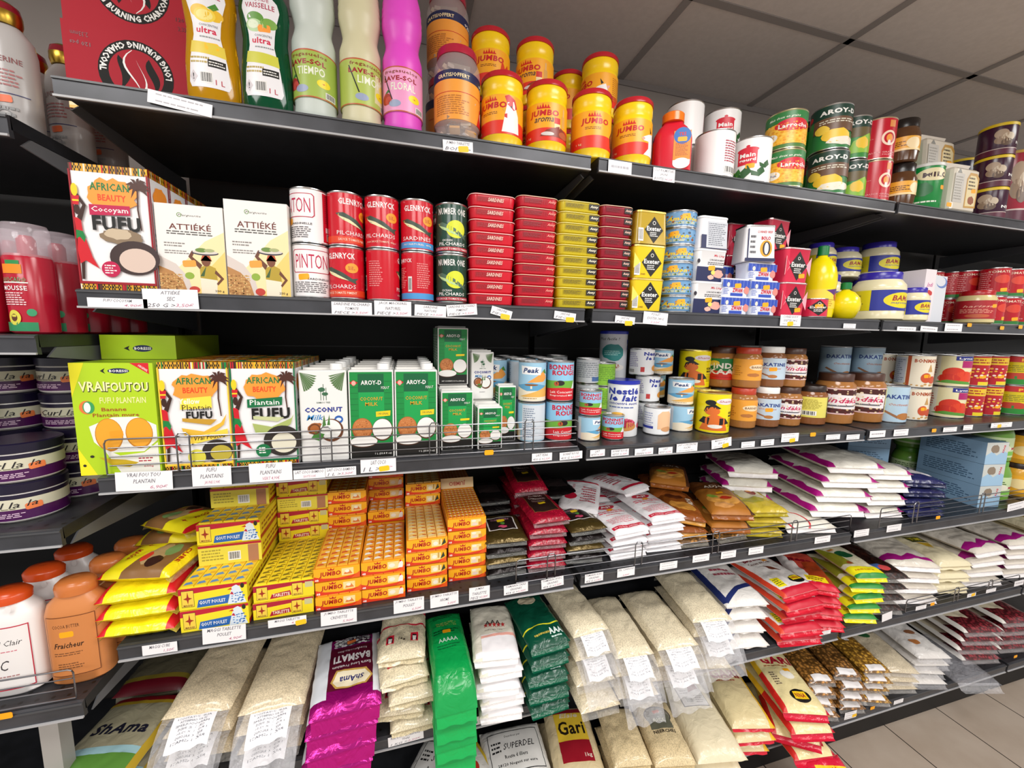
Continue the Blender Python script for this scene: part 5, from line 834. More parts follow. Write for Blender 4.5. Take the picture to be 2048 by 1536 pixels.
def stockbox(name, w_, d, h, art, grid_, side, tray=True):
    b = MB(); b.box(-w_ / 2, -d / 2, 0, w_ / 2, d / 2, h - .003, side)
    b.decals(art, w_, h - .003, front(w_, d)); b.decals([('r', 0, 0, 1, .2, 'b02a1c'), ('lines', .06, .3, .9, .8, 2, '9a5a14')], d, h - .003, sidef(w_, d)); b.decals([('r', 0, 0, 1, .2, 'b02a1c'), ('lines', .06, .3, .9, .8, 2, '9a5a14')], d, h - .003, sidel(w_, d))
    nx, ny, k1, k2, k3 = grid_
    for i in range(nx):
        for j in range(ny):
            cx = -w_ / 2 + .003 + (w_ - .006) * (i + .5) / nx; cy = -d / 2 + .003 + (d - .006) * (j + .5) / ny; rx_, ry_ = (w_ - .006) / nx * .46, (d - .006) / ny * .46
            b.box(cx - rx_, cy - ry_, h - .003, cx + rx_, cy + ry_, h, k1); b.add([(cx - rx_ * .8, cy - ry_ * .7, h + .0001), (cx + rx_ * .7, cy - ry_ * .4, h + .0001), (cx + rx_ * .1, cy + ry_ * .3, h + .0001), (cx - rx_ * .7, cy + ry_ * .1, h + .0001)], [(0, 1, 2, 3)], k2); b.add([(cx, cy + ry_ * .3, h + .0001), (cx + rx_ * .9, cy + ry_ * .3, h + .0001), (cx + rx_ * .9, cy + ry_ * .85, h + .0001), (cx, cy + ry_ * .85, h + .0001)], [(0, 1, 2, 3)], k3)
    return tag(b.obj(name), 'x', 'stock cube box')
badge = lambda x: [('p', [(x - .09, .12), (x + .09, .12), (x + .09, .9), (x - .09, .9)], 'black'), ('r', x - .085, .14, x + .085, .88, 'f2cf4a'), ('p', [(x, .84), (x + .015, .58), (x + .065, .52), (x + .015, .46), (x, .26), (x - .015, .46), (x - .065, .52), (x - .015, .58)], 'a02c1c'), T('MAGGI', x, .2, .13, .08, '6a1c14', b=.04)]
gp_a = [('r', 0, 0, 1, 1, 'f4e02a'), ('p', [(.0, 1), (1, 1), (1, .88), (.0, .7)], 'c01c34'), ('p', [(.28, .4), (.74, .5), (.7, .08), (.25, .04)], '2c68b4'), T('GOUT POULET', .48, .26, .38, .17, 'white', b=.03), ('p', [(.7, .02), (.74, .5), (.78, .85), (.84, .92), (.89, .82), (.92, .5), (.98, .02)], 'dfe9f2'), ('dots', .76, .05, .95, .6, 5, 4, .0022, ['2c68b4', '6a98cc']), ('p', [(.76, .8), (.7, .72), (.78, .7)], 'c8341c'), ('p', [(.77, .62), (.8, .45), (.74, .5)], 'c01c34'), ('e', .93, .85, .03, .12, '2a2a20'), *badge(.13)]
tb_a = [('r', 0, 0, 1, 1, 'f2da24'), ('p', [(0, 1), (1, 1), (1, .86), (0, .62)], 'b01c34'), ('p', [(.26, .1), (.62, .2), (.6, .5), (.3, .4)], 'b01c34'), T('TABLETTE', .45, .3, .28, .2, 'f4e8d0', b=.03), *badge(.14), *badge(.72), ('r', .85, .55, .98, .9, 'c9c490')]
back_a = [('r', 0, 0, 1, 1, 'e8d84a'), ('r', 0, .88, 1, 1, 'b01c34'), ('lines', .05, .2, .4, .8, 4, 'a89a3a'), ('bc', .46, .15, .66, .6), ('r', .78, 0, .95, .86, 'b07a5a')]
def jumbo_a(pic): return [('r', 0, 0, 1, 1, 'f7b01c'), ('p', [(0, 0), (1, 0), (1, .38), (.8, .22), (.5, .14), (.2, .22), (0, .42)], 'dc3a1c'), ('p', [(.8, 0), (1, 0), (1, .5), (.92, .3)], 'e85a1c'), T('JUMBO', .35, .5, .46, .44, 'b01414', b=.05, s=.12), ('p', [(.31, .78), (.29, .95), (.34, .84), (.37, .98), (.4, .84), (.45, .95), (.43, .78)], 'b81c1c'), T('48', .06, .12, .08, .16, 'white', b=.03), ('r', .6, .28, .86, .84, 'f4dc9a')] + pic
jp1 = [('p', [(.64, .36), (.84, .36), (.78, .66), (.7, .7)], 'e0803c'), ('e', .72, .6, .05, .12, 'f4ecd8')]; jp2 = [('e', .7, .55, .07, .16, 'f4ecd8'), ('p', [(.84, .3), (.95, .3), (.96, .7), (.9, .9), (.86, .6)], 'f4f0ec'), ('e', .9, .85, .02, .08, 'd81c1c')]; jp3 = [('e', .7, .52, .06, .16, 'f4ecd8'), ('r', .78, .4, .82, .85, 'c8a050'), ('p', [(.84, .3), (.92, .9), (.96, .5)], '2a3a2c')]; jp4 = [('e', .68, .7, .06, .1, 'f4ecd8'), ('e', .7, .42, .07, .14, 'e8d0c0'), ('r', .8, .3, .9, .6, 'd89a3c')]
GD = .19
gp = stockbox('stock_cube_box', .126, GD, .0505, gp_a, (5, 7, 'f0cc34', '5a8ac0', 'e0a82c'), 'f0dc2c'); gpb = stockbox('stock_cube_box', .126, GD, .0505, back_a, (5, 7, 'f0cc34', '5a8ac0', 'e0a82c'), 'f0dc2c')
tbx = stockbox('stock_cube_box', .121, GD, .041, tb_a, (5, 10, 'f2d42c', '7a6a20', 'a88a1c'), 'f0dc2c'); tbb = stockbox('stock_cube_box', .121, GD, .041, back_a, (5, 10, 'f2d42c', '7a6a20', 'a88a1c'), 'f0dc2c')
jb = [stockbox('stock_cube_box', .0985, GD, .0342, jumbo_a(p), g, 'e8901c') for p, g in ((jp1, (4, 8, 'f2b23a', 'd8602c', 'f4e0c0')), (jp2, (4, 8, 'f2a83a', 'f4f0ea', 'd8602c')), (jp3, (4, 10, 'eec06a', 'f0dca8', 'c8602c')), (jp4, (9, 12, 'e89a2c', 'c83a2c', 'f4e0c0')))]
def pile(k, x, Y, z0, n, h, lab, kb=None, rz=0):
    for i in range(n): put(kb[i] if kb else k, x + rr.uniform(-.0012, .0012), Y + GD / 2 + rr.uniform(-.001, .003), z0 + i * (h + .0002), rz + rr.uniform(-.6, .6), f'{lab}, {stack_word(i, n)}' if n > 1 else lab)
pile(gp, .168, .008, z4, 2, .0505, 'stock cube box with blue hen, front pile')
pile(gp, .168, .2, z4, 2, .0505, 'stock cube box in the low rear pile of hen boxes')
pile(gp, .174, .085, z4 + .1018, 2, .0505, 'yellow stock cube box set back above the front hen boxes', kb=[gpb, gp])
pile(gpb, .172, .17, z4 + .2034, 2, .0505, 'yellow-backed stock cube box high in the dim rear')
pile(tbx, .298, .012, z4, 2, .041, 'yellow tablet stock box, front pile'); pile(tbx, .3, .206, z4, 5, .041, 'yellow tablet stock box, rear pile', kb=[tbx, tbx, tbx, tbx, tbb]); pile(tbx, .3, .26 - .05, z4 + .2065, 1, .041, 'yellow tablet stock box crowning the rear pile')
jl = ['stock cube box, first orange column', 'stock cube box, second orange column', 'stock cube box, third orange column', 'stock cube box, fourth orange column']
jx = [.410, .511, .613, .716]
pile(jb[0], jx[0], .015, z4, 3, .0342, jl[0] + ', front pile'); pile(jb[0], jx[0], .209, z4, 6, .0342, jl[0] + ', rear pile')
pile(jb[1], jx[1], .017, z4, 3, .0342, jl[1] + ', front pile'); pile(jb[1], jx[1], .215, z4, 4, .0342, jl[1] + ', rear pile'); pile(jb[1], jx[1], .23, z4 + .1378, 3, .0342, jl[1] + ', top rear pile') if 0 else pile(jb[1], jx[1] - .002, .29, z4 + .1378, 3, .0342, jl[1] + ', top rear pile')
pile(jb[2], jx[2], .032, z4, 4, .0342, jl[2] + ', front pile'); pile(jb[2], jx[2], .226, z4, 6, .0342, jl[2] + ', rear pile')
pile(jb[3], jx[3], .05, z4, 5, .0342, jl[3] + ', front pile'); pile(jb[3], jx[3], .243, z4, 5, .0342, jl[3] + ', rear pile')
b = MB(); b.box(-.049, 0, 0, .049, .0025, .03, 'f2d29a', T=Matrix.Rotation(-.35, 4, 'X')); b.decals([T('JUMBO', .5, .5, .5, .5, 'c8441c', rot=180, b=.03)], .098, .03, lambda x, y, o_: (x - .049, -.0003 - o_ + y * math.sin(.35), y * math.cos(.35))); o = tag(b.obj('box_lid'), 'opened cardboard lid standing behind the fourth column of stock cubes', 'lid'); o.location = (jx[3], .246, z4 + .1726)
# ================================================================ soft bags
def noise2(x, y, sd, f=18): return noise.noise(Vector((x * f + sd * 3.1, y * f - sd * 1.7, sd * .37)))
def bag(name, cat, W, L, Th, key, art, seal=.03, sealkey=None, sd=1, back_seal=True, hang=None, bk=None, wr=1.0, film=None, flat=3.0, nose=.2, artrot=False, part=None):
    """a filled packet lying on its back: front end at -y; hang = distance of its front part that bends down over an edge; film = length of empty clear bag mouth"""
    def bend(x, y, z):
        if hang:
            yy = -L / 2 + hang[0]
            if y < yy: q = yy - y; z -= hang[1] * q * q / (hang[0] ** 2) if q < hang[0] * 1.2 else hang[1] * (2.4 * q / hang[0] - 1.44); y += q * .25 * hang[1] / max(hang[0], .01) * .5
        return (x, y, z)
    def f(a, c): return max(0, (1 - abs(a) ** flat) * (1 - abs(c) ** (flat + 1))) ** .42
    def top(u, v, o_=0):
        a, c = 2 * u - 1, 2 * v - 1; q = f(a, c); x = a * W / 2 * (1 + .02 * noise2(0, c * L, sd, 30)); y = c * L / 2
        return bend(x, y, min(Th * .42 + Th * .56 * q - abs(wr * .006 * noise2(x, y, sd) + wr * .0025 * noise2(x, y, sd + 3, 55)) * q, Th) + o_)
    def bot(u, v):
        a, c = 2 * u - 1, 2 * v - 1; q = f(a, c); x, y = a * W / 2 * (1 + .02 * noise2(0, c * L, sd, 30)), c * L / 2; return bend(x, y, Th * .42 - Th * .42 * q)
    b = MB(); b.grid(top, 18, 26, key, tri=True); b.grid(lambda u, v: bot(1 - u, v), 18, 26, bk or key)
    G_ = [[Vector(top(i / 18, j / 26)) for i in range(19)] for j in range(27)]
    def onface(x, y, o_):
        fu, fv = min(max(x / W, 0), .99999) * 18, min(max(y / L, 0), .99999) * 26; i, j = int(fu), int(fv); p, q = fu - i, fv - j
        A, B_, C_, D = G_[j][i], G_[j][i + 1], G_[j + 1][i + 1], G_[j + 1][i]
        r = A + (B_ - A) * p + (C_ - B_) * q if p >= q else A + (C_ - D) * p + (D - A) * q
        return (r.x, r.y, r.z + .00035 + o_ * 1.5)
    if art: b.decals(art, W, L, onface, du=W / 18, dv=L / 26, diag=True)
    e = empty(name); b.obj(part or 'filled_body', e)
    sk_ = sealkey or key
    for s_, on in ((-1, seal > 0), (1, back_seal and seal > 0)):
        if not on: continue
        sl = (film if (film and s_ < 0) else seal)
        def sf(u, v, s_=s_, sl=sl, dz=0):
            x = (u - .5) * W * (.97 - .05 * v); y = s_ * (L / 2 - .012 + v * sl * (1 if film and s_ < 0 else .55)); am = .0035 + (.012 if film and s_ < 0 else 0) * v
            z = Th * .42 + am * (.35 * math.sin(u * 17 + sd + 3 * noise2(u, sd, sd, 2)) + 1.6 * noise2(u * .35, v * .05 + sd, sd, 9)) * min(1, .05 + v * 2.5) - (sl * .7 * v if not film else sl * .8 * v * v)
            if not film: z = max(z, .0012 if not hang else -.01)
            X_, Y_, Z_ = bend(x, y, z); return (X_, Y_, Z_ + dz)
        n = MB(); n.grid(lambda u, v: sf(u if s_ < 0 else 1 - u, v), 26, 6 if not film else 16, 'f:e8e8ec' if (film and s_ < 0) else sk_); n.grid(lambda u, v: sf(1 - u if s_ < 0 else u, v, dz=-.0006), 26, 6 if not film else 16, 'f:e8e8ec' if (film and s_ < 0) else sk_); n.obj('crimped_end' if not film or s_ > 0 else 'empty_bag_mouth', e)
        if film and s_ < 0:
            n = MB(); lb = [('r', .18, .1, .82, .62, 'f3f2f6'), *[('t', t_, .5, .16 + i * .058, .5 - (.1 if i % 2 else 0), .034, '4a4a58', {'rot': 180, 'b': 0}) for i, t_ in enumerate(['ALIMENTATION', '25 AV GAMBETTA', 'MANGOULEME', 'ORIGINE: INDE', '1 KG PRIX >2,50€', 'RIZ EXTRALONG', 'RIZ BASMATI', 'DATE CONSO'][:7])]]
            n.decals(lb, W, film, lambda x, y, o_: (lambda p: (p[0], p[1], p[2] + .0015 + o_))(sf(min(max(x / W, 0), 1), min(max(y / film, 0), 1))), du=W / 16, dv=film / 12); n.obj('paper_sticker', e)
    return tag(e, 'x', cat)
def R_(k): return ('R', k)
# yellow bouillon bags at the left end
mg = bag('bouillon_bag', 'bag', .12, .135, .034, 'b:f7e61c', [('r', 0, .0, 1, .1, 'red'), ('r', 0, .88, 1, 1, 'red'), *starm(.5, .5, .08), ('lines', .2, .3, .8, .34, 1, 'b08a1c')], seal=.022, sealkey='b:e8dc6a', sd=2)
mgp = bag('bouillon_bag', 'bag', .12, .14, .036, 'b:f5dc1c', [('r', 0, 0, 1, .06, 'red'), ('p', [(0, .06), (1, .06), (1, .3), (0, .5)], 'f7e61c'), ('p', [(.0, .5), (1, .3), (1, .86), (0, .9)], '8a6238'), blob(.5, .55, .7, .3, 'b89a6a', 18, 3), blob(.35, .7, .4, .2, '7a9a5a', 14, 4), blob(.72, .62, .3, .22, '3a2018', 14, 6), blob(.6, .45, .3, .12, 'd8402a', 12, 9), *starm(.2, .25, .09), T('MAGGI', .5, .2, .3, .08, 'b0301c', b=.05), T('CUBE', .5, .92, .4, .06, 'b0301c', b=.05)], seal=.024, sealkey='f:e8e0b0', sd=3)
for i in range(3): put(mg, .028 - .002 * i, .07 + .003 * i, z4 + i * .036, -92 + i * 3, f'yellow bouillon bag lying with red band at left, {["lowest of three", "middle of three", "third up under the picture bag"][i]}')
put(mgp, .03, .09, z4 + .109, -100, 'yellow bouillon bag printed with dishes, lying on three others', ry=2); put(mgp, .0, .21, z4, 84, 'yellow bouillon bag low in the dark corner'); put(mg, .0, .21, z4 + .037, 84, 'plain yellow bouillon bag low in the dark corner'); put(mgp, .01, .225, z4 + .074, 80, 'dim bouillon bag third in the dark corner'); put(mgp, .02, .225, z4 + .112, 86, 'dim bouillon bag fourth in the dark corner'); put(mgp, .045, .2, z4 + .151, 60, 'yellow bouillon bag at the top of the rear pile', ry=4)
# tamarind
tama = [('p', [(.14, .3), (.84, .3), (.84, .8), (.14, .8)], 'f0ece8'), ('r', .17, .32, .81, .78, '241a18'), blob(.5, .42, .22, .1, 'c8486a', 12, 3), blob(.52, .55, .12, .1, '5a9a3a', 10, 4), ('lines', .25, .66, .75, .74, 2, 'c88aa0'), ('st', .5, .66, 'yellow')]
tg = bag('tamarind_packet', 'packet', .115, .15, .026, 'k:5a4a24', tama, seal=.028, sealkey='f:d8d8d4', sd=4); tk = bag('tamarind_packet', 'packet', .115, .15, .026, 'k:1c1616', [('r', .2, .3, .8, .7, '2a2020')], seal=.028, sealkey='f:d8d8d4', sd=5)
tr = bag('tamarind_packet', 'packet', .11, .17, .03, 'b:98102a', [('dots', 0, 0, 1, 1, 14, 18, .0022, ['8a0c20', 'd8203c', 'a01028']), ('r', .16, .22, .84, .92, '8a4a2a'), ('r', .18, .235, .82, .905, '2c1c18'), T('TAMARIND', .5, .72, .5, .05, 'd8c8c0'), T('ALISHA', .5, .83, .4, .06, 'd8c8c0'), ('lines', .3, .58, .7, .66, 2, 'b09a90'), ('st', .52, .52, 'yellow')], seal=.022, sealkey='f:e8c8cc', sd=6)
for i in range(4): put([tk, tg, tk, tg][i], .818 + .002 * i, .115, z4 + i * .028, 3 - 2 * i, ['clear-ended tamarind packet at the bottom left of the packets', 'olive tamarind packet second from the bottom, left pile', 'dark tamarind packet third from the bottom, left pile', 'olive tamarind packet with fruit picture, top of left pile'][i])
for i in range(5): put(tk, .825, .31 - .0 , z4 + i * .028, 3 * (i % 2), f'black foil tamarind packet in the rear left pile, {stack_word(i, 5)}')
for i in range(5): put(tr, .938 + .001 * i, .12 + .001 * i, z4 + i * .0315, -4 + 6 * (i == 4), f'red tamarind packet with dark window, {stack_word(i, 5)}')
for i in range(5): put(tr, .94, .32, z4 + i * .0315, 4, f'red tamarind packet in the rear, {stack_word(i, 5)}')
put(tr, .94, .29, z4 + .16, 0, 'red tamarind packet set back on top of the rear ones', rx=10)
for i in range(4): put([tk, tg, tk, tg][i], 1.058, .125, z4 + i * .028, -6 + 3 * i, ['clear-ended tamarind packet at the bottom beside the salt bags', 'olive tamarind packet low beside the salt bags', 'dark tamarind packet third up beside the salt bags', 'olive tamarind packet with fruit picture beside white salt bags'][i])
for i in range(5): put(tk, 1.058, .31, z4 + i * .028, 5 * (i % 2) - 2, f'black foil tamarind packet in the rear right pile, {stack_word(i, 5)}')
# seasoning salt
sal = [('p', [(.05, .08), (.95, .08), (.95, .14), (.05, .14)], 'c81c3a'), T('NET WEIGHT 454g (16 oz)', .5, .11, .8, .035, 'f4e0e0', rot=180), ('e', .5, .72, .26, .075, 'c81c3a'), T('AJI', .5, .72, .28, .08, 'white', rot=0, b=.04), ('lines', .12, .5, .88, .6, 2, 'd85a6a'), ('lines', .25, .44, .75, .47, 1, 'd85a6a'), ('lines', .15, .2, .85, .38, 5, 'e08a94'), ('lines', .2, .84, .8, .9, 1, 'c81c3a'), ('st', .52, .61, 'stick')]
sl = bag('seasoning_bag', 'bag', .125, .2, .03, 'b:efecee', sal, seal=.022, sealkey='b:f0eef0', sd=7); sl2 = bag('seasoning_bag', 'bag', .125, .2, .03, 'b:efecee', [('p', [(.05, .08), (.95, .08), (.95, .14), (.05, .14)], 'c81c3a'), ('lines', .1, .3, .5, .8, 7, 'c04a5a'), ('e', .72, .66, .16, .1, 'c81c3a'), T('AJI-NO-MOTO', .7, .4, .5, .06, 'b02a4a', rot=90)], seal=.02, sd=8)
for i in range(3): put(sl, 1.184 + .001 * i, .14, z4 + i * .032, 2 + 2 * i, f'white seasoning bag with red oval, left column, {stack_word(i, 3)}')
for i in range(4): put(sl, 1.318, .15, z4 + i * .029 + 0, -3 + 2 * i, f'white seasoning bag, red print, right column, {stack_word(i, 4)}', sc_=(1, 1, .9))
for i in range(3): put(sl2, 1.19, .36, z4 + i * .031, 6 - 5 * i, f'white seasoning bag, rear of the left column, {stack_word(i, 3)}')
put(sl2, 1.12, .24, z4 + .1, 150, 'white seasoning bag slid crosswise over the left column', rx=-6); put(sl2, 1.27, .28, z4 + .117, 20, 'white seasoning bag slid back over the right column', rx=-4); put(sl2, 1.325, .36, z4, 0, 'white seasoning bag low at the rear right'); put(sl2, 1.325, .36, z4 + .032, 0, 'white seasoning bag second up at the rear right')
# brown pasta seasoning bags
adj = [('r', 0, 0, 1, 1, 'b0702a'), blob(.5, .3, .8, .3, 'e0a04a', 18, 3), blob(.4, .15, .5, .16, 'd89a5a', 14, 4), blob(.6, .36, .3, .1, 'c8341c', 12, 6), blob(.3, .4, .3, .1, '8aa83c', 12, 7), ('r', 0, .62, 1, 1, '6a3c18'), T('ADJA', .55, .72, .5, .1, 'e8dcc8', b=.04, rot=0), ('st', .55, .5, 'stick'), ('r', .9, 0, 1, 1, '4a2814')]
ad = bag('spice_mix_bag', 'bag', .13, .26, .04, 'b:b0702a', adj, seal=.03, sealkey='b:9a5a24', sd=9, wr=1.6); ad2 = bag('spice_mix_bag', 'bag', .12, .22, .035, 'b:8a4a1c', [blob(.5, .3, .7, .3, 'c88a3a', 16, 3), T('ADJA', .8, .5, .4, .12, 'e8dcc8', b=.04, rot=90), blob(.4, .6, .5, .2, '5a2a14', 14, 5)], seal=.025, sealkey='b:c8903c', sd=10, wr=1.5)
pst = bag('pasta_bag', 'bag', .12, .2, .03, 's:c08a4a', [], seal=.03, sealkey='f:e8e0d0', sd=11)
put(pst, 1.42, .15, z4, -4, 'clear bag of brown stick pasta at the bottom behind the wire'); put(ad2, 1.425, .16, z4 + .032, -14, 'brown spice mix bag left of the large one, second up'); put(ad2, 1.44, .165, z4 + .069, -24, 'brown spice mix bag with upright lettering', ry=6)
put(pst, 1.56, .15, z4, 3, 'clear bag of pasta at the bottom behind the wire, right one'); put(ad, 1.58, .17, z4 + .032, -14, 'brown spice mix bag under the largest food-print bag'); put(ad, 1.6, .165, z4 + .074, -22, 'large brown food-print bag on top at centre', ry=-3)
put(ad, 1.45, .33 - .02, z4, -30, 'brown bag deep at the rear left of the spice bags', sc_=(1, .8, 1)); put(ad, 1.5, .3, z4 + .117, -34, 'dark brown bag raised at the rear', sc_=(1, .8, 1)); put(ad2, 1.47, .3, z4 + .042, -20, 'brown bag in the rear middle layer'); put(ad2, 1.47, .3, z4 + .079, -20, 'brown bag in the rear upper layer')
yn = bag('noodle_bag', 'bag', .13, .23, .032, 'b:c8b03a', [blob(.5, .5, .7, .4, 'd8d0b0', 18, 3), blob(.4, .3, .6, .2, 'a8a02c', 16, 4), blob(.6, .55, .3, .14, '8a2a1c', 12, 5), ('st', .6, .6)], seal=.03, sealkey='b:b0a02c', sd=12, wr=1.5)
for i in range(3): put(yn, 1.72 + .003 * i, .16, z4 + i * .034, -18 + 3 * i, f'yellow-green food bag right of the brown ones, {stack_word(i, 3)}')
# big white flour bags
fl = bag('flour_bag', 'bag', .2, .3, .046, 'b:ece8dc', [('p', [(0, .0), (.14, .0), (.06, .2), (.1, .3), (.02, .5), (0, .5)], 'a8107a'), ('p', [(0, .5), (.06, .52), (.03, .7), (.08, .86), (0, .95)], 'a8107a'), ('p', [(.86, .0), (1, .0), (1, .16), (.93, .1)], 'a8107a')], seal=.03, sealkey='b:f0ecec', sd=13, wr=1.2)
flr = bag('flour_bag', 'bag', .2, .3, .036, 'b:ece8dc', [('ring', .3, .12, .05, .006, 'd02030'), ('p', [(0, .42), (.3, .24), (.34, .26), (0, .47)], 'd02030')], seal=.03, sealkey='b:f0ecec', sd=14)
put(flr, 1.9, .18, z4, -12, 'white flour bag with red ring mark, lowest at the shelf front', sc_=(.9, 1, 1))
for i in range(4): put(fl, 2.03 + .03 * i, .19 + .004 * i, z4 + .038 + i * .0475, -14 - i, f'white flour bag with magenta corners, {stack_word(i, 4)}', ry=0)
put(fl, 1.78, .28, z4 , -20, 'white flour bag lowest at the rear left of the pile', sc_=(.9, .7, 1)); put(fl, 1.78, .28, z4 + .048, -20, 'white flour bag second at the rear left of the pile', sc_=(.9, .7, 1)); put(fl, 1.78, .28, z4 + .096, -20, 'white flour bag third at the rear left of the pile', sc_=(.9, .7, 1)); put(fl, 1.8, .28, z4 + .144, -20, 'white flour bag topmost at the rear left of the pile', sc_=(.9, .7, 1))
for i in range(4): put(fl, 2.27 + .01 * i, .2, z4 + i * .047, -10 - i * 2, f'crinkled white flour bag in the right pile, {stack_word(i, 4)}', sc_=(.8, .95, 1))
fb = bag('flour_bag', 'bag', .16, .22, .036, 'b:2a2c5c', [('p', [(.1, .3), (.9, .2), (.8, .95), (.2, .95)], 'e0dce0'), T('Farina', .5, .5, .5, .1, '1c2350', s=.3, rot=180)], seal=.03, sealkey='b:24284e', sd=15, wr=1.5)
for i in range(4): put(fb, 2.43, .14, z4 + i * .037, -8 - i * 4, f'navy and white flour bag near the jars, {stack_word(i, 4)}')
pj = jar('pickle_jar', [(.04, 0), (.045, .005), (.045, .08), (.038, .09)], '8a5a30/0.15', 'd8c8a0', .02, .07, [('e', .5, .5, .2, .3, 'b83a2c'), ('st', .7, .8)], 'b8a040/0.3', .042, .088, .1)
for u, Y, q in [(1885, .13, 0), (1925, .13, 0), (1885, .15, 1), (1925, .15, 1), (1890, .24, 0), (1930, .24, 0), (1900, .26, 1)]: put(pj, XP(u, 1040, Y + .0) + .1, Y, z4 + q * .101, 0, f'small brown preserve jar, {"upper" if q else "lower"} one at column {["one", "two"][u > 1905]}, {"nearer" if Y < .2 else "farther"} row')
bb = carton('dried_fish_box', 'food box', .1, .22, .086, '8fb4d4', [('r', 0, 0, 1, 1, '9cc0dc'), ('p', [(0, .4), (.3, .6), (.5, .4), (.8, .6), (1, .5), (1, 1), (0, 1)], 'c8ccc8'), blob(.4, .7, .4, .4, '8a7a68', 16, 3), T('KRAB', .8, .7, .3, .1, 'c01c34', rot=80, b=.04)], side='8fb4d4', sart=[('lines', .1, .2, .5, .8, 6, '4a6a8a'), blob(.8, .5, .3, .7, '7a6a5a', 14, 5)], top='7a9ab8', lart=[('lines', .1, .2, .9, .8, 6, '4a6a8a')])
for i in range(3): put(bb, 2.78, .14, z4 + i * .087, -8, f'pale blue box of dried fish, {stack_word(i, 3)}')
for i in range(3): put(bb, 2.56, .36, z4 + i * .087, 60, f'pale blue box seen dim at the rear, {stack_word(i, 3)}', sc_=(1, .7, 1))
gj = jar('green_jar', [(.052, 0), (.058, .006), (.058, .11), (.05, .135), (.04, .145)], '6a9a3a/0.2', 'c8dca8', .02, .1, [('r', 0, .4, 1, .5, 'b02a34'), ('r', 0, .1, 1, .3, '7ac04a'), ('lines', .2, .6, .8, .9, 3, '4a6a3a'), ('e', .5, .45, .3, .2, 'e8e4d0')], '5a9a2a/0.3', .046, .14, .16)
for u, Y, q, lab in [(2.925, .11, 0, 'green glass jar standing low right of the blue boxes'), (2.925, .12, 1, 'green glass jar stacked high right of the blue boxes'), (2.82, .33, 0, 'green jar low at the dim rear'), (2.82, .33, 1, 'green jar high at the dim rear'), (3.1, .13, 0, 'green jar beyond the picture edge column, low')][:4]: put(gj, u, Y, z4 + q * .161, 0, lab)
yj = jar('mustard_jar', [(.05, 0), (.055, .006), (.055, .1), (.046, .12)], 'd8a02c/0.2', 'f0b02c', .02, .09, [('e', .5, .5, .2, .3, 'f4dca0')], '241418/0.3', .048, .118, .14)
put(yj, 3.085, .1, z4 + .0, 0, 'yellow-labelled jar with black lid near the right edge', sc_=(1, 1, 1)) if 0 else None
# ================================================================ fifth shelf: rice and flour
z5 = S[5] + .0006; z6 = S[6] + .0006
def col(kinds, x, Yf, z0, n, h, lab, L=.24, rz=0, dy=0, dx=0, top=None, sc_=None, words_=None):
    for i in range(n):
        k = kinds[i % len(kinds)] if isinstance(kinds, (list, tuple)) else kinds
        put(k, x + dx * (n - 1 - i) + rr.uniform(-.004, .004), Yf + L / 2 - dy * (n - 1 - i) + rr.uniform(-.007, .007), z0 + i * h, rz + rr.uniform(-3.5, 3.5), f'{lab}, {stack_word(i, n)}' if n > 1 else lab, sc_=tuple(a * q for a, q in zip(sc_ or (1, 1, 1), (rr.uniform(.96, 1.02), rr.uniform(.97, 1.02), 1))))
rice = bag('rice_bag', 'bag', .14, .25, .047, 'r:efdcb8', [], film=.1, seal=.03, sealkey='f:e8e4dc', sd=21, wr=1.1)
ricen = bag('rice_bag', 'bag', .14, .25, .047, 'r:efdcb8', [], seal=.03, sealkey='f:e8e4dc', sd=37, wr=1.1); rice2n = bag('rice_bag', 'bag', .135, .24, .047, 'r:f2e4c4', [], seal=.03, sealkey='f:e8e4dc', sd=38, wr=1.3)
rice2 = bag('rice_bag', 'bag', .135, .24, .047, 'r:f2e4c4', [], film=.09, seal=.03, sealkey='f:e8e4dc', sd=22, wr=1.2)
col([ricen, rice, rice], .108, .045, z5, 3, .049, 'clear rice bag, leftmost column with papers', rz=-6, L=.25)
col([ricen, rice, rice], .258, .02, z5, 3, .049, 'clear rice bag beside the purple packets', rz=-3, L=.25)
shm = bag('basmati_packet', 'packet', .155, .23, .034, 'k:b0147c', [('r', 0, .12, .22, 1, 'dfe2e8'), ('r', .88, .1, 1, 1, 'dfe2e8'), ('p', [(.22, .2), (.88, .2), (.88, .78), (.22, .78)], '5a1028'), T('BASMATI', .56, .6, .56, .11, 'f2eef0', rot=180, b=.05), T('Extra Long Premium', .56, .49, .58, .05, 'f2eef0', rot=180), T('Rice-Arroz-Riz-Riso', .56, .71, .46, .035, 'e0d0d4', rot=180), ('p', [(.26, .3), (.34, .22), (.78, .2), (.88, .3), (.78, .42), (.34, .44)], 'c8a050'), ('p', [(.29, .3), (.36, .24), (.76, .22), (.85, .3), (.76, .4), (.36, .42)], 'f0e4c4'), T('ShAma', .57, .32, .36, .07, '24286a', rot=180, b=.03, s=.2), ('e', .56, .87, .3, .08, '3a2030'), ('dots', .28, .8, .84, .95, 12, 5, .004, ['c8c8c8', 'a8a8ac', 'e0e0e0', '6a6a70']), ('st', .54, .86, 'e0783c')], seal=.035, sealkey='k:c0147c', sd=23, wr=1.3, hang=(.028, .01))
col(shm, .415, -.03, z5, 4, .037, 'magenta basmati packet with upside-down lettering', rz=3, L=.23, dy=.008, dx=-.004)
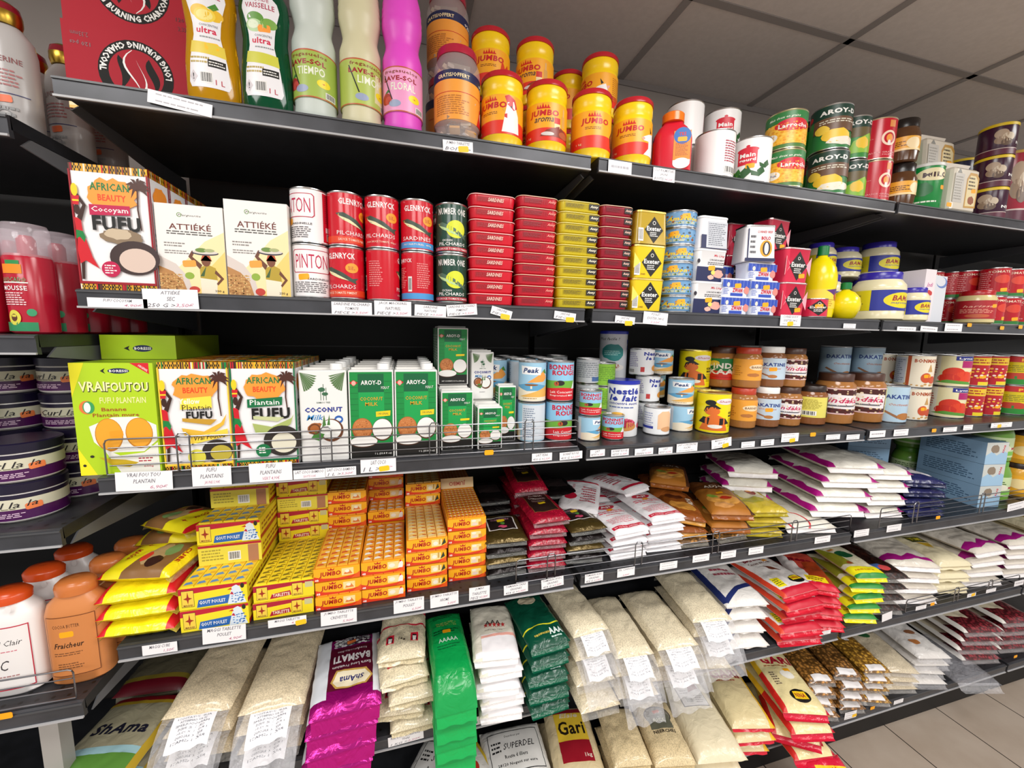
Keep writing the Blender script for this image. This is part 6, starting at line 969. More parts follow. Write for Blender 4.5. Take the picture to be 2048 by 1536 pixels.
bul = bag('rice_packet', 'packet', .118, .17, .04, 'r:f0e2c0', [('p', [(0, .86), (1, .86), (1, .93), (.5, .89), (0, .93)], 'c8203c'), ('dots', .1, .92, .9, 1, 10, 2, .004, ['5a3a2a', '8a6a4a']), ('r', .17, .2, .33, .36, 'd02038'), ('p', [(.19, .22), (.31, .22), (.29, .33), (.21, .33)], '1c1416'), ('p', [(.22, .21), (.28, .21), (.29, .3), (.21, .3)], 'f4ece4'), ('r', .68, .22, .84, .38, 'd02038'), ('p', [(.7, .24), (.82, .24), (.8, .35), (.72, .35)], '1c1416'), ('p', [(.73, .23), (.79, .23), (.8, .32), (.72, .32)], 'f4ece4'), T('1kg', .5, .27, .14, .07, '3a2c20'), ('p', [(0, .56), (1, .56), (1, .6), (.5, .58), (0, .6)], 'c8203c')], seal=.02, sealkey='r:e0d0a8', sd=24, wr=1.6)
for i in range(5): put(bul, [.575, .55, .572, .548, .552][i], [.075, .08, .07, .085, .11][i], z5 + i * .0405, [2, -5, 3, 6, -3][i], f'cream rice packet with red bull squares, {stack_word(i, 5)}')
grb = bag('rice_packet', 'packet', .1, .27, .046, 'b:0f9a4a', [T('AAAAA', .5, .55, .5, .05, 'd8f0e0', rot=0), ('lines', .15, .64, .85, .7, 2, '0a4a24'), ('st', .5, .66, 'stick', 0), ('lines', .2, .44, .8, .5, 2, '0a6a34'), ('dots', .25, .74, .8, .8, 10, 3, .003, ['8ab05a', '5a9a3a']), ('lines', .2, .86, .8, .92, 2, '0a4a24')], seal=.03, sealkey='b:12a852', sd=25, wr=.9, hang=(.075, .05))
for i in range(4): put(grb, .668, [.052, .046, .05, .046][i], z5 + i * .0465, 2, f'bright green rice packet drooping over the shelf edge, {stack_word(i, 4)}')
aaw = bag('rice_packet', 'packet', .118, .2, .036, 'b:e2dccb', [('p', [(.2, 0), (1, 0), (1, .38), (.2, .34)], 'f0ecee'), T('AAA', .5, .56, .36, .08, '2a2424'), *[('p', [(.28 + .1 * i, .53), (.31 + .1 * i, .5), (.29 + .1 * i, .47), (.33 + .1 * i, .49), (.37 + .1 * i, .47), (.35 + .1 * i, .5), (.38 + .1 * i, .53), (.345 + .1 * i, .53), (.33 + .1 * i, .56), (.315 + .1 * i, .53)], 'c83a3a') for i in range(5)], T('POIDS NET: 1 KG', .5, .42, .4, .025, '8a7a74'), ('p', [(.2, .32), (1, .38), (1, .33), (.2, .28)], 'e8a89a'), ('st', .15, .05, 'f4f0f0')], seal=.03, sealkey='b:f2eef0', sd=26, wr=1.4)
col(aaw, .792, -.015, z5, 5, .0375, 'white rice packet with red stars', L=.2, rz=-4, dy=.006, dx=.002)
aag = bag('rice_packet', 'packet', .118, .2, .038, 'b:0c4a36', [T('AAA', .74, .16, .34, .1, 'e4f0ec', b=.04), ('lines', .58, .06, .92, .1, 1, 'c8e0d8'), ('p', [(0, .28), (.3, .32), (.6, .29), (1, .33), (1, .31), (.6, .27), (.3, .3), (0, .26)], 'd8d42c'), blob(.5, .82, .5, .2, 'c8bca0', 18, 3), ('lines', .2, .12, .6, .18, 1, 'b8a84a')], seal=.03, sealkey='b:0e5a40', sd=27, wr=1.6)
col(aag, .917, -.03, z5, 5, .041, 'dark green rice packet with white letters', L=.2, rz=4, dy=.004)
col([rice2n, rice2n, rice2, rice2], 1.048, .0, z5, 4, .049, 'clear rice bag by the dark green packets', L=.24, rz=2, dy=.03, sc_=(.85, .95, 1))
col([rice2n, rice2, rice2], 1.178, -.05, z5, 3, .049, 'clear rice bag, second clear column', L=.24, rz=-6, dy=.01, sc_=(.86, 1, 1))
col([rice2n, rice2, rice2], 1.312, -.05, z5, 3, .049, 'clear rice bag, third clear column', L=.24, rz=-6, dy=.0, sc_=(.98, 1, 1))
col([rice2n, rice2n, rice2, rice2], 1.455, -.03, z5, 4, .046, 'clear rice bag left of the blue-striped bags', L=.24, rz=-8, dy=.004, sc_=(.98, 1, .95))
stp = bag('pounded_yam_bag', 'bag', .15, .25, .042, 'b:e9e5e0', [('p', [(0, .06), (.08, .03), (.5, .2), (1, .3), (1, .37), (.5, .27), (.1, .11), (.07, 1), (0, 1)], '24306a'), ('lines', .3, .5, .9, .7, 2, 'b04a5c'), ('lines', .3, .8, .9, .9, 2, '8a90b0')], seal=.012, sd=28, wr=1.2)
col(stp, 1.622, .015, z5, 4, .044, 'white flour bag with navy stripe', L=.25, rz=-10, dy=.004)
bnk = bag('flour_packet', 'packet', .165, .25, .034, 'b:eae4e0', [('r', 0, .0, 1, .1, 'c81c34'), ('p', [(0, 0), (.1, 0), (.07, .6), (.0, 1)], 'd8452c'), ('r', .94, 0, 1, 1, 'c81c34'), ('p', [(.14, .14), (.34, .12), (.36, .28), (.16, .3)], 'f7e61c'), ('lines', .17, .15, .33, .27, 4, '5a5a20'), ('e', .75, .2, .18, .08, 'black'), ('p', [(.62, .18), (.88, .18), (.86, .27), (.64, .27)], 'f7d81c'), T('NINA', .75, .22, .18, .05, 'b02020', b=.05), T('BANKU', .42, .72, .5, .09, '8a1c2c', b=.05), T('Cassava and Corn', .48, .62, .6, .05, '6a3a34'), ('p', [(.45, .55), (.6, .5), (.72, .4), (.5, .47)], '6a3424'), ('st', .7, .66, 'lorange')], seal=.035, sealkey='b:d01c34', sd=29, wr=1.6)
for i in range(5): put(bnk, 1.81 + [.01, 0, .015, .005, 0][i], [.105, .1, .12, .11, .13][i], z5 + i * .0365, -8 + 3 * i, f'red-edged white corn flour packet, {stack_word(i, 5)}')
llm = bag('bean_packet', 'packet', .13, .24, .036, 'b:c84a3a', [('r', 0, 0, 1, .1, 'd01c34'), ('p', [(0, .1), (.5, .1), (.3, .6), (.0, .9)], 'ece4e0'), T('Bean', .5, .66, .6, .1, '8a1020', b=.05), ('p', [(.4, .1), (1, .12), (1, .7), (.5, .6)], 'a8401c'), ('p', [(.3, .12), (.8, .1), (.8, .22), (.3, .24)], 'f2d81c'), ('lines', .34, .13, .76, .21, 2, '6a4a14')], seal=.03, sealkey='b:d42034', sd=30, wr=1.6)
for i in range(4): put(llm, 1.985, .12 + .004 * i, z5 + i * .042, -18 - 4 * i, f'red bean flour packet right of the corn flour, {stack_word(i, 4)}')
yel = bag('plantain_packet', 'packet', .12, .22, .036, 'b:e8e0c4', [('r', 0, 0, 1, .06, '2a8a34'), ('r', 0, .06, 1, .22, 'f2e61c'), ('lines', .15, .1, .85, .16, 1, 'c88a1c'), ('e', .5, .55, .26, .1, '1c5a34'), ('p', [(0, .3), (.4, .28), (.3, .5), (0, .9)], '9a9a2c'), ('e', .3, .32, .08, .04, 'a85a2c'), ('st', .3, .7, 'lorange')], seal=.025, sealkey='b:f0e424', sd=31, wr=1.6)
for i in range(5): put(yel, 2.14 + .005 * i, .11, z5 + i * .038, -16 + 4 * (i % 3), f'yellow and green flour packet, {stack_word(i, 5)}')
drk = bag('bean_bag', 'bag', .13, .24, .04, 's:3c1c14', [('e', .3, .2, .2, .07, '4a6aa8'), ('e', .5, .16, .16, .06, 'c84a4a')], seal=.025, sealkey='f:d8d4d0', sd=32, wr=1.4)
for i in range(4): put(drk, 2.28 + .003 * i, .13, z5 + i * .041, -14, f'clear bag of dark red beans, {stack_word(i, 4)}')
wmg = bag('flour_bag', 'bag', .19, .26, .042, 'b:ddd5c8', [('p', [(0, .1), (.3, .06), (.6, .12), (1, .08), (1, .2), (.8, .17), (.6, .24), (.4, .16), (.2, .22), (0, .18)], 'a0147c'), ('lines', .1, .3, .9, .9, 5, 'c0b8ac')], seal=.03, sealkey='b:ece8e8', sd=33, wr=1.4)
for i in range(4): put(wmg, 2.46, .16, z5 + i * .0435, -14 - 2 * i, f'pale flour bag with magenta splash, {stack_word(i, 4)}')
crm = bag('gari_bag', 'bag', .15, .22, .05, 'b:e6dbb8', [('p', [(.3, .62), (.8, .62), (.82, .82), (.28, .82)], '4a4a1c'), T('YUMI', .55, .73, .4, .1, 'd8c82c', b=.04), ('p', [(.35, .6), (.75, .6), (.55, .4)], 'd8b02c')], seal=.02, sd=34, wr=1.3)
for i in range(3): put(crm, 2.66, .14, z5 + i * .05, -10, f'cream gari bag with yellow-black badge, {stack_word(i, 3)}')
for i in range(4): put(wmg, 2.87, .17, z5 + i * .0435, -10 + 3 * i, f'plain whitish bag at the far right, {stack_word(i, 4)}')
gsh = bag('basmati_packet', 'packet', .16, .26, .045, 'b:a09a80', [('p', [(0, .1), (1, .1), (1, .4), (0, .4)], '5a8a3a'), ('p', [(0, .4), (1, .4), (1, .46), (0, .46)], '9ac0c8'), T('ShAma', .5, .62, .7, .1, '1c1c2c', b=.04, s=.2), ('r', 0, .9, 1, .96, '8a1020'), ('r', 0, .86, 1, .9, 'b89a2c'), ('r', .94, 0, 1, 1, 'b89a2c')], seal=.02, sd=35, wr=.8)
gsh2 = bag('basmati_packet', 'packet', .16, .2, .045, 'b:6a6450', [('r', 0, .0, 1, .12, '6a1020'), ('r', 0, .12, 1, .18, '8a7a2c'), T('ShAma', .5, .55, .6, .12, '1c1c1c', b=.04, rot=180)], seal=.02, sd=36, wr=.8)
put(gsh, -.065, .05, z5, -8, 'olive basmati packet with green field picture, lower left corner'); put(gsh, -.068, .055, z5 + .047, -8, 'olive basmati packet on top of another, lower left corner'); put(gsh2, -.065, .30, z5, -4, 'dim basmati packet low at the dark rear corner'); put(gsh2, -.065, .30, z5 + .047, -4, 'dim basmati packet with inverted lettering at the dark rear corner')
# ================================================================ bottom shelf
sup = bag('rice_packet', 'packet', .185, .27, .05, 'b:e4e2de', [('p', [(.1, .45), (.92, .45), (.92, .9), (.1, .9)], '3a3a3a'), ('p', [(.11, .46), (.91, .46), (.91, .89), (.11, .89)], 'e4e2de'), T('Distribué par', .5, .83, .26, .03, '2a2a2a'), T('SUPERDEL', .57, .72, .5, .07, '2a2a2a', s=.3), ('lines', .14, .66, .3, .8, 3, '2a2a2a'), T('Route d illiers', .5, .61, .36, .04, '2a2a2a', b=.03), T('28120 Nogent sur eure', .5, .53, .62, .04, '2a2a2a', b=.03), T('Poids : 1 Kg', .82, .36, .26, .035, '2a2a2a'), ('lines', .1, .36, .3, .4, 2, 'c83a3a')], seal=.02, sd=41, wr=.6)
col(sup, .856, -.115, z6, 3, .051, 'white packet with black framed address print', L=.27, rz=-4)
col(sup, .625, -.07, z6, 2, .051, 'white packet turned askew below magenta packets', L=.27, rz=-34)
oki = bag('fonio_packet', 'packet', .13, .24, .04, 'b:d8d4cc', [('p', [(.82, 0), (1, 0), (1, 1), (.9, 1)], 'd8b82c'), ('e', .5, .7, .2, .1, 'b03020'), ('ring', .5, .45, .03, .003, '2a2a20'), ('e', .3, .3, .1, .06, 'd8d83c'), T('OK', .4, .85, .2, .06, '3a2a20')], seal=.02, sd=42, wr=.6)
put(oki, .745, .0, z6 + .105, 22, 'pale packet with a red mark and yellow edge, between the framed ones', rx=0)
els = bag('gari_bag', 'bag', .15, .28, .05, 'b:dcc9a0', [('r', .18, .34, .82, .94, 'e8c43a'), ('r', .18, .88, .82, .94, '8a1828'), T('Elsie', .5, .85, .4, .06, 'e8d8b8', b=.04, s=.2), T('Gari', .5, .7, .56, .15, '241c14', b=.03), ('r', .18, .34, .82, .56, '9a1828'), T('1kg', .72, .4, .14, .05, 'f0e0d0')], seal=.02, sd=43, wr=.6)
col(els, 1.035, -.11, z6, 3, .051, 'beige gari bag with red and yellow label', L=.28, rz=-6)
rsm = bag('rice_bag', 'bag', .115, .17, .045, 'r:ecd6a8', [], seal=.02, sealkey='r:dcc490', sd=44, wr=1.5)
col(rsm, 1.182, -.075, z6, 4, .045, 'small bag of broken rice beside the gari bags', L=.17, rz=-8, dy=.012)
nrc = bag('rice_bag', 'bag', .13, .2, .05, 'r:ecd6a8', [('e', .5, .66, .34, .16, '4a4440'), ('e', .5, .66, .31, .14, '8a8478'), ('r', .22, .44, .78, .66, '6a6a5a'), T('RICE', .5, .58, .3, .05, 'e0e0c8'), T('NEERCHES', .52, .4, .56, .05, '2a2420', b=.03), ('st', .5, .72, 'd8643c')], seal=.02, sealkey='r:dcc490', sd=45, wr=1.2)
col(nrc, 1.325, -.08, z6, 3, .05, 'rice bag with dark arched label', L=.2, rz=-8, dy=.006)
bcr = bag('gari_bag', 'bag', .165, .29, .06, 'b:e8dcbc', [('p', [(.24, .52), (.8, .52), (.8, .98), (.24, .98)], '2a2420'), ('p', [(.26, .53), (.79, .53), (.79, .97), (.26, .97)], 'e0dcd8'), ('p', [(.5, .7), (.76, .75), (.7, .95), (.6, .9)], '8a1828'), ('bc', .34, .56, .52, .66), ('lines', .3, .68, .48, .74, 2, '5a5450'), ('lines', .56, .56, .76, .66, 4, '8a8480')], seal=.01, sd=46, wr=.5)
col(bcr, 1.497, -.09, z6, 2, .062, 'big cream bag with white barcode panel', L=.29, rz=-8)
gri = bag('gari_bag', 'bag', .14, .27, .05, 'b:e0cfa0', [T('GARI', .5, .66, .7, .14, '9a1c2c', b=.05), T('Ijebu', .4, .8, .3, .04, '9a1c2c'), ('lines', .2, .54, .7, .62, 2, 'b05a4a'), ('p', [(.88, 0), (1, 0), (1, 1), (.92, 1)], 'e8b82c')], seal=.02, sealkey='b:d01c34', sd=47, wr=.8)
col(gri, 1.655, -.04, z6, 3, .047, 'cream gari bag with red capital letters, partly hidden', L=.27, rz=-12)
gar = bag('gari_bag', 'bag', .145, .28, .045, 'b:e9d9a2', [('p', [(0, 0), (.1, 0), (.07, .5), (0, .5)], 'd42a24'), ('p', [(0, .5), (.07, .5), (.05, 1), (0, 1)], 'f0c02c'), ('p', [(.93, 0), (1, 0), (1, .2)], 'c01c34'), T('YELLOW', .55, .78, .44, .04, 'c83a3a'), T('GARI', .55, .67, .74, .12, 'b01c30', b=.05), ('lines', .2, .57, .8, .6, 1, 'a0603a'), ('p', [(.2, .3), (.34, .3), (.34, .5), (.2, .5)], 'e0d0a0'), ('lines', .2, .3, .34, .5, 6, '5a4a3a'), ('e', .6, .45, .16, .06, 'f4f0e4'), ('e', .55, .16, .22, .08, 'black'), ('p', [(.4, .12), (.7, .12), (.68, .21), (.42, .21)], 'f2c81c'), T('NINA', .55, .165, .22, .05, '9a1c20', b=.05), ('st', .66, .52, 'stick')], seal=.04, sealkey='b:d01c3c', sd=48, wr=1.3)
for i in range(4): put(gar, 1.835 + [0, .01, -.01, .0][i], [.0, .01, .0, .02][i] + .04, z6 + i * .046, -18 + [10, -14, 6, 0][i], f'yellow gari packet with red corner band, {stack_word(i, 4)}')
red_ = bag('gari_bag', 'bag', .14, .16, .045, 'b:d01c3c', [('p', [(.1, .4), (.9, .3), (.95, .8), (.2, .9)], 'f2c81c'), blob(.5, .6, .5, .3, 'black', 14, 3), T('NINA', .5, .75, .4, .14, 'c02020', b=.05)], seal=.035, sealkey='b:d82048', sd=49, wr=1.8)
put(red_, 1.70, -.155, z6 - .085, -20, 'glossy red packet drooping over the bottom shelf edge, lower one', rx=24); put(red_, 1.84, -.15, z6 - .055, -6, 'glossy red packet bulging over the bottom shelf edge, right one', rx=28)
nt = lambda key, sd: bag('nut_bag', 'bag', .105, .2, .036, key, [('p', [(.2, .02), (.8, .02), (.8, .12), (.2, .12)], 'e0dcdc'), ('st', .5, .7, 'f4f0f0')], seal=.025, sealkey='f:e8e4e0', sd=sd, wr=1.6)
na, nb, nc = nt('s:b8803c', 51), nt('s:a8743a', 52), nt('s:d89a3c', 53)
col(na, 2.02, .015, z6, 4, .037, 'clear bag of nuts, first nut column', L=.2, rz=-16, dy=.004)
col(nb, 2.145, .01, z6, 4, .037, 'clear bag of seeds, second nut column', L=.2, rz=-16, dy=.006); col(nc, 2.27, .01, z6, 4, .037, 'clear bag of lentils, third nut column', L=.2, rz=-16, dy=.006)
crs = bag('grain_bag', 'bag', .13, .22, .036, 'r:dccdb0', [('e', .4, .8, .2, .07, '2a5a34'), ('lines', .1, .86, .8, .94, 2, '3a3a3a')], seal=.03, sealkey='f:ece8e4', sd=54, wr=1.4)
col(crs, 2.42, .01, z6, 3, .037, 'clear bag of cream grain with green print', L=.22, rz=-16)
swt = bag('peeled_bean_bag', 'bag', .14, .24, .036, 'b:d8d4d0', [('e', .4, .3, .16, .06, 'b0703c'), ('e', .6, .5, .16, .05, '8a5a3c'), ('e', .4, .7, .16, .05, '6a3a2c'), ('lines', .3, .84, .8, .94, 2, '5a4a6a')], seal=.04, sealkey='f:f0f0f4', sd=55, wr=1.6)
col(swt, 2.57, .0, z6, 4, .037, 'silvery white packet with small brown pictures', L=.24, rz=-16)
clr = bag('empty_film_bag', 'bag', .17, .26, .05, 'f:dcdce4', [], seal=.05, sealkey='f:f0f0f4', sd=56, wr=2.5)
put(clr, 2.75, .07, z6, -14, 'crumpled clear plastic bag hanging off the bottom shelf')
rdb = bag('bean_bag', 'bag', .19, .3, .04, 's:8a2a34', [('p', [(0, .3), (.5, .2), (.6, .6), (0, .8)], 'd8ccb0'), ('p', [(0, .9), (.1, .0), (0, .0)], 'e8e4dc')], seal=.03, sealkey='f:ece4e4', sd=57, wr=1.6)
col(rdb, 2.93, .03, z6, 4, .041, 'pinkish red bean bag at the lower right corner', L=.3, rz=-14)
for i in range(4): put(wmg, 3.12, .17, z5 + i * .0435, -8, f'whitish bag beyond the joint at the right end, {stack_word(i, 4)}'); put(crm, 3.32, .16, z5 + i * .05, -8, f'cream bag in the farthest bay, {stack_word(i, 4)}')
for i in range(4): put(rdb, 3.17, .18, z6 + i * .041, -10, f'red bean bag beyond the joint, {stack_word(i, 4)}')
for i in range(2): put(gj, 3.2, .13, z4 + i * .161, 0, f'green jar in the farthest bay, {stack_word(i, 2)}'); put(yj, 3.09, .1, z4 + i * .141, 0, f'yellow-labelled jar with black lid at the right edge, {stack_word(i, 2)}')
# ================================================================ the neighbouring bay
lot = MB(); lot.lathe([(.03, 0, 'b8b4b2/0.25'), (.036, .004, 'b8b4b2/0.25'), (.037, .15, 'b8b4b2/0.25'), (.034, .17, 'b8b4b2/0.25'), (.022, .188, 'b8b4b2/0.25'), (.018, .192, 'b8b4b2/0.25')], 36, .8)
lot.decals([T('GLYCERINE', .5, .8, .5, .06, '8a4a4a'), ('lines', .25, .5, .75, .7, 5, 'b07070'), ('r', .2, .42, .8, .43, '3a3a6a'), ('st', .5, .36, 'f0703c'), ('ring', .5, .18, .01, .002, '8a8a8a'), ('lines', .3, .08, .7, .3, 3, '9a9a9a')], PI * .037, .15, cylmap(.0372, .006, .8), du=.01)
o = whole(lot, 'lotion_bottle', 'bottle'); n = MB(); n.lathe([(.02, .191, 'm:b8963c'), (.0225, .2, 'm:b8963c'), (.0225, .212, '8a1828/0.2'), (.02, .224, 'm:b8963c'), (.012, .23, 'm:b8963c')], 28); n.obj('cap', o)
for j, (x, y) in enumerate([(-.175, .02), (-.115, .09), (-.1, .2), (-.185, .13), (-.18, .24), (-.1, .31)]): put(o, x, y, LL[1] + .0006, rr.uniform(-20, 20), ['grey lotion bottle at the upper left edge of the picture, nearest the shelf front', 'grey lotion bottle with gold cap, second back on the neighbouring top shelf', 'grey lotion bottle with gold cap, third back on the neighbouring top shelf', 'grey lotion bottle behind the edge one, left file', 'grey lotion bottle last in the left file', 'grey lotion bottle at the shadowed back, right file'][j])
ms_ = MB(); ms_.lathe([(.026, 0, 'b01830/0.2'), (.03, .003, 'b01830/0.2'), (.031, .13, 'b01830/0.2'), (.028, .138, 'b01830/0.2')], 32)
ms_.decals([('r', .3, .78, .6, .9, 'orange'), ('r', .38, .9, .58, .95, '2a8a4a'), T('AVOCADO', .46, .7, .36, .06, '6a9a6a'), ('r', .28, .655, .66, .67, 'e8f0e8'), T('MOUSSE', .46, .59, .36, .06, 'f4f0f0'), ('lines', .28, .36, .64, .54, 6, 'f0d0d4'), ('e', .42, .2, .1, .1, 'd8d04a'), ('e', .42, .2, .05, .05, '5a3018'), ('r', .22, .02, .72, .14, '2a8a5a'), ('e', .66, .27, .06, .05, '3a9a6a')], PI * .031, .13, cylmap(.0312, .002), du=.009)
o = whole(ms_, 'hair_mousse_bottle', 'bottle'); n = MB(); n.lathe([(.0295, .132, 'c:e8dce4'), (.03, .18, 'c:e8dce4'), (.027, .19, 'c:e8dce4'), (.012, .193, 'c:e8dce4')], 28); n.obj('clear_cap', o); n = MB(); n.lathe([(.012, .138, 'b02038'), (.012, .165, 'b02038'), (.008, .172, 'b02038')], 16); n.obj('pump', o)
for i in range(3):
    for j in range(5): put(o, [-.08, -.15, -.22][i], .025 + j * .066, LL[2] + .0006, 10 * i - 5 * j, f'red avocado hair mousse bottle, {["right", "middle", "left"][i]} file, {rowsn[j]} from the shelf edge')
tbm = MB(); tbm.lathe([(.048, 0, 'ece8e4/0.25'), (.053, .004, 'ece8e4/0.25'), (.054, .054, 'ece8e4/0.25'), (.052, .058, 'ece8e4/0.25')], 36)
o = whole(tbm, 'hair_cream_tub', 'tub'); n = MB(); n.lathe([(.0545, .006, '4a1450/0.25'), (.0545, .026, '4a1450/0.25'), (.0545, .026, 'd8d4bc'), (.0545, .046, 'd8d4bc'), (.0545, .046, '1c1430'), (.0545, .054, '1c1430')], 36); n.decals([T('Curl la la', .5, .62, .5, .24, '1c1a20', s=.3, b=0), ('lines', .3, .44, .7, .5, 1, '6a6a50'), ('st', .72, .5, 'f0824a'), ('lines', .3, .1, .7, .3, 3, 'e8c8e0')], PI * .0545, .048, cylmap(.0547, .006), du=.012); n.obj('label', o)
n = MB(); n.lathe([(.056, .057, '18122c/0.3'), (.056, .073, '18122c/0.3'), (.053, .075, '18122c/0.3')], 36); n.obj('lid', o)
for i, x in enumerate((-.152, -.27)):
    for j in range(3):
        for q in range(4 if j else 3):
            if i == 0 and j == 0 and q > 1: continue
            put(o, x + .022 * j, .062 + j * .115, LL[3] + .0006 + q * .0758, rr.uniform(-30, 30), f'purple-banded cream tub, {["right", "left"][i]} file, {["front", "middle", "back"][j]} stack, {["lowest", "second up", "third up", "top"][q]}')
def body_lotion(col_, cap, hh, art):
    b = MB(); b.lathe([(.04, 0, col_), (.048, .006, col_), (.049, .15, col_), (.044, .17, col_), (.032, .183, col_), (.03, .188, col_)], 36, .62, sq=2.6)
    b.decals(art, .084, .145, lambda x, y, o_: (x - .042, -.62 * .049 * (max(0, 1 - abs((x - .042) / .049) ** 2.6)) ** (1 / 2.6) - .0006 - o_, .008 + y), du=.006)
    o = whole(b, 'body_lotion_bottle', 'bottle'); n = MB(); n.lathe([(.032, .187, cap), (.033, .2, cap), (.031, .207 + hh, cap), (.024, .214 + hh, cap), (.008, .216 + hh, cap)], 32, .8); n.obj('cap', o); return o
palm_ = body_lotion('d0844a/0.3', 'd0783c/0.25', 0, [('p', [(.04, .1), (.94, .1), (.94, .98), (.04, .98)], '6a3418'), ('p', [(.05, .11), (.93, .11), (.93, .97), (.05, .97)], 'd0844a/0.3'), T('COCOA BUTTER', .42, .84, .5, .05, '5a3018'), ('st', .42, .72, 'stick', 0), T('Fraicheur', .44, .56, .56, .08, '3a2010', s=.3, b=.03), ('lines', .15, .4, .75, .46, 2, '7a4a2a'), ('lines', .2, .2, .7, .3, 3, '7a4a2a')])
rap = body_lotion('f0ecea/0.3', 'd8501c/0.25', -.004, [('p', [(.02, .06), (.96, .06), (.96, .96), (.02, .96)], 'c02840'), ('p', [(.035, .075), (.945, .075), (.945, .945), (.035, .945)], 'f0ecea/0.3'), T('Rapid Clair', .5, .72, .7, .1, '3a3438', s=.3, b=0), ('lines', .2, .6, .8, .63, 1, 'd07080'), T('RC', .45, .42, .3, .14, '3a3438', s=.3, b=0), ('lines', .2, .2, .8, .28, 2, 'b08080'), ('e', .7, 1.2, .05, .05, 'f0ecea')])
bx = XP(158, 1260, .02)
put(palm_, bx - .012, .045, LL[4] + .0006, 4, 'orange-brown body lotion bottle with embossed shoulder, right of the white one'); put(palm_, bx - .004, .125, LL[4] + .0006, 0, 'orange-brown body lotion bottle behind the front one'); put(palm_, bx - .002, .2, LL[4] + .0006, 0, 'orange-brown body lotion bottle third in its file')
for j in range(3): put(rap, XP(20, 1290, .02) - .006, .04 + j * .08, LL[4] + .0006, 2, 'white body lotion bottle with orange cap, ' + ['front one', 'second back', 'third back'][j])
# ================================================================ price tags on the rails
def ptag(u, v, w_, h_, lines_, lab, rot=0, sh=None, red=True, sti=None, Y=-.0052):
    p = atY(u, v, Y); W, H = w_, h_; b = MB(); b.box(-W / 2, -.0003, -H / 2, W / 2, 0, H / 2, 'tag'); n = len(lines_); art = []
    for i, t in enumerate(lines_):
        y = 1 - (i + .5) / n; hh = .62 / n
        if t.startswith('~'): art.append(('lines', .12, y - hh * .3, .9, y + hh * .4, 1, 'b0aeb4')); continue
        if '>' in t or '€' in t:
            a, c = (t.split('>') + [''])[:2] if '>' in t else ('', t)
            if a: 
                tot = len(t); fa = (len(a) + 1) / tot
                art += [T(a + '>', .06 + .44 * fa * 1.0 + .0, y, .86 * fa, hh, '6a6a74', s=.25, b=.01), T(c, .06 + .86 * fa + .43 * (1 - fa), y, .82 * (1 - fa), hh, 'c8849c', s=.25, b=.01)]
            else: art.append(T(c, .5, y, .4, hh, 'c8849c', s=.25, b=.01))
        else: art.append(T(t, .5, y, min(.9, .1 * len(t) * (.75 if n > 2 else .6) * (.06 / W)), hh, '6a6a74', s=.25, b=.01))
    if sti: art.append(('st', sti[0], sti[1], 'ffc81c'))
    b.decals(art, W, H, lambda x, y, o_: (x - W / 2, -.0003 - o_, y - H / 2), off=.00008)
    o = tag(b.obj('price_tag'), lab, 'price tag'); o.location = (p.x, Y, p.z); o.rotation_euler = (0, math.radians(rot), 0); return o
def cap_(txt, extra): return f'white price tag reading {txt} {extra}'.strip()
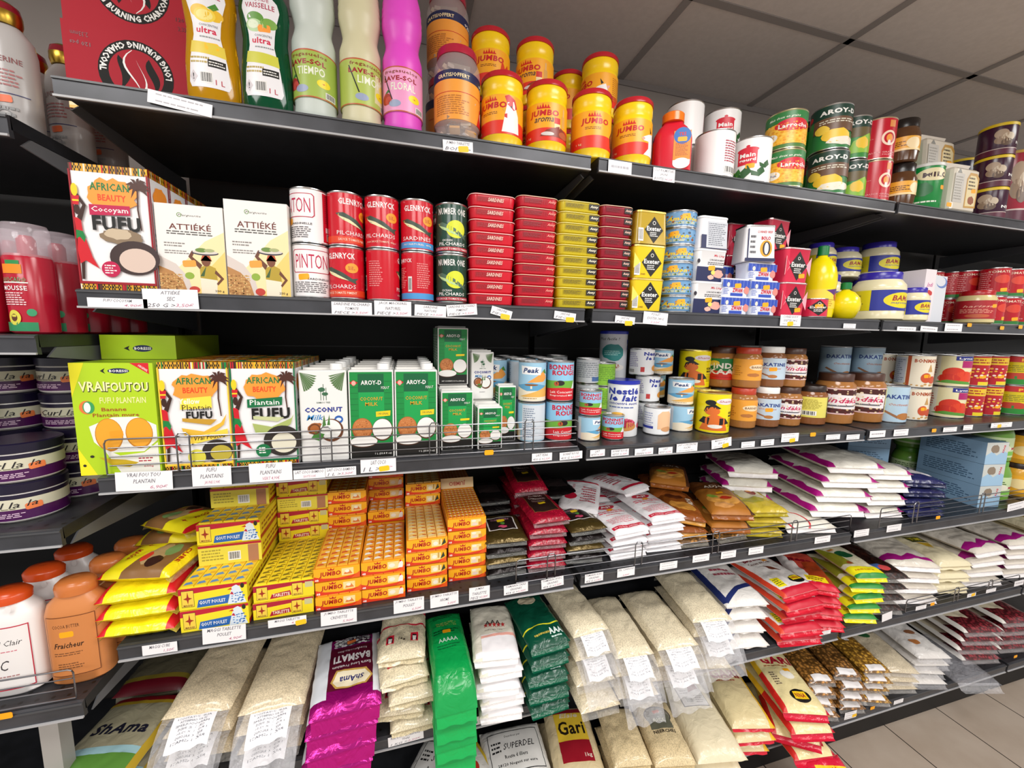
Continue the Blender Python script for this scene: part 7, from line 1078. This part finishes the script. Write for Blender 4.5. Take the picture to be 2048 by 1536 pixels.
PT = [(361, 207, .098, .022, ['~', '~'], 'faded white price tag stuck askew under the charcoal boxes', 7, None), (916, 293, .064, .022, ['JUMBO TABLETTE', 'BOITE >'], 'white price tag for the clear cube jar, with round sticker', -2, (.68, .3)), (1240, 335, .062, .028, ['~'], 'blank white price tag left of the food colouring tag', 0, None), (1328, 350, .062, .03, ['COLOUR ALIMENTAIRE', 'JAUNE', 'BOITTE >4,20€'], 'white price tag reading COLOUR ALIMENTAIRE JAUNE on the top rail', 0, None),
 (236, 606, .09, .017, ['FUFU COCOYAM', 'PAQUET >4,90€'], 'white price tag for cocoyam fufu', 0, None), (342, 598, .088, .036, ['ATTIÉKÉ', 'SEC', '250 G >3,50€'], 'white price tag reading ATTIÉKÉ SEC', -1, None), (704, 617, .079, .026, ['SARDINE PILCHARD', 'TOMATE', 'PIECE >3,50€'], 'white price tag reading SARDINE PILCHARD TOMATE', 0, None), (786, 617, .076, .031, ['JACK MACKEREL', 'NATUREL', 'PIECE >3,50€'], 'white price tag reading JACK MACKEREL NATUREL', 0, None), (861, 622, .068, .024, ['SARDINE', 'NATURE', 'PIECE >3,50€'], 'white price tag reading SARDINE NATURE', 2, None), (924, 620, .068, .024, ['SARDINE PILCHARD', 'PIMENT', 'PIECE >3,50€'], 'white price tag reading SARDINE PILCHARD PIMENT', -5, None), (1003, 625, .05, .018, ['SARDINE', 'PIECE >'], 'small tilted price tag under the bright red tins', 14, (.72, .1)), (1130, 632, .056, .018, ['SARDINE', 'PIECE >'], 'small tilted price tag under the yellow tins', 6, (.75, .1)), (1250, 640, .056, .018, ['SARDINE', 'PIECE >'], 'small tilted price tag near the bay joint, second shelf', 4, (.7, .1)), (1311, 637, .072, .031, ['POULET', 'EXETER 340G', '>3,50€'], 'white price tag reading POULET', 3, None), (1581, 641, .075, .031, ['CORNED BOEUF', 'EXETER 340G', '~'], 'white price tag reading CORNED BOEUF', 0, (.5, .2)), (1699, 652, .05, .014, ['~', '~'], 'tiny price tag under the small lemon bottle', 0, None), (1813, 658, .085, .014, ['~'], 'narrow price strip under the small mayonnaise jar', 0, None), (1858, 658, .08, .016, ['~'], 'narrow price strip under the pale carton', 2, None), (1907, 655, .085, .026, ['~', '~'], 'white price tag left of the yellow dots, second shelf', 0, None),
 (289, 962, .092, .038, ['VRAI FOU TOU', 'PLANTAIN', 'PAQUET >6,90€'], 'white price tag reading VRAI FOU TOU PLANTAIN', 2, None), (424, 952, .068, .04, ['FUFU', 'PLANTAINS', 'JAUNE 5,90€'], 'white price tag reading FUFU PLANTAINS JAUNE', 1, None), (542, 944, .08, .04, ['FUFU', 'PLANTAINS', 'VERT 4,90€'], 'white price tag reading FUFU PLANTAINS VERT', 0, None), (619, 948, .062, .02, ['LAIT COCO BAMBOO', '3.BOITTE 10,00€'], 'white price tag reading LAIT COCO BAMBOO three boxes', 0, None), (682, 943, .062, .02, ['LAIT COCO BAMBOO', '1 L >3,50€'], 'white price tag reading LAIT COCO BAMBOO one litre', 0, None), (757, 931, .075, .03, ['LAIT COCO', '1 L >   €'], 'white price tag reading LAIT COCO 1 L', 0, (.66, .25)), (1084, 914, .053, .02, ['LAIT PEAK', '410 G >2,50€'], 'white price tag reading LAIT 410 G below the beach-picture tins', 0, None), (1142, 911, .062, .02, ['BONNET ROUGE', '410 G >2,50€'], 'white price tag for the large red-lettered milk tins', -2, None), (1195, 906, .042, .018, ['LAIT', 'PETIT >1,50€'], 'white price tag reading LAIT PETIT', -1, None), (1240, 905, .052, .018, ['BONNET ROUGE', 'PETIT >1,50€'], 'white price tag for the small red-lettered milk tins', -1, None), (1288, 903, .056, .018, ['LAIT', 'GRANDE >6,50€'], 'white price tag reading LAIT GRANDE', -1, None), (1331, 901, .044, .018, ['LAIT', 'PETIT >4,50€'], 'white price tag under the low condensed milk tins', -1, None), (1374, 895, .068, .024, ['LAIT CONCENTRE', 'SUCRE', '~'], 'white price tag reading LAIT CONCENTRE SUCRE', -1, None), (1443, 886, .068, .026, ['MANGO PULP', '850 G', '~'], 'tilted white price tag below the yellow mango tin', -6, (.7, .15)), (1496, 889, .048, .017, ['~', '~'], 'small price tag, first right of the mango tag', -1, None), (1535, 885, .048, .018, ['~', '~'], 'small price tag, second right of the mango tag', -1, None), (1580, 875, .066, .026, ['~', '~', '~'], 'square price tag below the nut-print jars', 0, (.65, .15)), (1666, 874, .058, .016, ['~', '~'], 'low price tag left of the third shelf joint', 0, None), (1706, 874, .056, .016, ['~', '~'], 'low price tag at the third shelf joint', 0, None), (1755, 868, .07, .022, ['~'], 'blank tag just right of the third shelf joint', 0, None), (1802, 865, .068, .022, ['~', '~'], 'price tag under the grey-panel tins', 0, None), (1900, 859, .07, .016, ['~', '~'], 'narrow price tag under the tomato tins', 0, None), (1936, 855, .05, .018, ['~', '~'], 'short price tag under the small tomato tins', 0, None), (2003, 850, .12, .018, ['~', '~', ], 'long price strip near the right end of the third shelf', 0, (.4, .3)),
 (320, 1297, .06, .022, ['MAGGI CUBE', 'PAQUET >1,50€'], 'torn white price tag below the yellow bouillon bags', 1, None), (449, 1268, .08, .036, ['MAGGI TABLETTE', 'POULET', 'PAQUET >4,90€'], 'white price tag reading TABLETTE POULET under the blue hen boxes', 2, None), (575, 1243, .076, .018, ['MAGGI TABLETTE', 'PAQUET >4,90€'], 'white price tag under the yellow tablet boxes', 0, (.85, .15)), (678, 1234, .076, .034, ['JUMBO TABLETTE', 'CREVETTE', 'PAQUET >5,90€'], 'white price tag reading TABLETTE CREVETTE', 1, None), (818, 1210, .07, .034, ['JUMBO TABLETTE', 'POULET', 'PAQUET >6,50€'], 'white price tag reading TABLETTE POULET under the orange boxes', 0, None), (889, 1199, .068, .034, ['JUMBO TABLETTE', 'AROME', 'PAQUET >5,00€'], 'white price tag reading TABLETTE AROME', -1, None), (959, 1186, .052, .034, ['JUMBO', 'TABLETTE', 'PIECE >3,00€'], 'white price tag reading TABLETTE PIECE', 0, None), (1032, 1177, .064, .026, ['TAMARIN SANS', 'GRAINES', '454 G >3,50€'], 'white price tag below the left tamarind packets', -2, None), (1105, 1165, .062, .026, ['TAMARIN AVEC', 'GRAINES', '454 G >3,50€'], 'white price tag left of the fourth shelf joint', -4, None), (1188, 1155, .054, .025, ['TAMARIN AVEC', 'GRAINES', '454 G >3,90€'], 'white price tag right of the fourth shelf joint', -1, None), (1252, 1144, .054, .025, ['SEL CHINOIS', 'PAQUET 454G', '3,00€'], 'white price tag reading SEL CHINOIS', -1, None), (1337, 1131, .058, .022, ['~', '~', '~'], 'price tag below the right seasoning column', 0, None), (1402, 1116, .058, .022, ['~', '~'], 'torn-topped price tag below the pasta bags', 0, None), (1457, 1109, .054, .022, ['~', '~'], 'price tag below the brown spice bags, left', 0, None), (1512, 1101, .056, .022, ['~', '~'], 'price tag below the brown spice bags, right', 0, None), (1645, 1079, .066, .022, ['~', '~'], 'price tag before the red-ring flour bag', 0, None), (1723, 1066, .068, .024, ['~', '~', '~'], 'price tag just right of the joint under the flour bags', 0, None), (1788, 1056, .07, .024, ['~', '~'], 'price tag below the right flour pile', 0, None), (2033, 1012, .11, .03, ['~', '~'], 'torn pale price tags before the green jars', -4, None),
 (812, 1476, .085, .026, ['RIZ LONG PREFERE', 'THAI', '1 KG >2,50€'], 'white price tag reading RIZ LONG THAI on the fifth rail', -2, None), (985, 1434, .1, .024, ['RIZ PARFUME THAI', '1 KG >3,20€'], 'long white price tag under the white rice column', 0, None), (1648, 1266, .06, .014, ['~', '~'], 'small price tag under the corn flour packets', 0, None), (1774, 1233, .05, .03, [' '], 'torn blank paper patch on the fifth rail', -8, None), (1842, 1215, .056, .016, ['~', '~'], 'price tag left of a yellow dot, fifth rail', 0, None), (1943, 1190, .05, .014, ['~'], 'narrow price tag, orange-marked, on the fifth rail', 0, (.7, .5)), (1982, 1181, .06, .015, ['~', '~'], 'narrow price tag, second from right, on the fifth rail', 0, None), (2038, 1166, .06, .022, ['~'], 'price tag cut by the right edge, fifth rail', 0, None), (1701, 1430, .058, .028, ['~', '~', '~'], 'white price tag at the left of the bottom rail', 2, (.85, .3)), (1797, 1403, .05, .016, ['~', '~'], 'small price tag on the bottom rail', 0, None)]
for u, v, w_, h_, ls, lab, rot, st_ in PT: ptag(u, v, w_, h_, ls, lab, rot, sti=st_)
for u, v, lab in [(978, 905, 'yellow sticker on the third rail under the small cartons'), (1626, 869, 'yellow sticker on the third rail under the large peanut jar'), (1868, 861, 'yellow sticker on the third rail under the tomato tins'), (1939, 650, 'yellow sticker on the second rail, leftmost of the dots'), (2004, 656, 'yellow sticker on the second rail, near the right edge'), (2041, 654, 'yellow sticker on the second rail, at the picture edge'), (1876, 1035, 'yellow sticker on the fourth rail under the navy bags'), (1865, 1208, 'yellow dot on the fifth rail right of a tag'), (1745, 1416, 'yellow dot on the bottom rail between two tags'), (2031, 1313, 'yellow dot on the bottom rail at far right'), (1898, 409, 'yellow sticker on the top rail under the coffee tins'), (10, 1432, 'orange sticker on the lower left neighbouring rail')]:
    yy = -.0052 if u > 50 else -.036; p = atY(u, v, yy); b = MB(); b.decals([('st', .5, .5, 'stick', 0)], .022, .014, lambda x, y, o_: (x - .011, -.0002 - o_, y - .007)); b.decals([('st', .5, .5, 'stick', 0)], .022, .014, lambda x, y, o_: (.011 - x, .0001, y - .007)); o = tag(b.obj('price_sticker'), lab, 'sticker'); o.location = p
# loose film under the fourth rail
for n_ in [o.name for o in C.objects if o.parent is None and o.name not in _used and o.get('label') == 'x']:
    for c in [c.name for c in bpy.data.objects[n_].children_recursive] + [n_]: bpy.data.objects.remove(bpy.data.objects[c])
import re
SH = [(1.9, 'top shelf'), (1.55, 'second shelf'), (1.2, 'third shelf'), (.84, 'fourth shelf'), (.49, 'fifth shelf'), (-1, 'bottom shelf')]
CUT = re.compile(r"(,| of | with | on | at | in | beside | behind | standing| lying| turned| raised| stacked| second| third| hidden| right of| left of| between| next to| under| low| set | just| topping| mid-| underneath| showing| drooping| sold| seen| slid| deep| close| fourth| cut | near| the | by | half| printed| far | lying| crowning| left$| carrying| from )")
fam = {}
for o in C.objects:
    if o.parent is None and o.get('category') and o.get('label') and not o.get('group'):
        me = o.data if o.type == 'MESH' else (o.children[0].data if o.children else None)
        if o.name.startswith('price_tag') or o.name.startswith('price_sticker'): o['group'] = 'price tags on the shelf rails' if o.name.startswith('price_tag') else 'small price stickers on the shelf rails'; continue
        if o.name.startswith(('shelving', 'wire')): continue
        z = o.location.z; sh = 'neighbouring bay' if (o.location.x < -.046 and 'lotion mousse cream'.find(o['category']) < 0 and o.name.startswith(('lotion', 'body', 'hair'))) else [n for q, n in SH if z > q][0]
        fam.setdefault((me, sh), []).append(o)
for (me, sh), os_ in fam.items():
    if len(os_) < 2: continue
    t = CUT.split(os_[0]['label'])[0].strip()
    if len(t.split()) < 2: t = re.sub(r'[._\d]+$', '', os_[0].name).replace('_', ' ')
    t += '' if t.endswith('s') else 'es' if t.endswith(('x', 'ch')) else 's'
    for o in os_: o['group'] = f"{t} {'in the' if sh[0] == 'n' else 'on the'} {sh}"
for o in C.objects:      # labels keep to sixteen words
    t = o.get('label')
    if t and len(t.split()) > 16: print('LONG', t)
